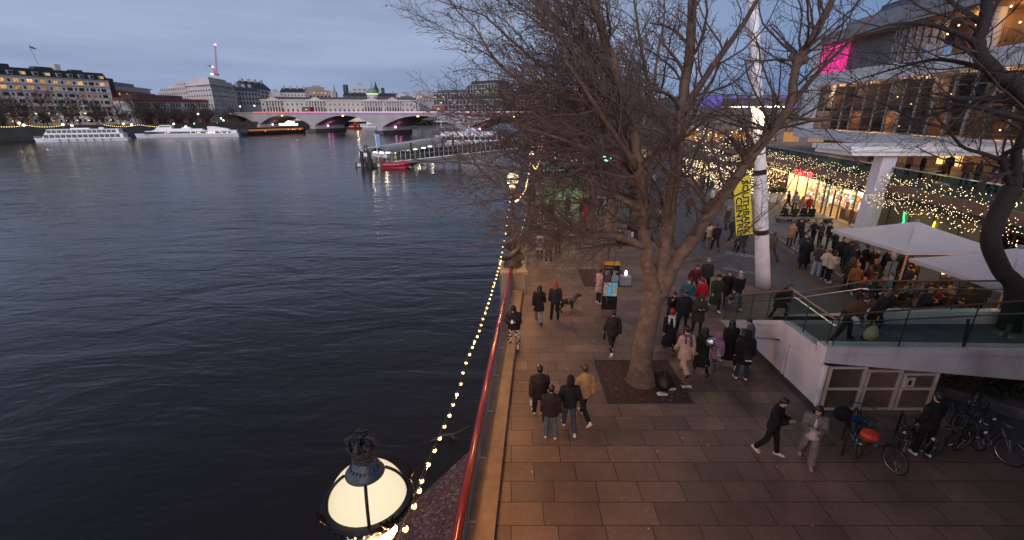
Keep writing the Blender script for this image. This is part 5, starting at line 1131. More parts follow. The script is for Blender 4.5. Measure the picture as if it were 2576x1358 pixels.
def pose_joints(P):
    """P: lean, head(pitch), hip=(l,r), knee=(l,r), sh=(l,r) swing, ab=(l,r) spread, el=(l,r) bend, inw=(l,r)  - the figure faces +Y"""
    J = {}; sit = P.get('drop', 0); J['hip'] = Vector((0, 0, .92 - sit)); lean = R(P.get('lean', 0))
    S = Matrix.Rotation(-lean, 3, 'X'); J['S'] = S
    up = lambda x, y, z: J['hip'] + S @ Vector((x, y, z - .92))
    J['up'] = up
    hd = Matrix.Rotation(-lean*.6 - R(P.get('head', 0)), 3, 'X') @ Matrix.Rotation(R(P.get('turn', 0)), 3, 'Z'); J['H'] = hd
    J['neck'] = up(0, -.01, 1.49); J['head'] = J['neck'] + hd @ Vector((0, .02, .165))
    for i, sx in ((0, -1), (1, 1)):
        h = J['hip'] + Vector((sx*.09, 0, -.02)); a = R(P.get('hip', (0, 0))[i]); k = a - R(P.get('knee', (0, 0))[i]); sp = R(P.get('spread', (2, 2))[i])*sx
        kn = h + Vector((math.sin(sp)*.43, math.sin(a)*.43, -math.cos(a)*.43)); an = kn + Vector((math.sin(sp)*.2, math.sin(k)*.41, -math.cos(k)*.41))
        J['leg%d' % i] = (h, kn, an, k)
        s_ = up(sx*.185, -.01, 1.40); b = R(P.get('sh', (0, 0))[i]); ab = R(P.get('ab', (9, 9))[i])*sx; e = b + R(P.get('el', (12, 12))[i]); inw = R(P.get('inw', (0, 0))[i])*-sx
        el = s_ + S @ Vector((math.sin(ab)*.29, math.sin(b)*.29*math.cos(ab), -math.cos(b)*.29*math.cos(ab)))
        fd = S @ Vector((math.sin(ab*.5+inw), math.sin(e)*math.cos(inw), -math.cos(e)*math.cos(inw))); wr = el + fd.normalized()*.25
        J['arm%d' % i] = (s_, el, wr, fd.normalized())
    mz = min(J['leg0'][2].z, J['leg1'][2].z) - .075
    J['dz'] = -mz
    return J
def torso_rings(J, infl, z0, z1, flare=0.0, wide=1.0, puff=0.0, belly=0.0):
    prof = [(.80, .165, .125), (.92, .168, .122), (1.04, .148, .108), (1.16, .155, .112), (1.28, .178, .120), (1.37, .185, .112), (1.43, .165, .095), (1.475, .095, .075), (1.50, .062, .062)]
    def at(z):
        if z <= prof[0][0]: return prof[0][1], prof[0][2]
        for (a, x0, y0), (b, x1, y1) in zip(prof, prof[1:]):
            if a <= z <= b: f = (z-a)/(b-a); return x0+(x1-x0)*f, y0+(y1-y0)*f
        return prof[-1][1], prof[-1][2]
    out = []; n = max(8, int((z1-z0)/.045))
    for i in range(n+1):
        z = z0+(z1-z0)*i/n; x, y = at(z); fl = max(0, .92-z)*flare; pf = puff*(.5+.5*math.sin(z*75)) if z < 1.42 else 0
        c = J['up'](0, 0, z) if z >= .92 or J['hip'].z > .85 else J['hip'] + Vector((0, 0, z-.92))
        if z < .92: c = J['hip'] + Vector((0, .0, z-.92)) if J['hip'].z > .6 else c
        out.append((c, (x+infl+fl)*wide+pf, y+infl+fl*.8+pf+belly, J['S'] if z >= .92 else Matrix.Identity(3)))
    return out
def hand_parts(mb, wr, d, sx, curl):
    d = d.normalized(); side = d.cross(Vector((0, 1, 0) if abs(d.y) < .8 else (0, 0, 1))).normalized()*1.0; nrm = side.cross(d).normalized()
    M = Matrix((side, nrm, d)).transposed()
    def T(p): return wr + M @ Vector(p)
    for v in ([(T((0, 0, -.03)), .026, .020, M), (T((0, 0, .02)), .034, .017, M), (T((0, 0, .07)), .040, .015, M), (T((0, 0, .085)), .036, .012, M)],): mb.loft(v, 10)
    for k, (x, L) in enumerate(((-.029, .066), (-.010, .076), (.010, .070), (.028, .054))):
        pts = [T((x, 0, .078))]; a = 0
        for q in range(3): a += curl*(.5+.3*q); pts.append(pts[-1] + M @ Vector((0, math.sin(a), math.cos(a)))*(L/3))
        mb.tube(pts, [.0088, .0085, .008, .0065], 6)
    mb.tube([T((-.03*sx, .0, .015)), T((-.052*sx, .012, .045)), T((-.055*sx, .022, .075))], [.012, .0105, .008], 6)
def make_body(P):
    J = pose_joints(P); m = MB(); m.loft(torso_rings(J, -.012, .82, 1.50), 14)
    for i in (0, 1):
        h, k, a, ka = J['leg%d' % i]; m.tube([h, h.lerp(k, .3), h.lerp(k, .8), k, k.lerp(a, .3), k.lerp(a, .8), a], [.088, .082, .058, .052, .056, .038, .036], 10)
        m.tube([a+Vector((0, -.03, -.03)), a+Vector((0, .06, -.05)), a+Vector((0, .16, -.058))], [.034, .034, .022], 8)
        s, e, w, f = J['arm%d' % i]; m.tube([s, s.lerp(e, .3), s.lerp(e, .85), e, e.lerp(w, .3), w], [.052, .046, .039, .037, .038, .025], 10)
    H, c = J['H'], J['head']
    m.tube([J['neck']-Vector((0, 0, .05)), J['neck'].lerp(c, .75)], [.058, .05], 10)
    hp = lambda p: c + H @ Vector(p)
    m.loft([(hp((0, .045, -.125)), .030, .022, H), (hp((0, .03, -.11)), .046, .045, H), (hp((0, .02, -.07)), .060, .072, H), (hp((0, .012, -.02)), .070, .088, H), (hp((0, 0, .03)), .076, .096, H), (hp((0, -.008, .07)), .072, .092, H), (hp((0, -.01, .105)), .05, .066, H), (hp((0, -.01, .122)), .02, .03, H)], 16)
    m.loft([(hp((0, .092, -.045)), .016, .012, H), (hp((0, .10, -.03)), .016, .016, H), (hp((0, .092, .01)), .009, .008, H)], 8)
    for sx in (-1, 1): m.ball(hp((sx*.074, -.005, -.02)), .02, 8, 0, (.5, .8, 1.3))
    me = remesh(m, 'person', .0155, 3)
    x = MB()
    for i in (0, 1): w = J['arm%d' % i]; hand_parts(x, w[2], w[3], (-1, 1)[i], P.get('curl', .35))
    nh = len(x.f)
    for sx in (-1, 1): x.ball(hp((sx*.028, .082, .008)), .0105, 8, 1, (1.3, .7, .8)); x.box(hp((sx*.028-.017, .090, .026)), hp((sx*.028+.017, .078, .031)), 1)
    x.loft([(hp((-.02, .080, -.077)), .004, .006), (hp((0, .088, -.076)), .006, .008), (hp((.02, .080, -.077)), .004, .006)], 6, 2)
    bm = bmesh.new(); bm.from_mesh(me); me2 = x.mesh('tmp', [EYE, EYE, EYE]); bm.from_mesh(me2); nb = len(me.polygons); bm.to_mesh(me); bm.free()
    me.materials.clear()
    for q in (SKIN[0], EYE, LIP): me.materials.append(q)
    for i_, p in enumerate(me.polygons):
        p.material_index = 0 if i_ < nb else x.m[i_-nb]; p.use_smooth = True
    for v in me.vertices: v.co.z += J['dz']
    return me
def shift(me, J):
    for v in me.vertices: v.co.z += J['dz']
    return me
def make_top(P, kind):
    J = pose_joints(P); m = MB(); K = dict(jacket=(.80, .036, .02, 0), puffer=(.80, .058, .04, .016), hoodie=(.84, .034, .0, 0), coat=(.62, .042, .12, 0), long=(.34, .046, .16, 0), parka=(.60, .062, .10, .008), tee=(.86, .02, 0, 0))[kind]
    z0, inf, fl, pf = K; sitting = P.get('drop', 0) > .2
    if sitting: z0 = max(z0, .88)
    m.loft(torso_rings(J, inf, z0, 1.485, fl, 1.0, pf), 18)
    for i in (0, 1):
        s, e, w, f = J['arm%d' % i]; b = inf*.62+.012; n = 9; pts = []; rad = []
        for q in range(n):
            t = q/(n-1); p = s.lerp(e, min(1, t*2)) if t <= .5 else e.lerp(w, (t-.5)*2*.97); pts.append(p); rad.append((.055-.022*t)+b+(pf*.8*math.sin(q*2.4)))
        m.tube(pts, rad, 10); m.ball(s, .060+b*.8, 10)
    nk = J['neck']; m.loft([(J['up'](0, -.005, 1.44), .10+inf*.4, .088+inf*.4, J['S']), (nk+J['H'] @ Vector((0, -.005, .005)), .084, .078, J['H']), (nk+J['H'] @ Vector((0, -.005, .055)), .076, .074, J['H'])], 14)
    return shift(remesh(m, kind, .021, 3), J)
def make_legs(P, kind):
    J = pose_joints(P); m = MB(); w = dict(slim=(.094, .058, .052), jeans=(.098, .074, .066), wide=(.104, .098, .098))[kind]
    m.loft([(J['hip']+Vector((0, 0, -.1)), .15, .105), (J['hip']+Vector((0, 0, 0)), .178, .13), (J['hip']+Vector((0, 0, .12)), .166, .12)], 14)
    for i in (0, 1):
        h, k, a, ka = J['leg%d' % i]; m.tube([h, h.lerp(k, .4), k, k.lerp(a, .5), a+Vector((0, 0, -.015))], [w[0], w[0]*.92, w[1]*1.02, w[1]*.96, w[2]], 10)
    return shift(remesh(m, 'trousers', .021, 2), J)
def make_shoe(P, i):
    J = pose_joints(P); h, k, a, ka = J['leg%d' % i]; m = MB(); pitch = R(max(-70, min(0, math.degrees(ka)*.9))) if ka < 0 else ka*.3; M = Matrix.Rotation(pitch, 3, 'X') @ Matrix.Rotation(R(-7 if i else 7), 3, 'Z')
    q = lambda p: a + M @ Vector(p)
    m.loft([(q((0, -.075, -.045)), .030, .028, M @ Matrix.Rotation(R(90), 3, 'X')), (q((0, -.05, -.035)), .043, .046, M @ Matrix.Rotation(R(90), 3, 'X')), (q((0, .03, -.035)), .045, .048, M @ Matrix.Rotation(R(90), 3, 'X')), (q((0, .10, -.05)), .050, .034, M @ Matrix.Rotation(R(90), 3, 'X')), (q((0, .165, -.056)), .044, .027, M @ Matrix.Rotation(R(90), 3, 'X')), (q((0, .20, -.06)), .024, .016, M @ Matrix.Rotation(R(90), 3, 'X'))], 12)
    n = len(m.f); m.tube([q((0, -.01, .03)), q((0, -.01, -.02))], .048, 10)
    me = m.mesh('shoe', EYE, smooth=True); return shift(me, J)
def make_hair(P, kind):
    J = pose_joints(P); H, c = J['H'], J['head']; hp = lambda p: c + H @ Vector(p); m = MB()
    if kind == 'short': m.loft([(hp((0, -.045, -.06)), .066, .055, H), (hp((0, -.028, 0)), .082, .082, H), (hp((0, -.014, .045)), .088, .104, H), (hp((0, -.008, .09)), .084, .102, H), (hp((0, -.008, .125)), .056, .072, H), (hp((0, -.008, .14)), .02, .03, H)], 16)
    elif kind == 'long':
        m.loft([(hp((0, -.075, -.36)), .085, .03, H), (hp((0, -.08, -.26)), .118, .045, H), (hp((0, -.07, -.14)), .105, .058, H), (hp((0, -.05, -.05)), .090, .068, H), (hp((0, -.024, .02)), .090, .092, H), (hp((0, -.010, .08)), .088, .106, H), (hp((0, -.008, .125)), .06, .076, H), (hp((0, -.008, .142)), .02, .03, H)], 18)
        for sx in (-1, 1): m.tube([hp((sx*.07, .015, .08)), hp((sx*.088, .01, 0)), hp((sx*.09, .0, -.1)), hp((sx*.09, .01, -.26))], [.024, .028, .03, .012], 8)
    elif kind == 'beanie':
        m.loft([(hp((0, -.012, .018)), .090, .108, H), (hp((0, -.012, .05)), .092, .11, H), (hp((0, -.012, .055)), .086, .104, H), (hp((0, -.012, .11)), .074, .09, H), (hp((0, -.012, .15)), .035, .045, H)], 18); m.ball(hp((0, -.012, .16)), .02, 8)
    elif kind == 'pompom':
        m.loft([(hp((0, -.012, .018)), .090, .108, H), (hp((0, -.012, .05)), .092, .11, H), (hp((0, -.012, .055)), .086, .104, H), (hp((0, -.012, .11)), .074, .09, H), (hp((0, -.012, .15)), .035, .045, H)], 18); m.ball(hp((0, -.012, .18)), .042, 10)
    elif kind == 'cap':
        m.loft([(hp((0, -.01, .03)), .088, .106, H), (hp((0, -.01, .08)), .082, .1, H), (hp((0, -.01, .125)), .05, .065, H), (hp((0, -.01, .135)), .015, .02, H)], 18)
        m.extr([hp((-.07, .07, .035)), hp((-.055, .155, .022)), hp((.055, .155, .022)), hp((.07, .07, .035))], H @ Vector((0, 0, .012)))
    elif kind == 'brim':
        m.lathe([(.15, 0), (.155, .008), (.1, .012)], (0, 0, 0), 18); m.lathe([(.095, .0), (.085, .08), (.03, .1)], (0, 0, 0), 16); m.v = [tuple(hp((x, y-.01, z+.045))) for x, y, z in m.v]
    elif kind == 'hood':
        m.loft([(hp((0, -.03, -.19)), .115, .10, H), (hp((0, -.035, -.12)), .108, .105, H), (hp((0, -.032, -.03)), .105, .118, H), (hp((0, -.03, .05)), .104, .122, H), (hp((0, -.035, .11)), .085, .10, H), (hp((0, -.045, .15)), .035, .05, H)], 18)
    elif kind == 'hooddown':
        m.loft([(hp((0, -.075, -.23)), .10, .06, H), (hp((0, -.085, -.18)), .12, .075, H), (hp((0, -.075, -.13)), .11, .075, H), (hp((0, -.065, -.105)), .08, .05, H)], 14)
        return shift(remesh(m, kind, .018, 2), J)
    elif kind == 'bun': 
        m.loft([(hp((0, -.045, -.06)), .066, .055, H), (hp((0, -.028, 0)), .082, .082, H), (hp((0, -.014, .045)), .088, .104, H), (hp((0, -.008, .09)), .084, .102, H), (hp((0, -.008, .125)), .056, .072, H)], 16); m.ball(hp((0, -.09, .10)), .042, 10)
    elif kind == 'scarf':
        nk = J['neck']
        pts = [nk + J['S'] @ Vector((.105*math.cos(a), .10*math.sin(a)-.005, .0+.015*math.sin(2*a))) for a in [i*2*math.pi/14 for i in range(14)]]
        m.tube(pts, .042, 8, closed=True)
        m.tube([nk+J['S'] @ Vector((.05, -.11, .0)), nk+J['S'] @ Vector((.07, -.17, -.15)), nk+J['S'] @ Vector((.075, -.165, -.36))], [.04, .045, .035], 8)
        m.tube([nk+J['S'] @ Vector((-.1, -.09, .0)), nk+J['S'] @ Vector((-.12, -.15, -.12)), nk+J['S'] @ Vector((-.12, -.15, -.26))], [.04, .042, .03], 8)
    return shift(m.mesh(kind, EYE, smooth=True), J)
POSES = dict(
    walk=dict(lean=4, hip=(24, -18), knee=(8, 32), sh=(-18, 20), el=(18, 22)),
    walk2=dict(lean=4, hip=(-20, 22), knee=(34, 6), sh=(16, -14), el=(20, 14), head=6),
    stand=dict(lean=1, hip=(1, -2), knee=(0, 2), spread=(5, 5), el=(14, 16), sh=(2, -4)),
    standb=dict(lean=2, hip=(4, -4), knee=(6, 2), spread=(6, 4), el=(24, 70), sh=(0, 8), inw=(10, 35)),
    phone=dict(lean=5, head=24, hip=(3, -4), knee=(4, 2), spread=(5, 5), sh=(22, 26), el=(92, 88), inw=(34, 38), curl=.7),
    phonewalk=dict(lean=4, head=18, hip=(15, -10), knee=(6, 22), sh=(18, 24), el=(86, 92), inw=(30, 36), curl=.7),
    pockets=dict(lean=2, hip=(2, -2), spread=(4, 4), sh=(-6, -6), ab=(22, 22), el=(48, 48), inw=(38, 38)),
    pocketswalk=dict(lean=4, hip=(20, -16), knee=(6, 28), sh=(-4, -4), ab=(20, 20), el=(46, 46), inw=(34, 34)),
    cross=dict(lean=3, hip=(2, -3), spread=(4, 4), sh=(24, 24), el=(78, 82), inw=(62, 64), ab=(14, 14)),
    face=dict(lean=4, head=20, hip=(3, -3), sh=(10, 50), el=(20, 118), inw=(0, 30), curl=.8),
    sit=dict(lean=8, drop=.45, hip=(88, 86), knee=(88, 84), spread=(6, 6), sh=(24, 28), el=(62, 58), inw=(24, 24)),
    sitlean=dict(lean=24, head=4, drop=.45, hip=(86, 82), knee=(92, 82), spread=(8, 6), sh=(40, 38), el=(64, 70), inw=(26, 28)),
    bent=dict(lean=46, head=-10, hip=(34, -14), knee=(26, 16), sh=(48, 30), el=(30, 40)),
    climb=dict(lean=24, head=6, hip=(48, -10), knee=(60, 14), sh=(14, -10), el=(24, 20)),
    lean=dict(lean=7, head=28, hip=(10, 2), knee=(4, 4), spread=(7, 7), sh=(18, 20), el=(98, 96), inw=(38, 40), curl=.7),
    handup=dict(lean=2, hip=(2, -2), spread=(5, 5), sh=(60, 10), el=(120, 30), inw=(10, 10), curl=.8))
_lib = {}
def lib(key, fn):
    if key not in _lib: _lib[key] = fn()
    return _lib[key]
def part(name, me, mat, parent):
    o = bpy.data.objects.new(name, me); COL.objects.link(o); o.parent = parent
    if mat is not None:
        o.material_slots[0].link = 'OBJECT'; o.material_slots[0].material = mat
    return o
BLK = cloth(.012, .012, .014); NAVY = cloth(.02, .028, .05); DGREY = cloth(.04, .04, .045); JEAN = cloth(.05, .085, .15); LJEAN = cloth(.16, .20, .26); HBLK = mk('hair_black', (.010, .008, .007), rough=.45, var=.2, scale=30); HBRN = mk('hair_brown', (.05, .026, .014), rough=.45, var=.3, scale=30); HRED = mk('hair_red', (.23, .045, .014), rough=.45, var=.3, scale=30); HGRY = mk('hair_grey', (.22, .21, .20), rough=.5, var=.3, scale=30); HBLD = mk('hair_blond', (.26, .17, .08), rough=.5, var=.3, scale=30)
SHW = mk('shoe_white', (.66, .64, .62), rough=.5, var=.1); SHB = mk('shoe_black', (.015, .014, .014), rough=.4, var=.1); SHBR = mk('shoe_brown', (.12, .06, .03), rough=.5, var=.2)
HAIRN = dict(short='hair', long='hair', bun='hair', beanie='beanie_hat', pompom='bobble_hat', cap='cap', brim='hat', hood='hood')
def person(label, pos, face, pose='walk', top='jacket', tc=BLK, legs='jeans', lc=NAVY, hair='short', hc=HBLK, shoe=SHB, skin=0, h=1.72, scarf=None, hd=None, group=None, extra=None):
    """face: heading in degrees, 0 = +Y (away from the camera), 90 = -X, -90 = +X, 180 = towards the camera"""
    P = POSES[pose]; b = bpy.data.objects.new('person', lib(('b', pose), lambda: make_body(P))); COL.objects.link(b)
    b.location = pos; b.rotation_euler = (0, 0, R(face)); s = h/1.745; b.scale = (s, s, s); tag(b, label, 'person', group)
    b.material_slots[0].link = 'OBJECT'; b.material_slots[0].material = SKIN[skin]
    part({'jacket': 'jacket', 'puffer': 'puffer_jacket', 'hoodie': 'hoodie', 'coat': 'coat', 'long': 'long_coat', 'parka': 'parka', 'tee': 'jumper'}[top], lib(('t', pose, top), lambda: make_top(P, top)), tc, b)
    part('trousers', lib(('l', pose, legs), lambda: make_legs(P, legs)), lc, b)
    for i in (0, 1): part('shoe', lib(('s', pose, i), lambda: make_shoe(P, i)), shoe, b)
    if hair: part(HAIRN[hair], lib(('h', pose, hair), lambda: make_hair(P, hair)), hc, b)
    if hair in ('beanie', 'pompom', 'cap', 'brim') and extra != 'nohair': part('hair', lib(('h', pose, 'short'), lambda: make_hair(P, 'short')), HBRN, b)
    if hd is not None: part('hood', lib(('h', pose, 'hooddown'), lambda: make_hair(P, 'hooddown')), hd, b)
    if scarf is not None: part('scarf', lib(('h', pose, 'scarf'), lambda: make_hair(P, 'scarf')), scarf, b)
    return b
def pix(x, y, z=0.0): return G(x, y, z)
def backpack(label, b, mat, mat2=None, s=1.0, emblem=None):
    Mb = wm(b); t = thing('backpack', label, 'backpack', Mb @ Vector((0, -.24*s, 1.02))); t.rotation_euler = b.rotation_euler; t.scale = (s*b.scale.x,)*3
    m = MB(); m.loft([((0, 0, -.20), .13, .075), ((0, 0, -.18), .155, .09), ((0, 0, .05), .155, .10), ((0, .01, .17), .13, .08), ((0, .02, .22), .08, .05)], 14); m.build('bag', mat, t, smooth=True)
    m = MB(); m.loft([((0, -.085, -.16), .10, .03), ((0, -.09, -.13), .115, .045), ((0, -.09, .02), .11, .04), ((0, -.08, .05), .08, .02)], 12); m.build('pocket', mat2 or mat, t, smooth=True)
    for sx in (-.09, .09):
        m = MB(); m.tube([(sx, .06, .18), (sx, .14, .30), (sx*1.1, .27, .28), (sx*1.2, .32, .1), (sx*1.2, .10, -.16)], .02, 6); m.build('strap', mat, t)
    m = MB(); m.box((-.10, -.142, -.15), (.10, -.132, -.115)); m.build('reflective_band', mk('reflective', (.7, .72, .75), rough=.3, var=0), t)
    return t
def hand_at(b, pose, i): P = POSES[pose]; J = pose_joints(P); w = J['arm%d' % i][2] + J['arm%d' % i][3]*.09; return wm(b) @ Vector((w.x, w.y, w.z+J['dz']))
def bag(label, p, mat, w=.3, d=.1, h=.28, rz=0):
    t = thing('bag', label, 'bag', (p.x, p.y, p.z-h-.12), rz); m = MB(); m.loft([((0, 0, 0), w*.46, d*.45), ((0, 0, .02), w*.5, d*.5), ((0, 0, h*.6), w*.52, d*.5), ((0, 0, h), w*.5, d*.3)], 4)
    m.build('bag_body', mat, t); m = MB(); m.tube([(-w*.2, 0, h-.01), (-w*.12, 0, h+.1), (w*.12, 0, h+.1), (w*.2, 0, h-.01)], .01, 6); m.build('handle', mat, t); return t
# --- left side by the handrail
p = person('person in black puffer leaning by the red handrail with phone and splashed trousers', pix(1293, 876), 168, 'lean', 'puffer', BLK, 'wide', None, 'hood', BLK, SHB, 0, 1.80)
def splash():
    m, nt, b = _new('splashed_cloth'); N, L = nt.nodes, nt.links; tc = N.new('ShaderNodeTexCoord'); nz = N.new('ShaderNodeTexNoise'); nz.inputs['Scale'].default_value = 17; L.new(tc.outputs['Object'], nz.inputs['Vector'])
    rp = N.new('ShaderNodeValToRGB'); rp.color_ramp.interpolation = 'CONSTANT'; rp.color_ramp.elements[0].color = (.012, .012, .013, 1); rp.color_ramp.elements[1].position = .53; rp.color_ramp.elements[1].color = (.6, .52, .48, 1); L.new(nz.outputs['Fac'], rp.inputs[0]); L.new(rp.outputs[0], b.inputs['Base Color']); b.inputs['Roughness'].default_value = .8; return m
for c in p.children:
    if c.name.startswith('trousers'): c.material_slots[0].material = splash()
def phone(label, p, rz=0):
    t = thing('phone', label, 'phone', p, rz); m = MB(); m.obox((0, 0, 0), (.075, .012, .15), 0, 0, R(-45)); m.build('case', BLACK, t); m = MB(); m.obox((0, -.0075, .004), (.066, .004, .135), 0, 0, R(-45)); m.build('screen', mk('phone_screen', (.1, .1, .12), var=0, emit=(.6, .7, .9), estr=.5), t)
q = (hand_at(p, 'lean', 0)+hand_at(p, 'lean', 1))/2; phone('phone held by the person leaning at the red handrail', q+Vector((0, 0, .03)))
person('person with long black hair in black coat walking left of the redhead', pix(1355, 811), -4, 'walk', 'coat', BLK, 'jeans', LJEAN, 'long', HBLK, SHB, 2, 1.70)
person('person with long red hair in dark jacket walking beside the black dog', pix(1395, 804), 0, 'stand', 'jacket', cloth(.02, .024, .03), 'jeans', BLK, 'long', HRED, SHB, 2, 1.72)
person('person in pale pink coat and white shoes reading the map totem', pix(1505, 763), -62, 'cross', 'coat', cloth(.52, .33, .30), 'slim', BLK, 'short', HBRN, SHW, 2, 1.68)
p = person('person in plain dark jacket walking alone with a small black shoulder bag', pix(1537, 888), 2, 'walk2', 'puffer', cloth(.028, .022, .02), 'slim', NAVY, 'short', HBLK, SHW, 0, 1.72)
bag('small black bag hanging at the side of the lone walker', wm(p) @ Vector((-.30, -.02, .98)), BLK, .16, .09, .24, 1.4)
# --- four men in front
p = person('person in dark puffer carrying a plastic bottle at the left of the four', pix(1356, 1054), 4, 'walk', 'puffer', cloth(.020, .014, .013), 'jeans', cloth(.018, .022, .035), 'short', HBLK, SHW, 1, 1.76, hd=cloth(.020, .014, .013))
w = hand_at(p, 'walk', 0); t = thing('bottle', 'clear plastic bottle held by the person left of the four', 'bottle', w-Vector((0, 0, .2))); m = MB(); m.lathe([(.028, 0), (.034, .01), (.033, .1), (.034, .14), (.014, .19), (.014, .21)], k=12); m.build('bottle_body', mk('clear_plastic', (.6, .6, .62), rough=.15, var=0, alpha=.6), t, smooth=True); m = MB(); m.lathe([(.016, .205), (.016, .225)], k=10); m.build('bottle_cap', WHITE, t)
person('person in black jacket, blue jeans and cream trainers nearest of the four', pix(1384, 1100), -2, 'stand', 'puffer', cloth(.022, .016, .016), 'jeans', cloth(.10, .13, .20), 'short', HBLK, mk('shoe_cream', (.6, .5, .36), rough=.5), 0, 1.62)
person('person with black hood up and blue jeans among the four', pix(1430, 1082), 0, 'pocketswalk', 'hoodie', BLK, 'jeans', cloth(.045, .06, .10), 'hood', BLK, SHW, 1, 1.74)
person('person in tan jacket and navy cap looking left, right of the four', pix(1467, 1054), 24, 'walk2', 'jacket', cloth(.40, .23, .11), 'jeans', BLK, 'cap', cloth(.02, .025, .045), SHW, 1, 1.78)
# --- trio further left
person('person in long white padded coat by the wall, seen from behind', pix(1357, 652), -10, 'pockets', 'coat', cloth(.55, .45, .40), 'slim', BLK, 'short', HBLK, SHB, 0, 1.72)
person('person in grey padded jacket standing between white and black coats', pix(1380, 661), 6, 'stand', 'jacket', cloth(.15, .12, .11), 'jeans', NAVY, 'beanie', BLK, SHW, 0, 1.74)
person('person in short black jacket right of the grey padded jacket', pix(1403, 640), 30, 'pockets', 'jacket', BLK, 'jeans', BLK, 'beanie', BLK, SHB, 0, 1.70)
# --- crowd right of the trunk
PK = cloth(.30, .04, .20)
p = person('person in red beanie and white tasselled scarf carrying a magenta bag', pix(1680, 884), -6, 'walk', 'long', BLK, 'slim', BLK, 'beanie', cloth(.50, .02, .02), SHBR, 2, 1.72, scarf=cloth(.62, .52, .52))
bag('magenta bag carried by the person in the red beanie', wm(p) @ Vector((.28, .02, .90)), PK, .30, .10, .26)
person('person in black touching their face beside the plane trunk', pix(1686, 826), 172, 'face', 'coat', BLK, 'slim', BLK, 'short', HBLK, SHB, 0, 1.66)
person('tall person all in black with a black cap in the crowd behind the trunk', pix(1712, 838), 172, 'stand', 'jacket', BLK, 'slim', BLK, 'cap', BLK, SHB, 1, 1.86)
person('person in olive parka with fur hood looking at a phone', pix(1750, 840), 170, 'phone', 'parka', cloth(.040, .038, .030), 'jeans', cloth(.03, .03, .028), 'hood', cloth(.05, .045, .035), SHB, 0, 1.74)
person('person in teal jacket with dark backpack straps', pix(1722, 795), 174, 'pockets', 'jacket', cloth(.03, .11, .15), 'jeans', BLK, 'short', HBRN, SHB, 2, 1.74)
person('person in bright red jacket and brown skirt coat', pix(1757, 790), 8, 'stand', 'jacket', cloth(.45, .012, .018), 'wide', cloth(.11, .05, .035), 'beanie', cloth(.45, .012, .018), SHB, 2, 1.66)
person('person in burgundy jacket leaning towards the red jacket', pix(1740, 741), 178, 'climb', 'jacket', cloth(.13, .022, .03), 'slim', cloth(.05, .014, .018), 'bun', HBRN, SHB, 2, 1.72)
person('person in dark green jumper just behind the burgundy jacket', pix(1771, 738), 172, 'stand', 'jacket', cloth(.028, .034, .03), 'jeans', BLK, 'short', HBLD, SHB, 2, 1.80)
person('person in long dark green coat and black hat striding this way', pix(1796, 778), 172, 'walk', 'long', cloth(.035, .038, .028), 'slim', BLK, 'brim', BLK, SHW, 2, 1.70)
person('person with dark scarf walking behind the long green coat', pix(1823, 766), 168, 'walk2', 'coat', BLK, 'slim', BLK, 'bun', HBRN, SHB, 2, 1.72, scarf=DGREY)
person('person in white beanie and black jacket near the crowd barrier', pix(1849, 772), 172, 'walk', 'jacket', BLK, 'jeans', cloth(.06, .07, .10), 'beanie', cloth(.6, .55, .53), SHW, 2, 1.74, scarf=cloth(.2, .19, .19))
p = person('person in cream boiler coat, black beanie, checked scarf and pink strap', pix(1717, 938), 10, 'walk2', 'coat', cloth(.55, .38, .29), 'wide', cloth(.55, .38, .29), 'beanie', BLK, SHB, 2, 1.74, scarf=cloth(.10, .10, .11))
t = thing('shoulder_bag', 'small black bag on a pink strap across the cream coat', 'bag', wm(p) @ Vector((.24, .05, .92))); M_ = wm(p); m = MB()
m.tube([M_ @ Vector(q) for q in ((-.16, -.115, 1.45), (-.05, -.185, 1.33), (.10, -.18, 1.12), (.235, -.06, .98))], .012, 6); m.build('strap', cloth(.62, .06, .22), t, world=True); m = MB(); m.box((-.04, -.1, -.12), (.06, .1, .08)); m.build('bag_body', BLK, t)
person('person with long black hair and long black coat right of the cream coat', pix(1761, 936), -8, 'walk', 'long', BLK, 'slim', BLK, 'long', HBLK, SHB, 0, 1.70)
p = person('child in pink hooded coat wearing a grey patterned backpack', pix(1795, 928), -6, 'walk2', 'coat', cloth(.42, .17, .34), 'slim', cloth(.05, .05, .16), 'hood', cloth(.42, .17, .34), SHBR, 2, 1.36)
backpack('grey patterned backpack on the child in pink', p, mk('grey_print', (.30, .28, .29), col2=(.10, .09, .10), scale=16), None, .95)
person('person with long black hair in long black coat beside the child in pink', pix(1827, 918), -2, 'walk', 'long', BLK, 'slim', BLK, 'long', HBLK, SHW, 0, 1.76)
p = person('person in black hooded coat with black backpack by the ramp wall', pix(1862, 952), -8, 'stand', 'parka', BLK, 'jeans', cloth(.03, .045, .09), 'hood', BLK, SHW, 0, 1.76)
backpack('black backpack with reflective strip worn by the ramp wall', p, BLK, cloth(.03, .03, .033))
person('dark haired person in grey top squeezed against the white ramp wall', pix(1876, 912), 60, 'phone', 'jacket', cloth(.09, .095, .11), 'slim', BLK, 'short', HBLK, SHB, 0, 1.72)
t = thing('balloon', 'silver foil balloon floating above the child in pink', 'balloon', G(1788, 870, 1.45)); m = MB(); m.ball((0, 0, .12), .17, 14, 0, (1, .7, 1)); m.build('foil', mk('silver_foil', (.6, .6, .62), rough=.15, metal=1, var=.1, bump=.4, bscale=14), t, smooth=True); m = MB(); m.tube([(0, 0, -.06), (.03, .02, -.5)], .004, 4); m.build('string', WHITE, t)
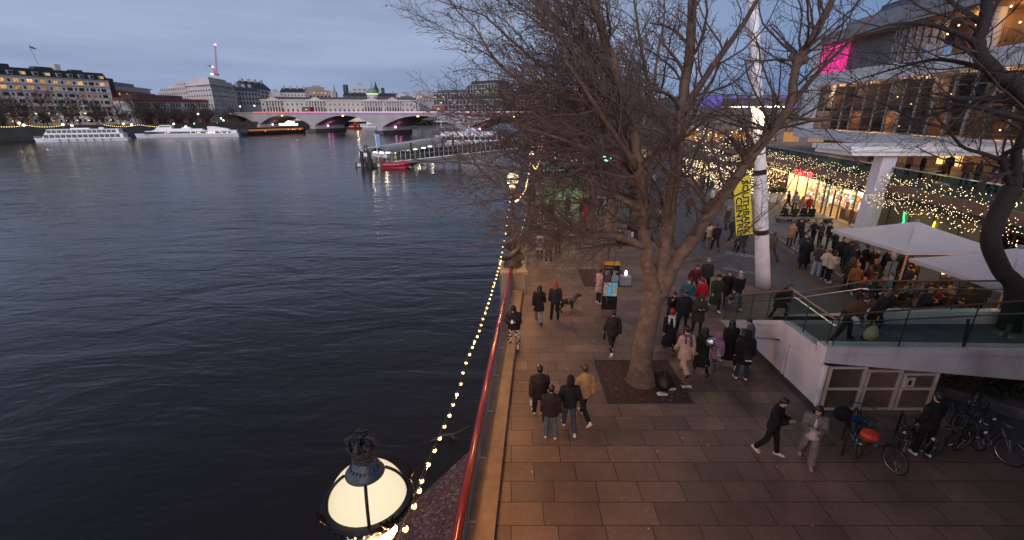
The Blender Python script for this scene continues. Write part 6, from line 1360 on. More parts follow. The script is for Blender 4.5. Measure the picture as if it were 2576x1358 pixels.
# --- couple and cyclist in front
p = person('person in black shirt jacket and white trainers looking at his phone', pix(1931, 1140), -134, 'phonewalk', 'jacket', cloth(.010, .010, .011), 'jeans', BLK, 'short', HBLK, SHW, 0, 1.74)
p = person('person with long black hair in grey fleece and grey wide trousers', pix(2026, 1160), 148, 'phonewalk', 'hoodie', cloth(.17, .155, .15), 'wide', cloth(.20, .185, .18), 'long', HBLK, mk('shoe_grey', (.3, .28, .27)), 2, 1.72)
part('white_top', lib('whitetop', lambda: (lambda J: shift((lambda m: (m.loft([(J['up'](0, .05, .78), .15, .13), (J['up'](0, .06, .86), .16, .13), (J['up'](0, .055, 1.0), .10, .125), (J['up'](0, .05, 1.25), .06, .12), (J['up'](0, .05, 1.42), .05, .09)], 14), m.mesh('white_top', EYE, smooth=True))[1])(MB()), J))(pose_joints(POSES['phonewalk']))), cloth(.60, .52, .50), p)
person('person in black sweatpants and white trainers locking a bicycle', pix(2314, 1142), 4, 'standb', 'jacket', BLK, 'jeans', BLK, 'short', HBLK, SHW, 0, 1.80)
# --- on the ramp
person('person in brown jumper bent forward climbing on the ramp', Vector((10.15, 12.6, 1.87)), -96, 'bent', 'tee', cloth(.10, .035, .026), 'jeans', cloth(.02, .022, .03), 'short', HBLK, SHB, 0, 1.72)
p = person('person with long black hair in black carrying a bulging yellow bag on the ramp', Vector((11.15, 12.75, 1.87)), -100, 'climb', 'coat', BLK, 'slim', cloth(.05, .03, .04), 'long', HBLK, SHB, 0, 1.68)
t = thing('carrier_bag', 'bulging yellow and green carrier bag held on the ramp', 'bag', (10.85, 12.35, 1.98)); m = MB(); m.loft([((0, 0, 0), .11, .09), ((0, 0, .05), .19, .13), ((0, 0, .2), .21, .13), ((0, 0, .36), .17, .08), ((0, 0, .46), .10, .03)], 14); m.v = [(x+random.uniform(-.015, .015), y+random.uniform(-.015, .015), z) for x, y, z in m.v]; m.build('bag_body', mk('carrier_print', (.50, .44, .10), col2=(.32, .36, .34), scale=9), t, smooth=True); m = MB(); m.tube([(-.06, 0, .4), (-.02, 0, .62), (.06, 0, .4)], .015, 6); m.build('handle', mk('carrier_yellow', (.5, .45, .05)), t)
person('person with long dark hair behind the glass at the foot of the ramp stair', Vector((10.35, 16.2, .82)), -165, 'climb', 'coat', cloth(.035, .024, .02), 'slim', BLK, 'long', HBRN, SHB, 0, 1.70)
# --- queue and walkers between mast and parasols
Q = [('person in olive brown jacket walking just right of the white mast', (1938, 655), 10, 'walk', 'jacket', cloth(.09, .055, .03), 'jeans', cloth(.05, .05, .055), 'short', HBRN, SHB, 1.74),
     ('person in long tan coat holding white papers in the queue', (1984, 620), -60, 'phone', 'coat', cloth(.36, .19, .10), 'slim', BLK, 'short', HBRN, SHB, 1.70),
     ('person in black jacket between tan coat and checked coat', (2004, 614), 150, 'stand', 'jacket', BLK, 'slim', BLK, 'short', HBRN, SHB, 1.74),
     ('person in black and white checked coat in the queue', (2016, 632), 10, 'stand', 'coat', None, 'slim', BLK, 'beanie', cloth(.6, .6, .62), SHB, 1.74),
     ('tall person in black long coat with white trim at the kerb line', (2018, 677), -20, 'pockets', 'long', BLK, 'slim', BLK, 'short', HBLK, SHB, 1.86),
     ('person in black with white cap at the head of the queue', (2040, 618), 90, 'cross', 'jacket', BLK, 'jeans', BLK, 'cap', cloth(.6, .6, .62), SHB, 1.74),
     ('person with brown hair in dark jacket beside the white cap', (2058, 622), 100, 'phone', 'jacket', cloth(.05, .03, .028), 'slim', BLK, 'long', HBRN, SHB, 1.68),
     ('person in black bomber jacket standing alone against lit paving', (2077, 626), 70, 'pockets', 'puffer', BLK, 'slim', BLK, 'short', HBRN, SHB, 1.78),
     ('bald person in black stooping in the queue', (2092, 648), 90, 'phone', 'jacket', BLK, 'jeans', BLK, None, HBLK, SHB, 1.66),
     ('person in grey hoodie and pale jeans looking down in the queue', (2050, 692), -30, 'phone', 'hoodie', cloth(.06, .055, .05), 'wide', cloth(.38, .42, .50), 'short', HBRN, SHW, 1.70),
     ('person in pink beanie and cream jacket in the queue', (2071, 703), -60, 'pockets', 'puffer', cloth(.58, .46, .36), 'jeans', BLK, 'beanie', cloth(.62, .30, .30), SHW, 1.68),
     ('person in cream jacket and dark hood beside the pink beanie', (2083, 710), -120, 'cross', 'puffer', cloth(.55, .44, .37), 'slim', BLK, 'long', HBLK, SHW, 1.70),
     ('person in dark coat with hand raised to the ear in the queue', (2106, 671), 150, 'handup', 'coat', cloth(.02, .018, .02), 'slim', BLK, 'short', HBRN, SHB, 1.76),
     ('person in dark parka side on in the queue', (2124, 686), -70, 'pockets', 'parka', cloth(.022, .024, .026), 'jeans', BLK, 'short', HBRN, SHB, 1.82),
     ('person in black hooded jacket near the parasol corner', (2162, 697), 30, 'stand', 'jacket', BLK, 'jeans', BLK, 'short', HBLK, SHB, 1.80),
     ('person in dark top and beige trousers reaching towards the tables', (2186, 702), 100, 'handup', 'jacket', cloth(.03, .02, .02), 'jeans', cloth(.20, .14, .09), 'short', HGRY, SHB, 1.74),
     ('person in dark brown fur coat walking out of the queue', (2127, 728), -40, 'walk', 'coat', cloth(.045, .028, .02), 'slim', BLK, 'long', HBRN, SHB, 1.72),
     ('person in rust orange jacket and white trainers striding right', (2141, 740), -50, 'walk', 'jacket', cloth(.20, .075, .03), 'jeans', cloth(.05, .08, .13), 'short', HBLD, SHW, 1.60),
     ('child in sky blue jacket near the ramp handrail', (2227, 752), 40, 'stand', 'hoodie', cloth(.12, .34, .58), 'slim', cloth(.3, .2, .18), 'short', HBRN, SHB, 1.30),
     ('person in navy coat standing behind the sky blue child', (2268, 752), 20, 'pockets', 'coat', cloth(.018, .025, .055), 'jeans', BLK, 'short', HBLK, SHB, 1.66),
     ('person in black sitting coat near the menu boards', (2212, 700), -140, 'phone', 'jacket', BLK, 'jeans', BLK, 'short', HGRY, SHB, 1.64)]
def check_mat():
    m, nt, b = _new('checked_cloth'); N, L = nt.nodes, nt.links; tc = N.new('ShaderNodeTexCoord'); ck = N.new('ShaderNodeTexChecker'); ck.inputs['Scale'].default_value = 9; ck.inputs['Color1'].default_value = (.5, .5, .5, 1); ck.inputs['Color2'].default_value = (.02, .02, .02, 1); L.new(tc.outputs['Object'], ck.inputs['Vector']); L.new(ck.outputs['Color'], b.inputs['Base Color']); b.inputs['Roughness'].default_value = .9; return m
for q in Q:
    lb, px, fc, ps, tp, tcl, lg, lcl, hr, hcl, sh, hh = q
    b = person(lb, pix(*px), fc, ps, tp, tcl or BLK, lg, lcl, hr, hcl, sh, random.randrange(3), hh)
    if tcl is None: b.children[0].material_slots[0].material = check_mat()
# --- seated and standing under the parasols
SEAT = [('person in white gilet and dark top eating at the table under the farther parasol corner', (17.2, 21.9), 190, cloth(.10, .09, .09), cloth(.6, .55, .5), HBRN, 'jacket'),
        ('person in dark red jumper seated under the farther parasol', (17.95, 21.4), 90, cloth(.12, .03, .02), None, HBRN, 'jacket'),
        ('person in black with back turned under the farther parasol', (18.5, 20.15), 0, BLK, None, HBLK, 'puffer'),
        ('person in cream knit seated under the farther parasol', (19.3, 20.6), 10, cloth(.48, .33, .18), None, HBLD, 'jacket'),
        ('person in beige hoodie with back turned at the long far table', (19.8, 18.95), 0, cloth(.40, .27, .15), None, HBRN, 'hoodie'),
        ('person with ginger hair facing this way at the long far table', (20.6, 20.3), 180, cloth(.05, .03, .03), None, HRED, 'jacket'),
        ('grey haired person in black at the round table by the queue', (17.1, 18.15), -10, BLK, None, HGRY, 'jacket'),
        ('person in brown jacket beside the grey haired diner', (17.75, 18.9), 90, cloth(.16, .07, .03), None, HBRN, 'jacket'),
        ('person in black parka at the table between the parasols', (18.3, 17.55), 0, BLK, None, HBLK, 'parka'),
        ('person in red scarf coat at the table between the parasols', (18.95, 18.5), 100, cloth(.22, .03, .02), None, HBRN, 'jacket'),
        ('person in dark jumper left at the near long table', (16.3, 14.75), 0, BLK, None, HGRY, 'jacket'),
        ('person in grey jumper with back turned at the near long table', (16.95, 14.7), 0, cloth(.15, .15, .17), None, HBRN, 'jacket'),
        ('bald person in black seated right of the grey jumper', (17.45, 14.75), 10, BLK, None, None, 'jacket'),
        ('person in dark brown jacket facing this way at the near long table', (16.7, 16.1), 180, cloth(.06, .03, .02), None, HBLD, 'jacket'),
        ('person in black coat deep under the nearer parasol', (17.9, 15.7), 180, BLK, None, HBLK, 'coat'),
        ('person in bright red jacket and yellow bobble hat at the lower right', (18.4, 14.05), 20, cloth(.5, .015, .03), None, HBLD, 'puffer'),
        ('person in dark fleece under the nearer parasol at the right', (19.1, 15.0), 60, cloth(.03, .03, .04), None, HBRN, 'jacket')]
for k, (lb, (x, y), fc, tcl, c2, hcl, tp) in enumerate(SEAT):
    b = person(lb, Vector((x, y, .012)), fc, 'sit' if k % 2 else 'sitlean', tp, tcl, 'jeans', (BLK, NAVY, DGREY)[k % 3], 'short' if hcl else None, hcl, SHB, k % 3, 1.72)
bp = G(2012, 560)
for k, (dx, lb, c) in enumerate(((-1.2, 'person in black sitting at the left end of the stone bench', BLK), (-.5, 'person in dark jacket second from left on the stone bench', cloth(.03, .025, .025)), (.35, 'large person in black coat sitting mid bench by the bookshop', cloth(.012, .012, .015)), (.95, 'person in black right of the large coat on the stone bench', cloth(.02, .02, .02)))):
    person(lb, bp+Vector((dx, .05, .02)), 8, 'sit' if k % 2 else 'sitlean', 'coat' if k == 2 else 'jacket', c, 'jeans', BLK, 'short', HBRN, SHB, k % 3, 1.76)
for lb, px, fc, ps, tp, c, l, hr, hh in (('person in pale grey jacket looking into the bookshop window', (1996, 532), -20, 'stand', 'jacket', cloth(.28, .28, .32), BLK, 'short', 1.74), ('person in camel coat walking past the bookshop', (2011, 541), 150, 'walk', 'coat', cloth(.35, .18, .10), BLK, 'long', 1.66),
        ('person with dark backpack walking past the white planters', (1979, 527), 80, 'walk2', 'jacket', BLK, BLK, 'short', 1.72), ('person in red and black jacket in front of the bookshop door', (2030, 540), 170, 'stand', 'jacket', cloth(.3, .02, .02), BLK, 'short', 1.62)):
    person(lb, pix(*px), fc, ps, tp, c, 'jeans', l, hr, HBRN, SHB, 0, hh)
# --- middle distance
MID = [('person in dark coat with child-size red coat at the market edge', (1596/1, 505), 0),]
MIDS = [('tall person in dark brown coat beside the bright red coat', (1465, 541), 178, 'stand', 'long', cloth(.04, .02, .018), BLK, 'short', 1.84), ('person in bright red long coat at the green-lit market edge', (1474, 558), 0, 'stand', 'long', cloth(.55, .01, .02), cloth(.45, .01, .02), 'long', 1.60),
        ('person in black coat standing left of the red long coat', (1427, 541), 30, 'stand', 'coat', BLK, BLK, 'short', 1.74), ('person in black jacket right of the third trunk', (1510, 541), 10, 'walk', 'jacket', BLK, BLK, 'short', 1.76), ('person in pale blue jeans near the second trunk', (1524, 535), 170, 'stand', 'jacket', cloth(.3, .3, .32), LJEAN, 'short', 1.72),
        ('small dark figure left of a pair by the river wall', (1368, 556), 0, 'stand', 'jacket', cloth(.05, .02, .02), BLK, 'short', 1.50), ('dark figure by the river wall beyond the trio', (1382, 558), 0, 'stand', 'coat', BLK, BLK, 'short', 1.72), ('person in white trousers partly hidden by the big trunk', (1586, 607), -20, 'walk', 'jacket', BLK, cloth(.5, .48, .48), 'short', 1.76),
        ('person in black walking beside the white trousers', (1600, 604), -10, 'walk2', 'jacket', BLK, BLK, 'short', 1.76), ('person in dark clothes crouched over by the second trunk', (1556, 622), 170, 'bent', 'jacket', cloth(.06, .045, .03), BLK, 'short', 1.60), ('person in peach padded jacket and khaki trousers arms folded', (1782, 625), -10, 'cross', 'puffer', cloth(.50, .30, .24), cloth(.22, .16, .09), 'short', 1.72),
        ('person in black jacket with rust bag beside the peach jacket', (1797, 630), -4, 'walk', 'jacket', BLK, BLK, 'short', 1.80), ('person in dark green jacket left of the yellow banner foot', (1838, 608), 20, 'walk2', 'jacket', cloth(.02, .03, .025), BLK, 'beanie', 1.74), ('person in orange brown top below the yellow banner', (1852, 632), 10, 'stand', 'coat', cloth(.10, .05, .025), cloth(.04, .05, .09), 'short', 1.72),
        ('person in dark green parka below the yellow banner', (1861, 640), -10, 'walk', 'parka', cloth(.02, .028, .024), NAVY, 'short', 1.76), ('person in silvery white jacket walking alone across the grey ground', (1790, 517), 60, 'walk', 'puffer', cloth(.5, .5, .54), BLK, 'short', 1.72), ('person in black and white walking far across the grey ground', (1644, 470), 0, 'walk', 'jacket', cloth(.3, .3, .3), BLK, 'short', 1.74),
        ('person in red bobble hat near the top left of the yellow banner', (1838, 500), 160, 'stand', 'jacket', cloth(.10, .02, .03), BLK, 'pompom', 1.70), ('person in red patterned jacket near the foot of the second trunk', (1676, 588), 0, 'stand', 'jacket', cloth(.3, .06, .07), LJEAN, 'long', 1.66)]
for lb, px, fc, ps, tp, c, l, hr, hh in MIDS:
    person(lb, pix(*px), fc, ps, tp, c, 'jeans', l, hr, cloth(.5, .03, .03) if hr == 'pompom' else HBRN, SHB, 0, hh)
rg = random.Random(15); CC = [BLK, NAVY, DGREY, cloth(.05, .03, .025), cloth(.10, .02, .02), cloth(.03, .05, .05), cloth(.2, .17, .15), cloth(.28, .07, .10), cloth(.1, .05, .02)]
def crowd(lb, grp, n, region, sd):
    rg = random.Random(sd)
    for k in range(n):
        x, y = region(rg); person(lb, pix(x, y), rg.uniform(0, 360), rg.choice(['walk', 'stand', 'walk2', 'pockets']), rg.choice(['jacket', 'coat', 'jacket']), rg.choice(CC), 'jeans', rg.choice([BLK, NAVY, DGREY]), 'short', rg.choice([HBLK, HBRN]), SHB, rg.randrange(3), rg.uniform(1.6, 1.82), group=grp)
crowd('small distant person among the stalls of the green-lit market', 'distant people in the green-lit market', 34, lambda r: (r.uniform(1345, 1600), r.uniform(428, 480)), 1)
crowd('small distant person in front of the far shops left of the mast', 'distant people before the far shops', 24, lambda r: (r.uniform(1690, 1885), r.uniform(432, 492)), 2)
for k in range(22):
    person('distant person among tables up on the shop terrace', HP(random.uniform(-5.5, -1.0), random.uniform(14, 44), 3.9), random.uniform(0, 360), random.choice(['stand', 'walk', 'sit', 'phone']), 'jacket', random.choice(CC), 'jeans', random.choice([BLK, NAVY]), 'short', random.choice([HBLK, HBRN]), SHB, 0, 1.72, group='distant people up on the shop terrace')
# --- more of the queue and the crowd under the parasols
def fill(lb, grp, pts, poses, sd, tops=('jacket', 'coat', 'parka', 'puffer')):
    rg = random.Random(sd)
    for (x, y) in pts:
        ps = rg.choice(poses); person(lb, Vector((x+rg.uniform(-.15, .15), y+rg.uniform(-.15, .15), .012)), rg.uniform(0, 360), ps, rg.choice(tops), rg.choice(CC[:6]), 'jeans', rg.choice([BLK, NAVY, DGREY]), rg.choice(['short', 'short', 'long', 'beanie']), rg.choice([HBLK, HBRN, HBLD]), SHB, rg.randrange(3), rg.uniform(1.6, 1.84), group=grp)
fill('darkly dressed person packed in the middle of the queue', 'people packed in the queue', [(18.4+.36*k-.9*(k % 3), 27.6-1.15*k*.72) for k in range(12)], ['stand', 'pockets', 'phone', 'cross'], 31)
fill('darkly dressed diner packed round the tables below the parasols', 'diners packed below the parasols', [(17.0, 20.4), (17.6, 22.2), (18.9, 22.0), (19.7, 21.4), (20.6, 19.0), (19.2, 19.2), (16.4, 19.6), (16.3, 18.2), (17.0, 17.3), (17.9, 17.0), (19.0, 17.4), (19.8, 16.0), (17.4, 16.2), (18.4, 16.0), (15.9, 15.6), (16.0, 16.6), (19.0, 14.2), (18.0, 14.2)], ['sit', 'sitlean', 'sit', 'stand', 'phone'], 32)
fill('dark figure strolling across the far grey ground past the banner', 'people strolling past the banner', [(11.0, 33), (12.4, 37), (13.5, 31), (15.2, 39), (9.5, 36), (14.6, 44), (12.0, 46), (17.4, 48), (10.4, 29.5), (8.6, 40), (16.2, 34), (19.0, 42), (18.2, 52), (14.0, 53)], ['walk', 'walk2', 'stand', 'pocketswalk'], 33)
# --- dog
def dog():
    p = G(1425, 783); t = bpy.data.objects
    m = MB(); B_ = lambda pts, rad: m.tube(pts, rad, 10)
    m.loft([(Vector((-.40, 0, .50)), .085, .10, Matrix.Rotation(R(90), 3, 'Y')), (Vector((-.30, 0, .50)), .115, .125, Matrix.Rotation(R(90), 3, 'Y')), (Vector((-.05, 0, .49)), .11, .12, Matrix.Rotation(R(90), 3, 'Y')), (Vector((.18, 0, .47)), .15, .13, Matrix.Rotation(R(90), 3, 'Y')), (Vector((.33, 0, .50)), .13, .115, Matrix.Rotation(R(90), 3, 'Y')), (Vector((.40, 0, .54)), .08, .08, Matrix.Rotation(R(90), 3, 'Y'))], 14)
    B_([(.32, 0, .54), (.42, 0, .66), (.48, 0, .73)], [.11, .09, .085])
    m.ball((.52, 0, .755), .098, 12, 0, (1.1, .9, .9)); B_([(.56, 0, .74), (.66, 0, .715), (.70, 0, .705)], [.062, .046, .036]); m.ball((.705, 0, .715), .018, 8)
    for sy in (-1, 1):
        B_([(.50, sy*.075, .80), (.46, sy*.105, .74), (.47, sy*.10, .67)], [.03, .036, .018])
        fx = .06*sy
        B_([(.25, sy*.09, .46), (.24+fx*.6, sy*.09, .30), (.27+fx, sy*.09, .17), (.27+fx*1.6, sy*.09, .05)], [.075, .048, .036, .032]); m.ball((.30+fx*1.6, sy*.09, .03), .042, 8, 0, (1.3, .9, .75))
        B_([(-.33, sy*.09, .48), (-.28-fx, sy*.10, .33), (-.42-fx, sy*.10, .20), (-.38-fx*1.8, sy*.10, .05)], [.10, .07, .036, .032]); m.ball((-.35-fx*1.8, sy*.10, .03), .042, 8, 0, (1.3, .9, .75))
    B_([(-.42, 0, .54), (-.54, 0, .50), (-.64, 0, .52), (-.72, .02, .60)], [.04, .032, .024, .014])
    me = remesh(m, 'dog', .016, 3); me.materials.clear(); me.materials.append(mk('dog_fur', (.016, .014, .014), rough=.65, var=.3, scale=20, bump=.3, bscale=60)); d = bpy.data.objects.new('dog', me); COL.objects.link(d); d.location = p; d.rotation_euler = (0, 0, R(12)); tag(d, 'black dog in a grey harness with red collar walking beside the redhead', 'dog')
    h = MB()
    for x, r in ((.30, .150), (.05, .132)):
        h.tube([(x, r*.98*math.cos(a), .485+r*1.05*math.sin(a)) for a in [i*2*math.pi/16 for i in range(16)]], .016, 6, closed=True)
    for sy in (-.1, .1): h.tube([(.30, sy, .60), (.05, sy, .585)], .014, 6)
    h.build('harness', mk('harness_grey', (.2, .2, .21)), d); h = MB(); h.tube([(.395+.02*math.sin(a), .10*math.cos(a), .625+.09*math.sin(a)) for a in [i*2*math.pi/16 for i in range(16)]], .016, 6, closed=True); h.build('collar', mk('collar_red', (.45, .03, .03)), d)
    for x, y in ((.27+.096, .09), (.27-.096, -.09)):
        h = MB(); h.tube([(x, y, .07), (x, y, .10)], .038, 8); h.build('ankle_band', WHITE, d)
    l = thing('dog_lead', 'slack grey lead between the redhead and the black dog', 'lead', p); h = MB(); h.tube(spline([(.05, .02, .62), (-.2, .1, .62), (-.42, .2, .72), (-.55, .3, .85)], 4), .008, 5); h.build('strap', DGREY, l)
dog()
# ------------------------------------------------------------------ bridge, pier, boats
CONC = mk('portland_stone', (.39, .355, .34), rough=.75, var=.22, scale=.12, bump=.1, bscale=2)
BP = [Vector((-202+58*i, 380-35*i, 0)) for i in range(-1, 8)]
BD = (BP[1]-BP[0]).normalized(); BN = Vector((-BD.y, BD.x, 0))
def bridge_at(px):
    u = (px-1288)/_F; o = BP[1]; t = (u*(o.y*_c)-o.x)/(BD.x-u*BD.y*_c); return o+BD*t
def bridge():
    t = thing('arch_bridge', 'long pale concrete arch bridge crossing the river with a pink light line', 'bridge', BP[2]); B = lambda m, n, mt, p=t: m.build(n, mt, p, world=True)
    SL = (BP[1]-BP[0]).length
    for i in range(0, 7):
        a = BP[i]; m = MB(); n = 18
        top = [a+BD*SL+Vector((0, 0, 7.9)), a+Vector((0, 0, 7.9))]; bot = []
        for k in range(n+1):
            f = k/n; z = -1.6+8.2*(1-abs(2*f-1)**2.1); bot.append(a+BD*(SL*f)+Vector((0, 0, z)))
        vs = bot+[p+BN*25 for p in bot]+[Vector((p.x, p.y, 7.9)) for p in bot]+[Vector((p.x, p.y, 7.9))+BN*25 for p in bot]; N_ = n+1
        fs = []
        for k in range(n): fs += [(k, k+1, 2*N_+k+1, 2*N_+k), (N_+k+1, N_+k, 3*N_+k, 3*N_+k+1), (k+1, k, N_+k, N_+k+1), (2*N_+k, 2*N_+k+1, 3*N_+k+1, 3*N_+k)]
        m.add(vs, fs); B(m, 'arch', CONC)
    m = MB(); m.beam(BP[0]+Vector((0, 0, 8.25))-BN*.2, BP[7]+Vector((0, 0, 8.25))-BN*.2, .6, .9); m.beam(BP[0]+Vector((0, 0, 8.2))+BN*25, BP[7]+Vector((0, 0, 8.2))+BN*25, .5, .9); B(m, 'parapet', CONC)
    m = MB(); m.beam(BP[0]+Vector((0, 0, 7.95))+BN*12.5, BP[7]+Vector((0, 0, 7.95))+BN*12.5, 24, .1); B(m, 'roadway', ASPH)
    for i in range(1, 7):
        c = BP[i]; m = MB(); poly = [c-BD*4-BN*1, c-BN*4.5, c+BD*4-BN*1, c+BD*4+BN*26, c+BN*29.5, c-BD*4+BN*26]; m.prism([(p.x, p.y) for p in poly], -7, -2.6); B(m, 'pier', mk('wet_pier', (.045, .042, .038), rough=.6, var=.4, scale=.4))
        m = MB(); poly = [c-BD*3-BN*.5, c-BN*2, c+BD*3-BN*.5, c+BD*3+BN*25.5, c-BD*3+BN*25.5]; m.prism([(p.x, p.y) for p in poly], -2.59, -.3); B(m, 'pier_cap', CONC)
        for off, z in ((4, 2.6), (9, -.6)):
            m = MB(); p = c+BD*5.2+BN*off+Vector((0, 0, z)); m.ball(p, .75, 8); B(m, 'pink_lamp', glow('pink_lamp', (1, .6, .95), 3))
        lamp('arch_light', c+BD*9+BN*9+Vector((0, 0, 1.2))-t.location, 110, (1, .12, .6), r=.6, parent=t)
    cols = [(1, .10, .16), (1, .12, .25), (.9, .2, .55), (.72, .32, .85), (.75, .42, .9), (.85, .5, .85), (1, .5, .72), (1, .45, .62), (1, .42, .6), (1, .5, .75), (.9, .5, .9), (.8, .45, .95), (.7, .4, .9), (.6, .4, .9)]
    a = BP[1]-BD*3; Lb = (BP[7]-a).length/len(cols)
    for k, c in enumerate(cols):
        m = MB(); m.beam(a+BD*Lb*k+Vector((0, 0, 8.86))-BN*.62, a+BD*Lb*(k+1)+Vector((0, 0, 8.86))-BN*.62, .16, .34); B(m, 'light_line', glow('line_%d' % k, c, 1.7))
    for i in range(1, 6):
        p = BP[i]+BD*(SL*.5)-BN*.5+Vector((0, 0, 6.3)); m = MB(); m.obox(p, (1.5, .4, .55), math.atan2(BD.y, BD.x)); B(m, 'navigation_light', glow('nav_yellow', (1, .75, .22), 4))
bridge()
def bus(label, px):
    p = bridge_at(px)+BN*9; t = thing('double_decker_bus', label, 'bus', p+Vector((0, 0, 8.0)), math.atan2(BD.y, BD.x)); r = mk('bus_red', (.20, .014, .02), rough=.35, var=.1)
    m = MB(); m.box((-5, -1.25, .45), (5, 1.25, 4.3)); m.box((-4.9, -1.2, 4.3), (4.9, 1.2, 4.42)); m.build('body', r, t)
    for z in (1.4, 3.0):
        m = MB(); m.box((-4.6, -1.28, z), (4.6, -1.255, z+.85)); m.box((-5.03, -1.1, z), (-5.005, 1.1, z+.95)); m.build('window_band', mk('bus_window', (.03, .03, .035), rough=.1, var=0, emit=(1, .8, .5), estr=.12), t)
    for x in (-3.2, 3.0):
        m = MB(); m.tube([(x, -1.27, .5), (x, 1.27, .5)], .5, 12); m.build('wheel', BLACK, t)
    m = MB(); m.box((-1.2, -1.29, 2.4), (1.2, -1.282, 2.85)); m.build('blind', glow('bus_blind', (1, .8, .3), 1.2), t)
bus('red double decker bus near the left end of the arch bridge', 748); bus('red double decker bus over the middle of the arch bridge by the twigs', 1083)
WB = mk('boat_white', (.74, .74, .78), rough=.35, var=.06, scale=.4); BW = mk('boat_window', (.02, .024, .03), rough=.08, var=.2)
def hull(t, L, bm, h, mat, bow=.2, z0=-.5, stern=.85, name='hull'):
    m = MB(); rings = []; n = 14
    for i in range(n+1):
        f = i/n; w = bm/2*(min(1, (f/bow)**.6) if f < bow else 1-(1-stern)*max(0, (f-.85)/.15)); rings.append((f*L, max(.06, w), h*(1.0+.28*max(0, 1-f/bow))))
    vs = []
    for x, w, hh in rings: vs += [(x+.10*hh*(x < L*bow)-(.9 if x == 0 else 0)*0, -w*.72, z0), (x-(.18*hh if x < L*.02 else 0), -w, hh), (x-(.18*hh if x < L*.02 else 0), w, hh), (x+.10*hh*(x < L*bow), w*.72, z0)]
    fs = [(i*4+j, (i+1)*4+j, (i+1)*4+(j+1) % 4, i*4+(j+1) % 4) for i in range(n) for j in range(4)]+[(0, 1, 2, 3), (n*4+3, n*4+2, n*4+1, n*4)]
    m.add(vs, fs); return m.build(name, mat, t)
def boat(label, a, b, bm, hh, decks, cat='boat', mat=None, wmat=None, lit=0, group=None):
    a, b = Vector(a), Vector(b); d = b-a; L = d.length; t = thing('passenger_boat', label, cat, (a.x, a.y, WATER), math.atan2(d.y, d.x), group); hull(t, L, bm, hh, mat or WB)
    z = hh
    for (x0, x1, h, w, win) in decks:
        m = MB(); m.extr([(x0*L, -w/2, z), (x1*L, -w/2, z), (x1*L-.1*h, -w/2, z+h), (x0*L+.7*h, -w/2, z+h)], (0, w, 0)); m.box((x0*L+.5*h, -w/2-.15, z+h), (x1*L+.15, w/2+.15, z+h+.12)); dk = m.build('cabin', mat or WB, t)
        if win:
            n, wh = win; s_ = (x1-x0)*L*.96/n; pm = MB(); pm.box((0, -.035, 0), (s_*.84, 0, wh)); me = pm.mesh('window', wmat or BW)
            for k in range(n):
                inst('window', me, dk, (x0*L+.5*h+k*s_*.97, -w/2-.002, z+(h-wh)*.55))
        z += h+.12
    if lit:
        rg = random.Random(lit); lm = MB(); lm.ball((0, 0, 0), .16, 6); me = lm.mesh('cabin_lamp', glow('cabin_lamp', (1, .72, .36), 5))
        for k in range(lit): inst('cabin_lamp', me, t, (L*rg.uniform(.28, .92), -bm/2*.98-.1, hh+rg.uniform(.5, 1.0)))
    return t, L, z
t, L, z = boat('white two deck cruise boat moored at the far left bank', (-231, 229), (-197, 243.5), 7, 1.5, [(.10, .97, 2.1, 6.4, (14, 1.5)), (.14, .93, 2.0, 5.8, (14, 1.4))])
m = MB()
for k in range(9): m.tube([(L*.01+k*.42, -1.4-.12*k, 1.7), (L*.01+k*.42, -1.4-.12*k, 2.7)], .03, 4)
m.tube([(L*.01, -1.4, 2.7), (L*.10, -2.5, 2.7)], .035, 4); m.build('bow_rail', WB, t)
m = MB(); m.extr([(L*.50, -3.215, 1.6), (L*.55, -3.215, 1.6), (L*.44, -3.215, 3.6), (L*.39, -3.215, 3.6)], (0, .01, 0)); m.build('stripe', WB, t)
for k in range(7):
    m = MB(); m.lathe([(.12, -.6), (.2, -.3), (.2, .2), (.1, .4)], (L*(.28+.09*k), -3.62, .9), 8); m.build('fender', BLACK, t)
m = MB(); m.box((L*.4, -1, z), (L*.6, 1, z+.5)); m.box((L*.7, -.6, z), (L*.75, .6, z+.7)); m.build('roof_locker', WB, t)
t, L, z = boat('long sleek white dining yacht with lit window band by the far bank', (-211, 266), (-163.5, 284.5), 8, 1.9, [(.09, .99, 1.7, 7.2, None)], lit=17)
m = MB(); m.box((L*.10, -3.63, 2.15), (L*.70, -3.605, 3.25)); m.box((L*.77, -3.63, 2.15), (L*.93, -3.605, 3.15)); m.build('window_band', BW, t)
m = MB(); m.extr([(L*.16, -2.7, 3.7), (L*.66, -2.7, 3.7), (L*.64, -2.7, 4.7), (L*.22, -2.7, 4.9)], (0, 5.4, 0)); m.extr([(L*.70, -2.9, 3.7), (L*.92, -2.9, 3.7), (L*.90, -2.9, 4.5), (L*.76, -2.9, 5.9), (L*.70, -2.9, 5.9)], (0, 5.8, 0)); m.extr([(L*.20, -2.4, 4.7), (L*.36, -2.4, 4.7), (L*.35, -2.4, 6.8), (L*.25, -2.4, 6.8)], (0, 4.8, 0)); m.extr([(L*.44, -2, 4.7), (L*.54, -2, 4.7), (L*.52, -2, 5.7), (L*.46, -2, 5.7)], (0, 4, 0)); m.build('upper_deck', WB, t)
m = MB(); m.box((L*.245, -2.43, 5.7), (L*.345, -2.405, 6.4)); m.box((L*.242, -2.2, 5.75), (L*.247, 2.2, 6.3)); m.build('wheelhouse_window', BW, t)
OW = mk('orange_window', (.3, .12, .03), var=0, emit=(1, .30, .05), estr=.32)
a = D(590, 283, 300); b = D(742, 283, 345)
boat('dark floating restaurant with orange windows moored before the bridge', (a.x+4, a.y-4), (b.x+6, b.y-6), 8, 1.6, [(.03, .99, 2.6, 7.5, (26, 1.0))], 'restaurant boat', mk('dark_hull', (.025, .022, .02), rough=.6), OW, lit=5)
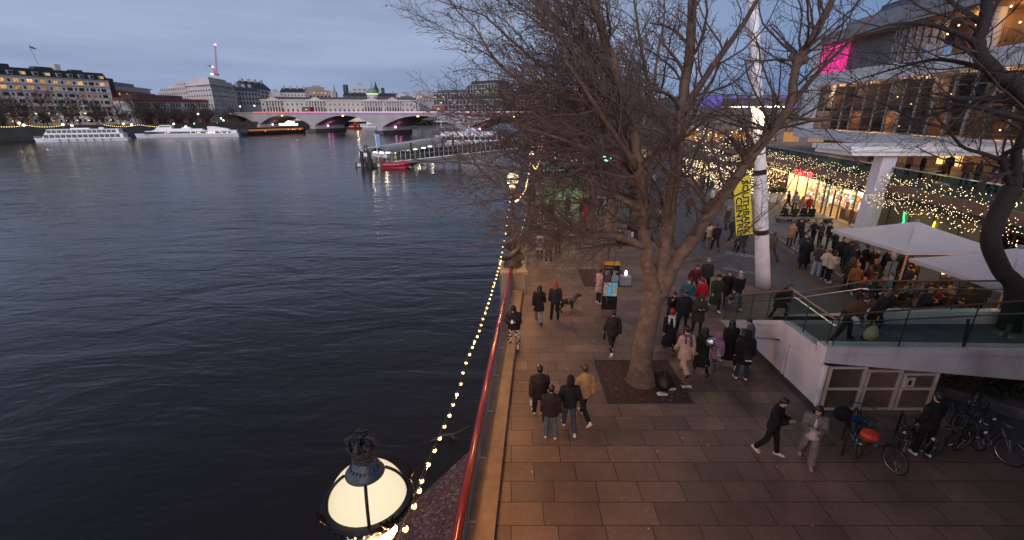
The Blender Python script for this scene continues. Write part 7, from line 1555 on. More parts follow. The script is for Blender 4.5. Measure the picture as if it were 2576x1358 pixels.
t = thing('riverside_kiosk', 'brightly lit cream kiosk under the left arch of the bridge', 'kiosk', (D(722, 300, 372).x, 372, -1)); m = MB(); m.box((-6, -2, 0), (7, 2, 1.6)); m.build('counter', glow('kiosk_cream', (1, .8, .42), 2.2), t); m = MB(); m.extr([(-2, -1.5, 1.7), (5, -1.5, 1.7), (5.5, -1.5, 3.0), (1, -1.5, 3.6)], (0, 2, 0)); m.build('sign', glow('kiosk_white', (1, .95, .95), 2.2), t)
for lb, px0, px1, Y, mt in (('small white workboat with red stripe seen through the second arch', 885, 955, 440, WB), ('low red barge in front of the white workboat under the bridge', 868, 905, 420, mk('barge_red', (.3, .03, .02))), ('dark tug with red funnel seen through the third arch', 1185, 1235, 420, mk('tug_dark', (.06, .04, .06)))):
    a, b = D(px0, 290, Y), D(px1, 290, Y); boat(lb, (a.x, a.y), (b.x, b.y), 6, 1.4, [(.2, .9, 2.2, 5, (6, .8)), (.5, .8, 1.8, 4, None)], mat=mt, lit=4)
boat('white tour boat with square windows behind the floating pier', (-37, 214), (-2, 219), 6.5, 1.3, [(.03, .95, 2.3, 6.2, (12, 1.4)), (.12, .85, 1.5, 5, None), (.45, .6, 1.6, 3.4, None)])
# floating pier
PZ = -3.9
def pier_():
    t = thing('floating_pier', 'floating river pier with dark piles, lit shelter and curved roof', 'pier', (-41, 121.5, WATER), -math.atan(.17)); B = lambda m, n, mt: m.build(n, mt, t)
    m = MB(); m.box((0, 0, -.6), (11, 58, 1.05)); B(m, 'pontoon', mk('pontoon_dark', (.05, .045, .04), rough=.7, var=.3)); m = MB(); m.box((0, 0, 1.051), (11, 58, 1.13)); B(m, 'deck', mk('pontoon_deck', (.16, .12, .09), var=.3))
    for x in (.6, 6.2):
        m = MB(); m.box((x, -.06, .15), (x+2.4, -.005, 1.0)); B(m, 'white_fender_panel', mk('fender_white', (.6, .56, .55)))
    for x, y, r, z in ((2.9, -1.6, .42, 4.1), (5.0, -1.6, .42, 4.1), (3.6, -1.2, .16, 5.6), (4.3, -1.2, .16, 5.6), (10.9, 12, .3, 5.4), (11, 40, .35, 5.0), (11, 52, .4, 5.8)):
        m = MB(); m.lathe([(r, -2.5), (r, z), (r*.7, z+.15)], (x, y, 0), 12); B(m, 'pile', mk('pile_black', (.02, .02, .022), rough=.6, var=.3))
    m = MB(); m.box((2.6, -1.75, 3.85), (5.3, -1.45, 4.05)); B(m, 'pile_frame', BLACK); m = MB(); m.box((3.6, -1.80, 2.9), (4.5, -1.76, 3.8)); B(m, 'notice', WHITE)
    m = MB(); pts = [(4.0+4.0*math.cos(a), 1.7*math.sin(a)+3.2) for a in [math.pi*i/14 for i in range(15)]]
    vs = [(x+.4, y, z) for y in (5, 54) for x, z in pts]; m.add(vs, [(i, i+1, 15+i+1, 15+i) for i in range(14)]); B(m, 'curved_roof', mk('roof_polycarbonate', (.085, .09, .09), rough=.35, var=.3, scale=.8))
    for k in range(26):
        y = 2.5+k*2.0; m = MB(); m.tube([(x+.4, y, z+.03) for x, z in pts], .07, 5); B(m, 'roof_hoop', mk('hoop_grey', (.45, .45, .44)))
    for x in (.6, 8.2):
        m = MB()
        for k in range(10): m.box((x-.06, 6+k*5-.06, 1.1), (x+.06, 6+k*5+.06, 3.3))
        B(m, 'shelter_post', DARK)['kind'] = 'stuff'
    m = MB(); m.box((1.2, 12, 1.1), (7.6, 26, 3.0)); B(m, 'waiting_room', mk('waiting_room', (.20, .20, .27), var=.3, scale=.6)); m = MB(); m.box((1.4, 11.95, 2.5), (5.5, 11.99, 3.0)); B(m, 'sign_strip', WHITE)
    me = text_mesh('FESTIVAL PIER', .62, mk('sign_blue', (.05, .06, .14), var=0), .01); inst('lettering', me, t, (4.5, 11.93, 2.62), rot=(R(90), 0, 0))
    m = MB(); m.extr([(5.5, -.8, 3.0), (9.4, -.8, 2.55), (9.4, -.8, 3.5), (5.5, -.8, 3.9)], (0, .05, 0)); s_ = B(m, 'banner_sign', mk('banner_white', (.6, .6, .62))); me = text_mesh('FESTIVAL PIER', .42, BLACK, .004); inst('lettering', me, s_, (7.4, -.82, 3.25), rot=(R(90), R(6), 0))
    for k, (x, y) in enumerate(((1.5, 9), (3.4, 9), (5.2, 9), (7.4, 9), (8.6, 16), (8.6, 21), (8.6, 28), (8.6, 34))):
        m = MB(); m.box((x-.55, y-.2, 2.95), (x+.55, y+.2, 3.15)); B(m, 'shelter_lamp', glow('shelter_lamp', (1, .90, .66), 7))
    for x, y in ((2.5, 4.5), (6.5, 4.5), (8.8, 12), (9.2, 22), (9.2, 34)): lamp('shelter_light', (x, y, 3.0), 120, (1, .86, .6), r=.25, parent=t)
    for k in range(14): 
        m = MB(); m.box((.6+k*.7, .6+(k*37 % 5)*.5, 1.13), (1.0+k*.7, 1.1+(k*37 % 5)*.5, 1.9+(k*13 % 4)*.12)); B(m, 'deck_locker', mk('locker_%d' % (k % 3), ((.35, .28, .18), (.12, .13, .14), (.30, .10, .06))[k % 3]))
    m = MB(); m.tube([(1, .3, 1.1), (1, .3, 2.1), (2.5, .3, 2.1), (2.5, .3, 1.1)], .05, 5); m.tube([(5.5, .3, 1.1), (5.5, .3, 2.1), (10.6, .3, 2.1), (10.6, .3, 1.1)], .05, 5); B(m, 'guard_rail', DARK)
pier_()
t = thing('flag_banner', 'tall white pole with blue feather flag on the pier end', 'flag', (-35.5, 124, PZ)); m = MB(); m.tube([(0, 0, 0), (-.35, 0, 7.2)], .09, 6); m.build('pole', WHITE, t); m = MB(); m.extr([(-.28, 0, 3.6), (-.35, 0, 7.1), (.75, 0, 7.0), (.7, 0, 3.9)], (0, .04, 0)); m.build('flag', mk('flag_blue', (.10, .24, .48), col2=(.3, .38, .5), scale=1.2), t)
t = thing('light_mast', 'slim white T-shaped light mast at the back of the pier', 'lamp post', (-24.5, 165, WATER)); m = MB(); m.tube([(0, 0, 0), (0, 0, 10.5)], .14, 6); m.build('pole', WHITE, t); m = MB(); m.box((-1.8, -.2, 10.5), (1.8, .2, 10.8)); m.build('crossbar', WHITE, t)
def gangway():
    a, b = Vector((-30.5, 120.6, -3.4)), Vector((7.5, 127.5, .15)); d = (b-a).normalized(); nrm = Vector((-d.y, d.x, 0)).normalized(); L = (b-a).length
    t = thing('covered_gangway', 'covered glass gangway with white hoops sloping up from the pier', 'gangway', a); o = lambda s, w, z: a+d*s+nrm*w+Vector((0, 0, z))
    m = MB(); m.beam(o(0, 0, -.35), o(L, 0, -.35), 3, .7); m.beam(o(6, 0, -1.0), o(L*.55, 0, -1.5), 2.2, .7); m.build('girder', mk('girder_grey', (.12, .13, .13), rough=.6, var=.25, scale=.5), t, world=True)
    m = MB(); m.beam(o(0, -1.55, .05), o(L, -1.55, .05), .12, .16); m.build('white_rail', WHITE, t, world=True)
    arc = [(1.5*math.cos(q), 1.2+1.15*math.sin(q)) for q in [math.pi*(1-i/10) for i in range(11)]]
    for k in range(32):
        s = .6+k*(L-1)/31; m = MB(); m.tube([o(s, -1.5, 0)]+[o(s, w, z) for w, z in arc]+[o(s, 1.5, 0)], .045, 5); m.build('hoop', WHITE, t, world=True)
    m = MB(); ar2 = [(-1.42, .1)]+[(w*.96, z*.985) for w, z in arc]+[(1.42, .1)]; n = len(ar2); m.add([o(s, w, z) for s in (.6, L-.4) for w, z in ar2], [(i, i+1, n+i+1, n+i) for i in range(n-1)]); m.build('glass_tunnel', glass('gangway_glass', (.35, .42, .40), .25), t, world=True)
    m = MB(); m.box((-14, 120, -7), (-13.2, 121, -1)); m.build('support_pile', BLACK, t, world=True); lamp('gangway_light', d*2+Vector((0, 0, 2)), 60, (1, .9, .7), r=.2, parent=t)
gangway()
def rib():
    a = Vector((-33.6, 120.2, WATER)); t = thing('inflatable_boat', 'bright red inflatable speedboat tied beside the pier end', 'boat', a, R(9)); t.scale = (1.05, 1.4, 1.9); r = mk('rib_red', (.42, .015, .03), rough=.4, var=.15)
    for sy in (-1.15, 1.15):
        m = MB(); m.tube(spline([(0, sy, .42), (3, sy, .44), (5.2, sy*.95, .55), (6.6, sy*.55, .75), (7.3, 0, .9)], 5), [.30]*16+[.27]*5, 10); m.build('tube', r, t, smooth=True)
    m = MB(); m.extr([(0, -1.0, -.3), (5.5, -1.0, -.2), (7, -.1, .4), (7, .1, .4), (5.5, 1, -.2), (0, 1, -.3)], (0, 0, .5)); m.build('hull', r, t)
    m = MB(); m.box((2.3, -.4, .2), (2.8, .4, 1.35)); m.box((1.0, -.5, .2), (2.0, .5, .9)); m.box((3.1, -.8, .2), (5.0, .8, .75)); m.build('console', mk('rib_grey', (.16, .16, .18)), t); m = MB(); m.box((-.5, -.4, 0), (.1, .4, 1.2)); m.build('outboard_motor', BLACK, t)
    m = MB(); m.tube([(.5, -.9, .6), (.0, -.8, 1.7), (.0, .8, 1.7), (.5, .9, .6)], .09, 6); m.build('roll_bar', r, t); m = MB(); m.obox((4.3, -1.28, .48), (1.6, .02, .14), R(4)); m.build('white_lettering_strip', WHITE, t)
rib()
person('person in yellow jacket standing on the pier deck by the red speedboat', Vector((-30.6, 122.4, PZ+.05)), 200, 'stand', 'puffer', cloth(.65, .42, .03), 'jeans', BLK, 'short', HBLK, SHB, 0, 1.8)
# ------------------------------------------------------------------ buildings across the river
PALE = mk('pale_facade', (.49, .45, .43), rough=.8, var=.18, scale=.06); PALE2 = mk('pale_facade_grey', (.48, .45, .45), rough=.8, var=.2, scale=.06); BRICK = mk('red_brick_facade', (.22, .048, .038), rough=.8, var=.25, scale=.15); SLATE = mk('slate_roof', (.030, .036, .042), rough=.6, var=.3, scale=.15); GREYF = mk('grey_facade', (.30, .30, .32), rough=.8, var=.2, scale=.1); TANF = mk('tan_facade', (.30, .24, .21), rough=.8, var=.2, scale=.08); DKF = mk('dark_facade', (.06, .055, .06), rough=.8, var=.3, scale=.1)
LITW = mk('lit_amber_window', (.3, .2, .1), var=.6, scale=.9, emit=(1, .50, .14), estr=.62); LITW2 = mk('lit_dim_window', (.12, .05, .04), var=.5, scale=1, emit=(1, .25, .08), estr=.14); DWIN = mk('unlit_window', (.028, .03, .036), rough=.15, var=.4, scale=.4)
for q_, s0, s1 in ((LITW, .25, .95), (LITW2, .05, .3)):
    N_, L_ = q_.node_tree.nodes, q_.node_tree.links; oi = N_.new('ShaderNodeObjectInfo'); mr_ = N_.new('ShaderNodeMapRange'); mr_.inputs['To Min'].default_value = s0; mr_.inputs['To Max'].default_value = s1; L_.new(oi.outputs['Random'], mr_.inputs[0])
    tc_ = N_.new('ShaderNodeTexCoord'); nz_ = N_.new('ShaderNodeTexNoise'); nz_.inputs['Scale'].default_value = 1.3; ad_ = N_.new('ShaderNodeVectorMath'); L_.new(tc_.outputs['Object'], ad_.inputs[0]); L_.new(oi.outputs['Location'], ad_.inputs[1]); L_.new(ad_.outputs[0], nz_.inputs['Vector'])
    m2_ = N_.new('ShaderNodeMapRange'); m2_.inputs['From Min'].default_value = .38; m2_.inputs['From Max'].default_value = .66; m2_.inputs['To Min'].default_value = .45; m2_.inputs['To Max'].default_value = 1.6; L_.new(nz_.outputs['Fac'], m2_.inputs[0]); mm_ = N_.new('ShaderNodeMath'); mm_.operation = 'MULTIPLY'; L_.new(mr_.outputs[0], mm_.inputs[0]); L_.new(m2_.outputs[0], mm_.inputs[1]); L_.new(mm_.outputs[0], N_['Principled BSDF'].inputs['Emission Strength'])
def win_mesh(w, h, fr, pm):
    m = MB(); m.box((-w/2, -.12, 0), (w/2, -.02, h)); k = [fr, pm]
    m.box((-w/2+.08, -.16, .08), (-.04, -.125, h-.08), 1); m.box((.04, -.16, .08), (w/2-.08, -.125, h-.08), 1); return m.mesh('window', k)
WFR = mk('window_frame_grey', (.12, .11, .10))
_wm = {}
def wins(t, xs, z, w, h, pm=None):
    for x in xs:
        q = pm or DWIN; k = (w, h, q.name)
        if k not in _wm: _wm[k] = win_mesh(w, h, WFR, q)
        inst('window', _wm[k], t, (x, 0, z))
def block(name, label, x1, Y1, x2, Y2, ytop, dep, mat, cat='building', z0=.5, group=None):
    a, b = D(x1, 283, Y1), D(x2, 283, Y2); d = b-a; d.z = 0; h = D(x1, ytop, Y1).z; t = thing(name, label, cat, (a.x, a.y, z0), math.atan2(d.y, d.x), group); L = d.length
    m = MB(); m.box((0, 0, 0), (L, dep, h-z0)); m.build('wall', mat, t); return t, L, h-z0
# hotel
t, L, H = block('grand_hotel', 'grand pale hotel with amber lit windows and dark mansard roof at far left', 5, 286, 293, 345, 186, 22, mk('hotel_pale', (.56, .52, .50), rough=.8, var=.15, scale=.1))
m = MB(); m.extr([(0, -.3, H), (L, -.3, H), (L, 2.2, H+4.6), (0, 2.2, H+4.6)], (0, 0, 0)); vs = [(0, -.2, H), (L, -.2, H), (L, 20, H), (0, 20, H), (.8, 2.2, H+4.8), (L-.8, 2.2, H+4.8), (L-.8, 18, H+4.8), (.8, 18, H+4.8)]
m = MB(); m.add(vs, [(0, 1, 5, 4), (1, 2, 6, 5), (2, 3, 7, 6), (3, 0, 4, 7), (4, 5, 6, 7)]); m.build('mansard_roof', mk('mansard_green', (.018, .028, .026), rough=.6, var=.3), t)
for zz in (H-.35, H-4.5, H-8.4, H-20.2):
    m = MB(); m.box((-.2, -.6, zz), (L+.2, 0, zz+.4)); m.build('cornice', mk('hotel_cornice', (.40, .37, .35)), t)
nx = 9; xs = [L*(.075+.107*k) for k in range(nx)]
for r_ in range(7):
    z = H-3.6-r_*3.95
    lit = {0: (0, 1, 2, 3, 4, 5, 6, 8), 1: (0, 1, 2, 3, 4)}.get(r_, ()); dim = {3: (0, 3), 2: (3, 6, 7), 5: (0, 1, 3), 4: (2, 5), 6: (0, 1, 3)}.get(r_, ())
    for k, x in enumerate(xs): wins(t, [x], z, 2.9, 2.1, LITW if k in lit else (LITW2 if k in dim else DWIN))
    wins(t, [x+L*.053 for x in xs[:-1]], z+.2, 1.1, 1.7, DWIN)
rg = random.Random(1)
for k in range(10):
    x = L*(.06+.098*k); m = MB(); m.box((x-1.3, -.35, H+.7), (x+1.3, 1.5, H+2.9)); dm = m.build('dormer', mk('dormer_pale', (.3, .28, .27)), t); m = MB(); m.box((x-.95, -.42, H+1.1), (x+.95, -.36, H+2.5)); m.build('dormer_window', LITW if k in (0, 2, 4, 9) else DWIN, dm)
for k in range(10):
    x = L*(.035+.107*k); m = MB(); m.ball((x, -1.0, H-21.6), .75, 8, 0, (1.2, .7, .55)); m.build('flood_lamp', glow('flood_white', (1, .92, .70), 2.2), t); m = MB(); m.ball((x+1, -1.2, H-26.0), .5, 8, 0, (1.1, .7, .55)); m.build('flood_lamp', glow('flood_white', (1, .92, .70), 6), t)
    lamp('flood_light', (x, -2.0, H-21.8), 160, (1, .88, .62), r=.4, parent=t)
m = MB(); m.box((L*.57, 4, H+4.8), (L*.62, 9, H+8.6)); m.build('chimney_block', PALE, t); m = MB(); m.box((L*.40, 5, H+4.8), (L*.55, 10, H+6.4)); m.box((L*.08, 4, H+4.8), (L*.2, 8, H+6.6)); m.box((L*.72, 5, H+4.8), (L*.82, 10, H+6)); m.build('roof_plant', SLATE, t)
f = thing('flagpole', 'flagpole with a dark flag blowing on the hotel roof', 'flagpole', wm(t) @ Vector((L*.44, 4, H+6))); m = MB(); m.tube([(0, 0, 0), (-2.6, 0, 12.5)], .14, 5); m.build('pole', mk('pole_grey', (.2, .2, .22)), f); m = MB(); m.add([(-2.5, 0, 12.3), (-.5, .4, 11.6), (1.4, 0, 10.6), (1.3, 0, 10.0), (-.7, .4, 10.4), (-2.3, 0, 10.9)], [(0, 1, 4, 5), (1, 2, 3, 4)]); m.build('flag', mk('flag_dark', (.08, .04, .08)), f)
t, L, H = block('hotel_annexe', 'dark building end beside the right side of the hotel', 290, 350, 306, 356, 196, 20, DKF); wins(t, [L*.3, L*.7], H-5, 1.4, 2)
t, L, H = block('left_edge_building', 'dark brown building cut off at the far left behind trees', -60, 262, 8, 275, 222, 18, DKF); wins(t, [L*(.1+.15*k) for k in range(6)], H-6, 2, 2)
# brick offices
t, L, H = block('brick_office', 'dark red office block with glazed grey top floors beside the hotel', 298, 352, 402, 430, 226, 26, BRICK)
m = MB(); m.box((1, 2, H), (L*.95, 22, H+3.4)); m.build('glazed_storey', mk('glazed_blue', (.10, .13, .18), rough=.2, var=.3, scale=.3), t); m = MB(); m.box((0, 1.4, H+3.41), (L, 24, H+4.0)); m.box((4, 6, H+4.01), (L*.7, 20, H+6.6)); m.build('flat_roof', GREYF, t)
for r_ in range(3): wins(t, [L*(.12+.16*k) for k in range(6)], H-3.6-r_*4, 2.6, 2.2, LITW if r_ == 0 else DWIN)
t, L, H = block('banded_office', 'low red and white office with a red roof band among the trees', 340, 322, 527, 378, 252, 18, PALE2)
m = MB(); m.box((-1, -1.3, H), (L+.6, 16, H+1.7)); m.build('roof_band', mk('roof_band_red', (.20, .03, .025), var=.2), t); m = MB(); m.box((4, 4, H+1.7), (L*.7, 14, H+4)); m.build('roof_plant', DKF, t)
for k in range(5):
    x = L*(.05+.2*k); m = MB(); m.box((x, -.35, 0), (x+L*.13, -.01, H-5)); bay = m.build('brick_bay', BRICK, t)
    wins(t, [x+L*(.015+.038*q) for q in range(4)], H-4, 1.3, 2.8)
    for q in range(4):
        m = MB(); m.box((x+L*(.008+.032*q), -.45, H-11.5), (x+L*(.02+.032*q), -.36, H-5.6)); m.build('pilaster', PALE, bay)
# pale stepped tower
WT = mk('tower_stone', (.52, .475, .455), rough=.8, var=.16, scale=.08)
def tower_():
    a, b, c = D(408, 283, 440), D(543, 283, 372), D(604, 283, 430); t = thing('stepped_tower_block', 'massive pale stone office block stepping up to a broad tower', 'building', (b.x, b.y, .5)); B = lambda m, n, mt=WT: m.build(n, mt, t, world=True)
    u = (a-b); u.z = 0; v = (c-b); v.z = 0; pt = lambda s, q: b+u*s+v*q
    hz = lambda y, Y: D(543, y, Y).z
    def slab(s0, s1, q0, q1, z0, z1, nm='wall', mt=WT):
        m = MB(); P4 = [pt(s0, q0), pt(s0, q1), pt(s1, q1), pt(s1, q0)]; m.prism([(p.x, p.y) for p in P4], z0, z1); return B(m, nm, mt)
    zt = D(543, 191, 372).z
    slab(0, 1, 0, 1, .5, zt-9); slab(.015, .97, .02, .97, zt-9, zt-5.5); slab(.03, .80, .04, .92, zt-5.5, zt-3.6); slab(.03, .60, .05, .9, zt-3.6, zt-1.6); slab(.05, .34, .08, .75, zt-1.6, zt)
    for zz in (zt-17.4, zt-13.2, zt-9.3, zt-5.8):
        slab(-.006, .95 if zz < zt-10 else .45, -.012, .9, zz, zz+.5, 'cornice', mk('tower_cornice', (.58, .53, .50)))
    wmh = win_mesh(1.0, 1.9, WFR, DWIN); ru = math.atan2(u.y, u.x)+math.pi; rv = math.atan2(v.y, v.x)
    n_ = Vector((u.y, -u.x, 0)).normalized(); n_ = n_ if n_.y < 0 else -n_; m_ = Vector((v.y, -v.x, 0)).normalized(); m_ = m_ if m_.x > 0 else -m_
    for r_ in range(11):
        z = zt-7.0-r_*3.6
        if z < 2: break
        for k in range(5 if r_ < 1 else 9):
            p = pt(.03+.043*k, 0)+n_*.15; o = inst('window', wmh, t, (p.x-b.x, p.y-b.y, z-.5), ru)
        if r_ < 7:
            for k in range(7): p = pt(0, .10+.12*k)+m_*.2; inst('window', wmh, t, (p.x-b.x, p.y-b.y, z-.5), rv)
    for r_ in range(9):
        for k in range(12 if r_ else 4): p = pt(.42+.045*k, 0)+n_*.15; inst('window', wmh, t, (p.x-b.x, p.y-b.y, zt-(5.2, 8.6, 12.4, 16.4, 20.6, 24, 27.6, 31, 34.5)[r_]), ru)
    for q in (.55, .75, .9): lamp('terrace_light', pt(q, 0)+n_*3-b+Vector((0, 0, zt-18)), 350, (1, .85, .6), r=.4, parent=t)
    return zt
zt = tower_()
def crane(label, x0, y0, x1, y1, Y, w, cat='crane'):
    a, b = D(x0, y0, Y), D(x1, y1, Y); t = thing('tower_crane', label, cat, a); red = mk('crane_red', (.42, .06, .10), rough=.5, emit=(1, .1, .25), estr=.05); d = b-a; L = d.length; m = MB(); M_ = Vector((w, 0, 0)); N_ = Vector((0, w, 0))
    for s in (-M_-N_, M_-N_, M_+N_, -M_+N_): m.tube([s, d+s*.5], .10, 4)
    n = int(L/2.5)
    for k in range(n):
        f, g = k/n, (k+1)/n; m.tube([d*f-M_*(1-.5*f)-N_*(1-.5*f), d*g+M_*(1-.5*g)-N_*(1-.5*g)], .1, 3); m.tube([d*f+M_*(1-.5*f)-N_*(1-.5*f), d*g-M_*(1-.5*g)-N_*(1-.5*g)], .1, 3)
    m.build('lattice', red, t); m = MB(); m.ball(d, .9, 8); m.build('warning_lamp', glow('crane_lamp', (1, .25, .45), 3), t); m = MB(); m.box((-1.2, -.8, 0), (1.3, .8, 1.5)); m.build('cab', red, t); m = MB(); m.ball((-3.4, 0, 1), .7, 8); m.build('work_lamp', glow('flood_white', (1, .92, .70), 6), t)
crane('tall thin pink-red luffing crane jib above the stepped tower', 546, 190, 541, 112, 392, .55); crane('shorter pink-red crane mast beside the tall jib', 543, 189, 535, 168, 396, .5)
t = thing('seagull', 'dark gull gliding in the sky left of the crane', 'bird', D(527, 166, 150)); me = MB(); me.loft([((-.45, .1, .2), .02, .02, Matrix.Rotation(R(90), 3, 'Y')), ((-.1, 0, .05), .11, .1, Matrix.Rotation(R(90), 3, 'Y')), ((.3, 0, -.15), .09, .09, Matrix.Rotation(R(90), 3, 'Y')), ((.5, 0, -.22), .02, .02, Matrix.Rotation(R(90), 3, 'Y'))], 8); me.add([(-.1, 0, .1), (.2, 0, -.02), (.2, -.8, -.05), (-.5, -1.0, .35), (-.25, 1.0, .45), (.1, .7, .25)], [(0, 1, 2, 3), (0, 1, 5, 4)]); me.build('bird_body', mk('gull_grey', (.08, .08, .09)), t)
# mid blocks and background roofs
for i, (nm, lb, x1, Y1, x2, Y2, yt, dep, mt, rows, cols, roof) in enumerate((
    ('roof_block', 'grey block with dark long roof right of the stepped tower', 598, 440, 662, 470, 226, 20, GREYF, 3, 8, 3.6),
    ('gabled_block', 'dark steep gabled block with tall chimneys left of the palace', 628, 520, 690, 560, 222, 20, GREYF, 2, 7, 8),
    ('grey_dome_block', 'grey block with rounded dark roof above the palace', 712, 560, 778, 570, 232, 20, PALE2, 2, 8, 5),
    ('tan_step_block', 'tan stepped block the highest above the palace roof', 782, 560, 838, 575, 226, 24, TANF, 2, 6, 0),
    ('pale_low_block', 'pale low block between grey dome and tan step', 690, 540, 720, 548, 238, 16, PALE2, 1, 4, 0),
    ('long_dark_block', 'long dark roofed block behind the green dome', 868, 580, 1010, 600, 239, 20, DKF, 1, 10, 3),
    ('blue_glass_block', 'pale blue glass block on the skyline beside a dark chimney', 892, 640, 928, 645, 219, 24, mk('pale_blue_glass', (.30, .34, .38), rough=.3, var=.3, scale=.2), 2, 3, 0),
    ('plain_pale_block', 'plain pale block right of the dark roofed block', 1000, 520, 1056, 530, 244, 16, PALE2, 2, 9, 0),
    ('round_top_block', 'grey block with round drum top near the bare twigs', 1050, 560, 1096, 565, 236, 20, GREYF, 2, 6, 0),
    ('brown_block', 'brown brick block beside the gridded office', 1010, 470, 1050, 475, 251, 14, mk('brown_facade', (.14, .09, .08), var=.2, scale=.1), 2, 6, 0))):
    t, L, H = block(nm, lb, x1, Y1, x2, Y2, yt, dep, mt)
    for r_ in range(rows): wins(t, [L*(k+.5)/cols for k in range(cols)], H-4-r_*4, L/cols*.5, 2.2, LITW if (i+r_) % 5 == 3 else DWIN)
    if roof:
        m = MB(); m.add([(-.5, -.5, H), (L+.5, -.5, H), (L+.5, dep, H), (-.5, dep, H), (2, dep*.4, H+roof), (L-2, dep*.4, H+roof)], [(0, 1, 5, 4), (1, 2, 5), (2, 3, 4, 5), (3, 0, 4)]); rf = m.build('roof', SLATE, t)
        for k in range(4):
            m = MB(); m.box((L*(.12+.25*k), dep*.3, H+roof*.4), (L*(.12+.25*k)+1.8, dep*.45, H+roof+2.4)); m.build('chimney', GREYF, rf)
    else:
        m = MB(); m.box((L*.1, 2, H), (L*.75, dep-2, H+3.5)); m.build('roof_storey', mt, t); m = MB(); m.box((L*.4, 4, H+3.5), (L*.62, dep-4, H+5.5)); m.build('plant_room', GREYF, t)
def spire(label, px, y0, y1, Y, w, mt, tip=True):
    a = D(px, y0, Y); h = D(px, y1, Y).z-a.z; t = thing('church_spire' if tip else 'chimney_stack', label, 'spire' if tip else 'chimney', (a.x, a.y, .5)); b = a.z-.5; m = MB(); m.box((-w, -w, 0), (w, w, b+h*.35 if tip else b+h)); m.build('shaft', mt, t); m = MB()
    m.lathe([(w*1.25, b+h*.35), (w*.5, b+h*.6), (.12, b+h)] if tip else [(w*1.2, b+h), (w*1.2, b+h+.6)], k=8); m.build('tip', mt, t)
spire('slim tan church spire on the skyline', 843, 245, 211, 540, 2.2, TANF); spire('square dark chimney stack on the skyline', 872, 245, 214, 610, 2.4, SLATE, False); spire('dark ornate pointed spire right of the blue glass block', 947, 240, 203, 640, 3.5, SLATE); spire('short dark stack right of the ornate spire', 964, 240, 222, 640, 1.8, SLATE, False)
# palace
t, L, H = block('riverside_palace', 'very long pale classical palace with columns behind the bridge', 660, 432, 1048, 455, 251, 20, mk('palace_stone', (.45, .41, .38), rough=.8, var=.16, scale=.05))
m = MB(); m.box((-.5, -.8, H-.6), (L+.5, 0, H+.5)); m.box((0, -.3, H-6.2), (L, 0, H-5.8)); m.build('cornice', PALE, t); m = MB(); m.box((0, 1, H+.5), (L, 18, H+2.6)); m.build('roof', SLATE, t)
cx = L*.655
for c0, n in ((L*.035, 5), (L*.30, 5), (L*.80, 5), (cx, 6)):
    m = MB(); m.box((c0-1, -.9, 2), (c0+n*2.4+1, -.5, H-6.3)); rc = m.build('recess_shade', DKF, t); m = MB(); m.add([(c0-2, -2.6, H-1), (c0+n*2.4+2, -2.6, H-1), (c0+n*1.2, -2.6, H+2.8), (c0-2, -.5, H-1), (c0+n*2.4+2, -.5, H-1), (c0+n*1.2, -.5, H+2.8)], [(0, 1, 2), (0, 3, 4, 1), (1, 4, 5, 2), (2, 5, 3, 0)]); m.build('pediment', PALE, t)  # dark panel on a flat wall, painted shade behind the columns
    for k in range(n+1):
        m = MB(); m.lathe([(.62, 2), (.55, H-1.2)], (c0+k*2.4, -1.9, 0), 8); m.build('column', PALE, t)
wins(t, [2+k*4.05 for k in range(int(L/4.05))], H-4.6, 1.5, 1.8); wins(t, [2+k*4.05 for k in range(int(L/4.05))], H-10, 1.5, 2.6)
m = MB(); m.lathe([(5.2, H+2), (5.2, H+5), (5.6, H+5.2)], (cx+7, 8, 0), 20); dr = m.build('dome_drum', PALE, t); m = MB(); m.lathe([(5.3, H+5.2), (5.3, H+6.2)], (cx+7, 8, 0), 20); m.build('lit_ring', glow('green_ring', (.8, 1, .45), 1.1), dr); m = MB(); m.lathe([(5.0, H+6.2), (4.4, H+8.4), (2.8, H+10.2), (.6, H+11), (.3, H+15), (.1, H+20)], (cx+7, 8, 0), 20); m.build('dome', mk('copper_green', (.16, .26, .18), rough=.6, var=.2), dr, smooth=True)
for q in (.08, .2, .3, .45, .6, .8): lamp('facade_light', (L*q, -5, 4.5), 700, (1, .85, .55), r=.5, parent=t)
# gridded offices
def gridded(label, x1, Y1, x2, Y2, yt, cols, rows, mt, top):
    t, L, H = block('gridded_office', label, x1, Y1, x2, Y2, yt, 20, mk('office_dark', (.04, .042, .05), rough=.3, var=.3, scale=.2)); fr = mk('office_grid', (.42, .40, .39))
    for k in range(cols+1):
        m = MB(); m.box((L*k/cols-.22, -.5, 0), (L*k/cols+.22, 0, H)); m.build('grid_pier', fr, t)
    for r_ in range(rows+1):
        m = MB(); m.box((0, -.42, H*r_/rows-.3), (L, -.01, H*r_/rows+.3)); m.build('floor_band', fr, t)
    m = MB(); m.box((2, 3, H+.3), (L*.9, 17, H+3)); m.build('roof_storey', top, t); rg = random.Random(cols)
    for k in range(12):
        m = MB(); x, z = L*(rg.randrange(cols)+.5)/cols, H*(rg.randrange(rows)+.3)/rows; m.box((x-.5, -.06, z), (x+.5, -.005, z+1)); m.build('lit_window', mk('lit_white_window', (.5, .5, .4), var=0, emit=(1, .9, .6), estr=1.1), t)
gridded('gridded pale office with teal roof edge left of the modern block', 1093, 440, 1180, 420, 236, 12, 5, None, mk('teal_roof', (.05, .10, .12))); gridded('modern white framed tall office half behind the twigs', 1178, 425, 1252, 400, 214, 10, 9, None, SLATE); gridded('lower white framed office behind the dense twigs', 1130, 418, 1262, 385, 252, 14, 5, None, SLATE); gridded('far block hidden behind the plane tree crown', 1262, 430, 1420, 400, 240, 16, 5, None, SLATE)
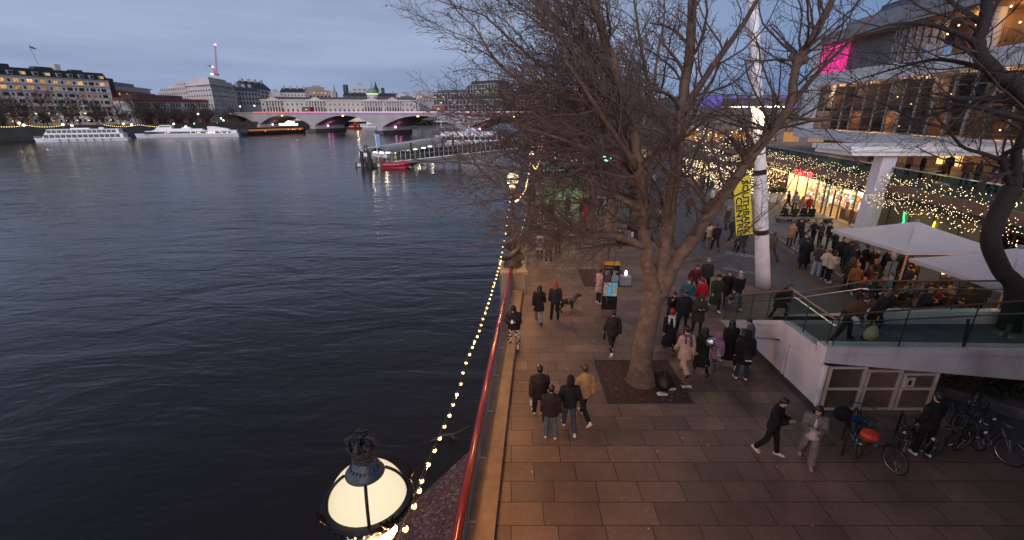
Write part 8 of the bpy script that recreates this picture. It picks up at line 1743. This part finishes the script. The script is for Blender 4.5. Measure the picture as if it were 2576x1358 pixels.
# south bank blocks beyond the market and under the purple roof
for lb, x, y, w, d, h, mt in (('long dark concrete gallery with purple lit roof behind the mast', 44, 128, 62, 30, 13.0, mk('board_concrete', (.13, .115, .11), rough=.85, var=.3, scale=.2)), ('stepped concrete theatre far behind the market', 22, 200, 70, 40, 13.5, mk('far_concrete', (.10, .09, .088), rough=.85, var=.3, scale=.1))):
    t = thing('concrete_hall', lb, 'building', (x, y, 0)); m = MB(); m.box((0, 0, 0), (w, d, h*.62)); m.box((-3, -2, h*.62), (w, d, h*.7)); m.build('wall', mt, t); m = MB(); m.box((4, 3, h*.7), (w*.9, d, h)); m.build('upper_wall', mt, t)
    for k in range(8):
        m = MB(); m.box((2+k*w*.11, -.1, 1), (2+k*w*.11+w*.07, -.01, 3.6)); m.build('lit_opening', mk('dull_amber_opening', (.2, .09, .03), var=.5, scale=.5, emit=(1, .45, .12), estr=.28), t)
    if y < 150:
        for q in (6, 14.5, 18, 26):
            m = MB(); m.box((q, 2.8, h*.75), (q+(7 if q != 14.5 else 2), 2.99, h*.97)); m.build('purple_glow_panel', mk('purple_roof_glow', (.1, .08, .3), var=.4, scale=.5, emit=(.16, .10, .9), estr=.42), t)  # purple light on the roof, put in as glow of plain panels
        for q in (3, 9, 15, 22, 30): lamp('frontage_light', (q, -3, 4.5), 120, (1, .6, .25), r=.4, parent=t)
# embankment lights, strings and globe lamps
for lb, xa, xb, ya, Y0, Y1 in (('string of tiny yellow bulbs along the embankment at the far left', -30, 160, 318, 222, 248), ('string of tiny yellow bulbs along the embankment above the yacht', 262, 438, 317, 262, 292)):
    pts = [D(xa+(xb-xa)*k/8, ya-(3.2 if k in (0, 4, 8) else 0)+(1.2 if k in (2, 6) else 0), Y0+(Y1-Y0)*k/8) for k in range(9)]; t = thing('embankment_bulbs', lb, 'string lights', pts[0], 0, 'bulb strings along the embankment'); o = pts[0]; m = MB(); m.tube([p-o for p in pts], .04, 4); m.build('cable', BLACK, t)
    bm = MB(); bm.ball((0, 0, 0), .17, 6); me = bm.mesh('bulb', glow('far_bulb', (1, .72, .28), 4))
    for p in resample(spline(pts, 4), .95)[:98]: inst('bulb', me, t, p-o)
for i, (px, py, Y) in enumerate(((48, 310, 228), (60, 315, 230), (158, 314, 246), (331, 314, 274), (437, 312, 291), (310, 312, 268), (181, 316, 250), (498, 287, 330), (580, 286, 372), (604, 268, 400), (640, 266, 410), (556, 298, 350), (562, 303, 352), (545, 310, 345), (470, 330, 262), (660, 289, 405))):
    p = D(px, py, Y); t = thing('embankment_lamp', 'small globe street lamp shining among the trees on the far embankment', 'street lamp', (p.x, p.y, .6), 0, 'globe lamps on the far embankment'); m = MB(); m.tube([(0, 0, 0), (0, 0, max(.5, p.z-.8))], .12, 6); m.build('post', BLACK, t); m = MB(); m.ball((0, 0, max(.6, p.z-.5)), .55, 8); m.build('globe', glow('embankment_globe', (1, .86, .62), 5), t)
t = thing('traffic_signal', 'tiny green traffic light on the embankment above the yacht', 'traffic light', (D(490, 316, 318).x, 318, .6)); m = MB(); m.tube([(0, 0, 0), (0, 0, 4)], .1, 5); m.build('post', BLACK, t); m = MB(); m.ball((0, -.2, 1.0), .45, 8); m.build('green_lamp', glow('signal_green', (.05, 1, .5), 4), t)
# ------------------------------------------------------------------ green-lit market by the wall
sheet('market_pavement', [(2.0, 42.5), (9.4, 42.5), (13.2, 62), (3.2, 62)], .006, mk('market_turf', (.22, .27, .12), rough=.9, var=.35, scale=.6))
for (x, y, c, e) in ((4.4, 47, (.25, 1, .22), 330), (7.6, 52, (.5, 1, .2), 300), (5.5, 57, (1, .8, .3), 220), (9.5, 48, (.2, 1, .35), 220)):
    t = thing('market_lamp', 'coloured lantern hung on a post over the green-lit market', 'lamp', (x, y, 0), 0, 'lanterns over the market'); m = MB(); m.tube([(0, 0, 0), (0, 0, 4.2)], .05, 6); m.build('post', DARK, t); m = MB(); m.ball((0, 0, 4.35), .2, 8); m.build('lantern', glow('lantern_%.1f_%.1f' % (c[0], c[2]), c, 4), t); lamp('lantern_light', (0, 0, 3.9), e, c, r=.2, parent=t)
rg = random.Random(21)
SC = [(.45, .10, .16), (.10, .32, .2), (.42, .16, .05), (.35, .07, .2), (.1, .2, .3), (.4, .3, .1)]
for k, (px, py, lb) in enumerate(((1385, 446, 'stall with pink striped roof nearest the river wall in the market'), (1395, 470, 'stall with orange roof in front of the pink striped stall'), (1452, 440, 'stall with green lit eaves in the middle of the market'), (1490, 436, 'stall with dark pink roof behind the middle trunk'), (1545, 432, 'stall with blue roof right of the middle trunk'), (1600, 425, 'pale roofed stall furthest right in the market'), (1420, 424, 'far stall with purple lit eaves'))):
    p = G(px, py); c = SC[k % 6]; t = thing('market_stall', lb, 'market stall', p, rg.uniform(-.2, .2)); m = MB()
    for sx in (-1.4, 1.4):
        for sy in (-1, 1): m.tube([(sx, sy, 0), (sx, sy, 2.3)], .04, 5)
    m.build('frame', DARK, t); m = MB(); m.add([(-1.6, -1.2, 2.3), (1.6, -1.2, 2.3), (1.6, 1.2, 2.3), (-1.6, 1.2, 2.3), (-1.6, 0, 3.0), (1.6, 0, 3.0), (-1.6, -1.2, 2.05), (1.6, -1.2, 2.05)], [(0, 1, 5, 4), (2, 3, 4, 5), (0, 4, 3), (1, 2, 5), (6, 7, 1, 0)]); m.build('roof', mk('stall_roof_%d' % k, c, var=.3, scale=3), t)
    m = MB(); m.box((-1.4, -.9, .05), (1.4, -.3, .95)); m.box((-1.3, -.85, .95), (-.2, -.35, 1.2)); m.box((.1, -.8, .95), (1.1, -.4, 1.1)); m.build('counter', mk('stall_counter', (.25, .14, .08), var=.5, scale=4), t)
    m = MB()
    for q in range(9): m.ball((-1.5+q*.37, -1.25, 2.1+.08*(q % 2)), .06, 5)
    m.build('eave_light', glow('eave_%d' % (k % 3), ((.1, 1, .45), (1, .75, .5), (.5, .12, 1))[(k+2) % 3], 5), t)['kind'] = 'stuff'
    lamp('stall_light', (0, -.6, 2.0), 14, ((.3, 1, .5), (1, .6, .35), (.8, .4, 1))[(k+2) % 3], r=.15, parent=t)
for lb, px, py, Y, c, n, sp in (('cluster of green fairy lights among the twigs over the market', 1408, 384, 56, (.08, 1, .4), 16, .7), ('bright green cluster of hanging lights in the market', 1450, 402, 52, (.1, 1, .5), 26, .8), ('cluster of violet hanging lights over the market', 1462, 380, 58, (.5, .12, 1), 12, .4), ('small green floodlight above the right market stalls', 1522, 404, 54, (.2, 1, .6), 6, .3), ('warm white bulb cluster left of the market roofs', 1375, 375, 60, (1, .8, .6), 10, 1.2)):
    p = D(px, py, Y); t = thing('light_cluster', lb, 'fairy lights', p); m = MB(); m.tube([(-sp, 0, .2), (0, 0, 0), (sp, 0, .15)], .015, 4); m.build('cable', BLACK, t)
    bm = MB(); bm.ball((0, 0, 0), .075, 6); me = bm.mesh('bulb', glow('cl_%.2f%.2f' % (c[0], c[2]), c, 6))
    for k in range(n): inst('bulb', me, t, (rg.uniform(-sp, sp), rg.uniform(-.3, .3), rg.uniform(-.35, .35)*sp))
t = thing('display_case', 'small bright lit display case right of the map totem', 'display', G(1572, 715)); m = MB(); m.box((-.25, -.2, 0), (.25, .2, .5)); m.build('plinth', GREYF, t); m = MB(); m.ball((-.02, -.1, .66), .11, 10, 0, (.7, .6, 1.5)); m.build('lit_dome', glow('case_glow', (1, .95, .8), 3.2), t)
# ------------------------------------------------------------------ parked bicycles and stands
TYRE = mk('tyre', (.012, .012, .012), rough=.8); SPOKE = mk('spoke', (.35, .35, .36), rough=.3, metal=1)
def bicycle(label, pos, rz, roll, col, extra=None):
    t = thing('bicycle', label, 'bicycle', pos, rz); t.rotation_euler = (roll, 0, rz); fm = mk('bike_%.2f_%.2f_%.2f' % col, col, rough=.3, var=.1); r = .34; out = []
    for x in (-.52, .52):
        m = MB(); m.tube([(x+r*math.cos(a), 0, r+r*math.sin(a)) for a in [i*2*math.pi/28 for i in range(28)]], .022, 8, closed=True); w = m.build('wheel', TYRE, t, smooth=True)
        m = MB(); m.tube([(x+(r-.025)*math.cos(a), 0, r+(r-.025)*math.sin(a)) for a in [i*2*math.pi/28 for i in range(28)]], .01, 6, closed=True)
        for i in range(16): a = i*2*math.pi/16; m.tube([(x, .02*(-1)**i, r), (x+(r-.03)*math.cos(a), 0, r+(r-.03)*math.sin(a))], .002, 3)
        m.tube([(x, -.05, r), (x, .05, r)], .018, 8); m.build('rim', SPOKE, w)
        m = MB(); m.tube([(x+(r+.035)*math.cos(a), 0, r+(r+.035)*math.sin(a)) for a in [math.pi*(.15+.75*i/10) for i in range(11)]], .012, 5); m.build('mudguard', BLACK, t)
    m = MB(); S, Hd, BB = (-.18, 0, .82), (.36, 0, .80), (-.05, 0, .28)
    for a, b in ((BB, S), (S, Hd), (BB, (.38, 0, .66)), (S, (-.52, 0, r)), (BB, (-.52, 0, r))): m.tube([a, b], .017, 7)
    m.tube([Hd, (.38, 0, .66), (.43, 0, .5), (.52, 0, r)], .016, 7); m.build('frame', fm, t)
    m = MB(); m.tube([(.36, 0, .80), (.34, 0, .98)], .014, 6); m.tube([(.30, -.30, 1.0), (.36, -.12, 1.02), (.36, .12, 1.02), (.30, .30, 1.0)], .013, 6); m.build('handlebar', BLACK, t)
    m = MB(); m.loft([((-.36, 0, .93), .04, .09, Matrix.Identity(3)), ((-.30, 0, .96), .10, .085, Matrix.Identity(3)), ((-.22, 0, .965), .12, .04, Matrix.Identity(3))], 10); m.tube([(-.2, 0, .82), (-.22, 0, .94)], .013, 6); m.build('saddle', BLACK, t)
    m = MB(); m.tube([(BB[0]+.09*math.cos(a), .04, BB[2]+.09*math.sin(a)) for a in [i*.45 for i in range(14)]], .01, 5, closed=True); m.tube([(BB[0]-.1, .07, BB[2]-.12), (BB[0]+.1, -.07, BB[2]+.12)], .012, 5); m.box((BB[0]-.15, .06, BB[2]-.14), (BB[0]-.05, .14, BB[2]-.11)); m.box((BB[0]+.05, -.14, BB[2]+.11), (BB[0]+.15, -.06, BB[2]+.14)); m.build('crankset', SPOKE, t)
    m = MB(); m.box((-.72, -.06, .70), (-.38, .06, .715)); m.tube([(-.55, .05, .7), (-.52, .05, .36)], .006, 4); m.tube([(-.55, -.05, .7), (-.52, -.05, .36)], .006, 4); m.build('carrier', BLACK, t)
    m = MB(); m.box((-.745, -.03, .62), (-.73, .03, .69)); m.build('reflector', mk('refl_white', (.7, .72, .75), rough=.2, var=0), t); return t
def at(px, py, z=0): p = G(px, py, z); return (p.x, p.y, z)
bicycle('bicycle with black bag and blue pannier standing left by the mesh gates', at(2145, 1112), R(62), R(4), (.02, .02, .022))
b2 = bicycle('bicycle with a red waterproof saddle cover in front of the mesh gates', at(2198, 1148), R(-82), R(3), (.02, .025, .04))
bicycle('black bicycle lying against the cyclist in sweatpants', at(2300, 1120), R(28), R(-6), (.015, .015, .016))
bicycle('large wheeled dark bicycle right of the white trainers', at(2375, 1140), R(15), R(5), (.018, .018, .02))
bicycle('bicycle with blue frame in the cluster at the right', at(2420, 1095), R(75), R(-5), (.012, .025, .06))
bicycle('outermost dark bicycle with white reflector at the right edge', at(2470, 1130), R(100), R(4), (.016, .018, .02))
bicycle('dark bicycle at the back of the right cluster', at(2450, 1065), R(60), R(6), (.02, .022, .026))
for i, (px, py, lb) in enumerate(((2118, 1125, 'black hoop cycle stand at the left of the bicycles'), (2255, 1110, 'black hoop cycle stand between red cover and cyclist'), (2400, 1110, 'black hoop cycle stand among the right bicycles'))):
    p = at(px, py); t = thing('cycle_stand', lb, 'bike rack', p, R(55)); m = MB(); m.tube(spline([(-.36, 0, 0), (-.36, 0, .62), (-.26, 0, .78), (.26, 0, .78), (.36, 0, .62), (.36, 0, 0)], 5), .03, 8); m.build('hoop', BLACK, t)
c = G(2192, 1087, .95); t = thing('saddle_cover', 'red waterproof cover over a bicycle saddle', 'cover', (c.x, c.y, .88)); m = MB(); m.loft([((0, 0, -.10), .20, .17), ((0, 0, -.02), .235, .20), ((0, 0, .06), .19, .17), ((0, 0, .11), .08, .07)], 9); m.build('cover_cloth', mk('cover_red', (.50, .03, .012), rough=.5, var=.25, scale=9), t, smooth=False)
c = G(2120, 1040, 1.0); t = thing('pannier_bag', 'black bag with a bright blue roll strapped on the left bicycle', 'bag', (c.x, c.y, .85)); m = MB(); m.loft([((0, 0, 0), .16, .14), ((0, 0, .12), .22, .18), ((0, 0, .26), .21, .16), ((0, 0, .33), .12, .09)], 10); m.build('black_bag', cloth(.012, .012, .014), t, smooth=True); m = MB(); m.tube([(.12, -.14, .12), (.44, -.2, .02)], .075, 10); m.build('blue_roll', cloth(.012, .035, .12), t)
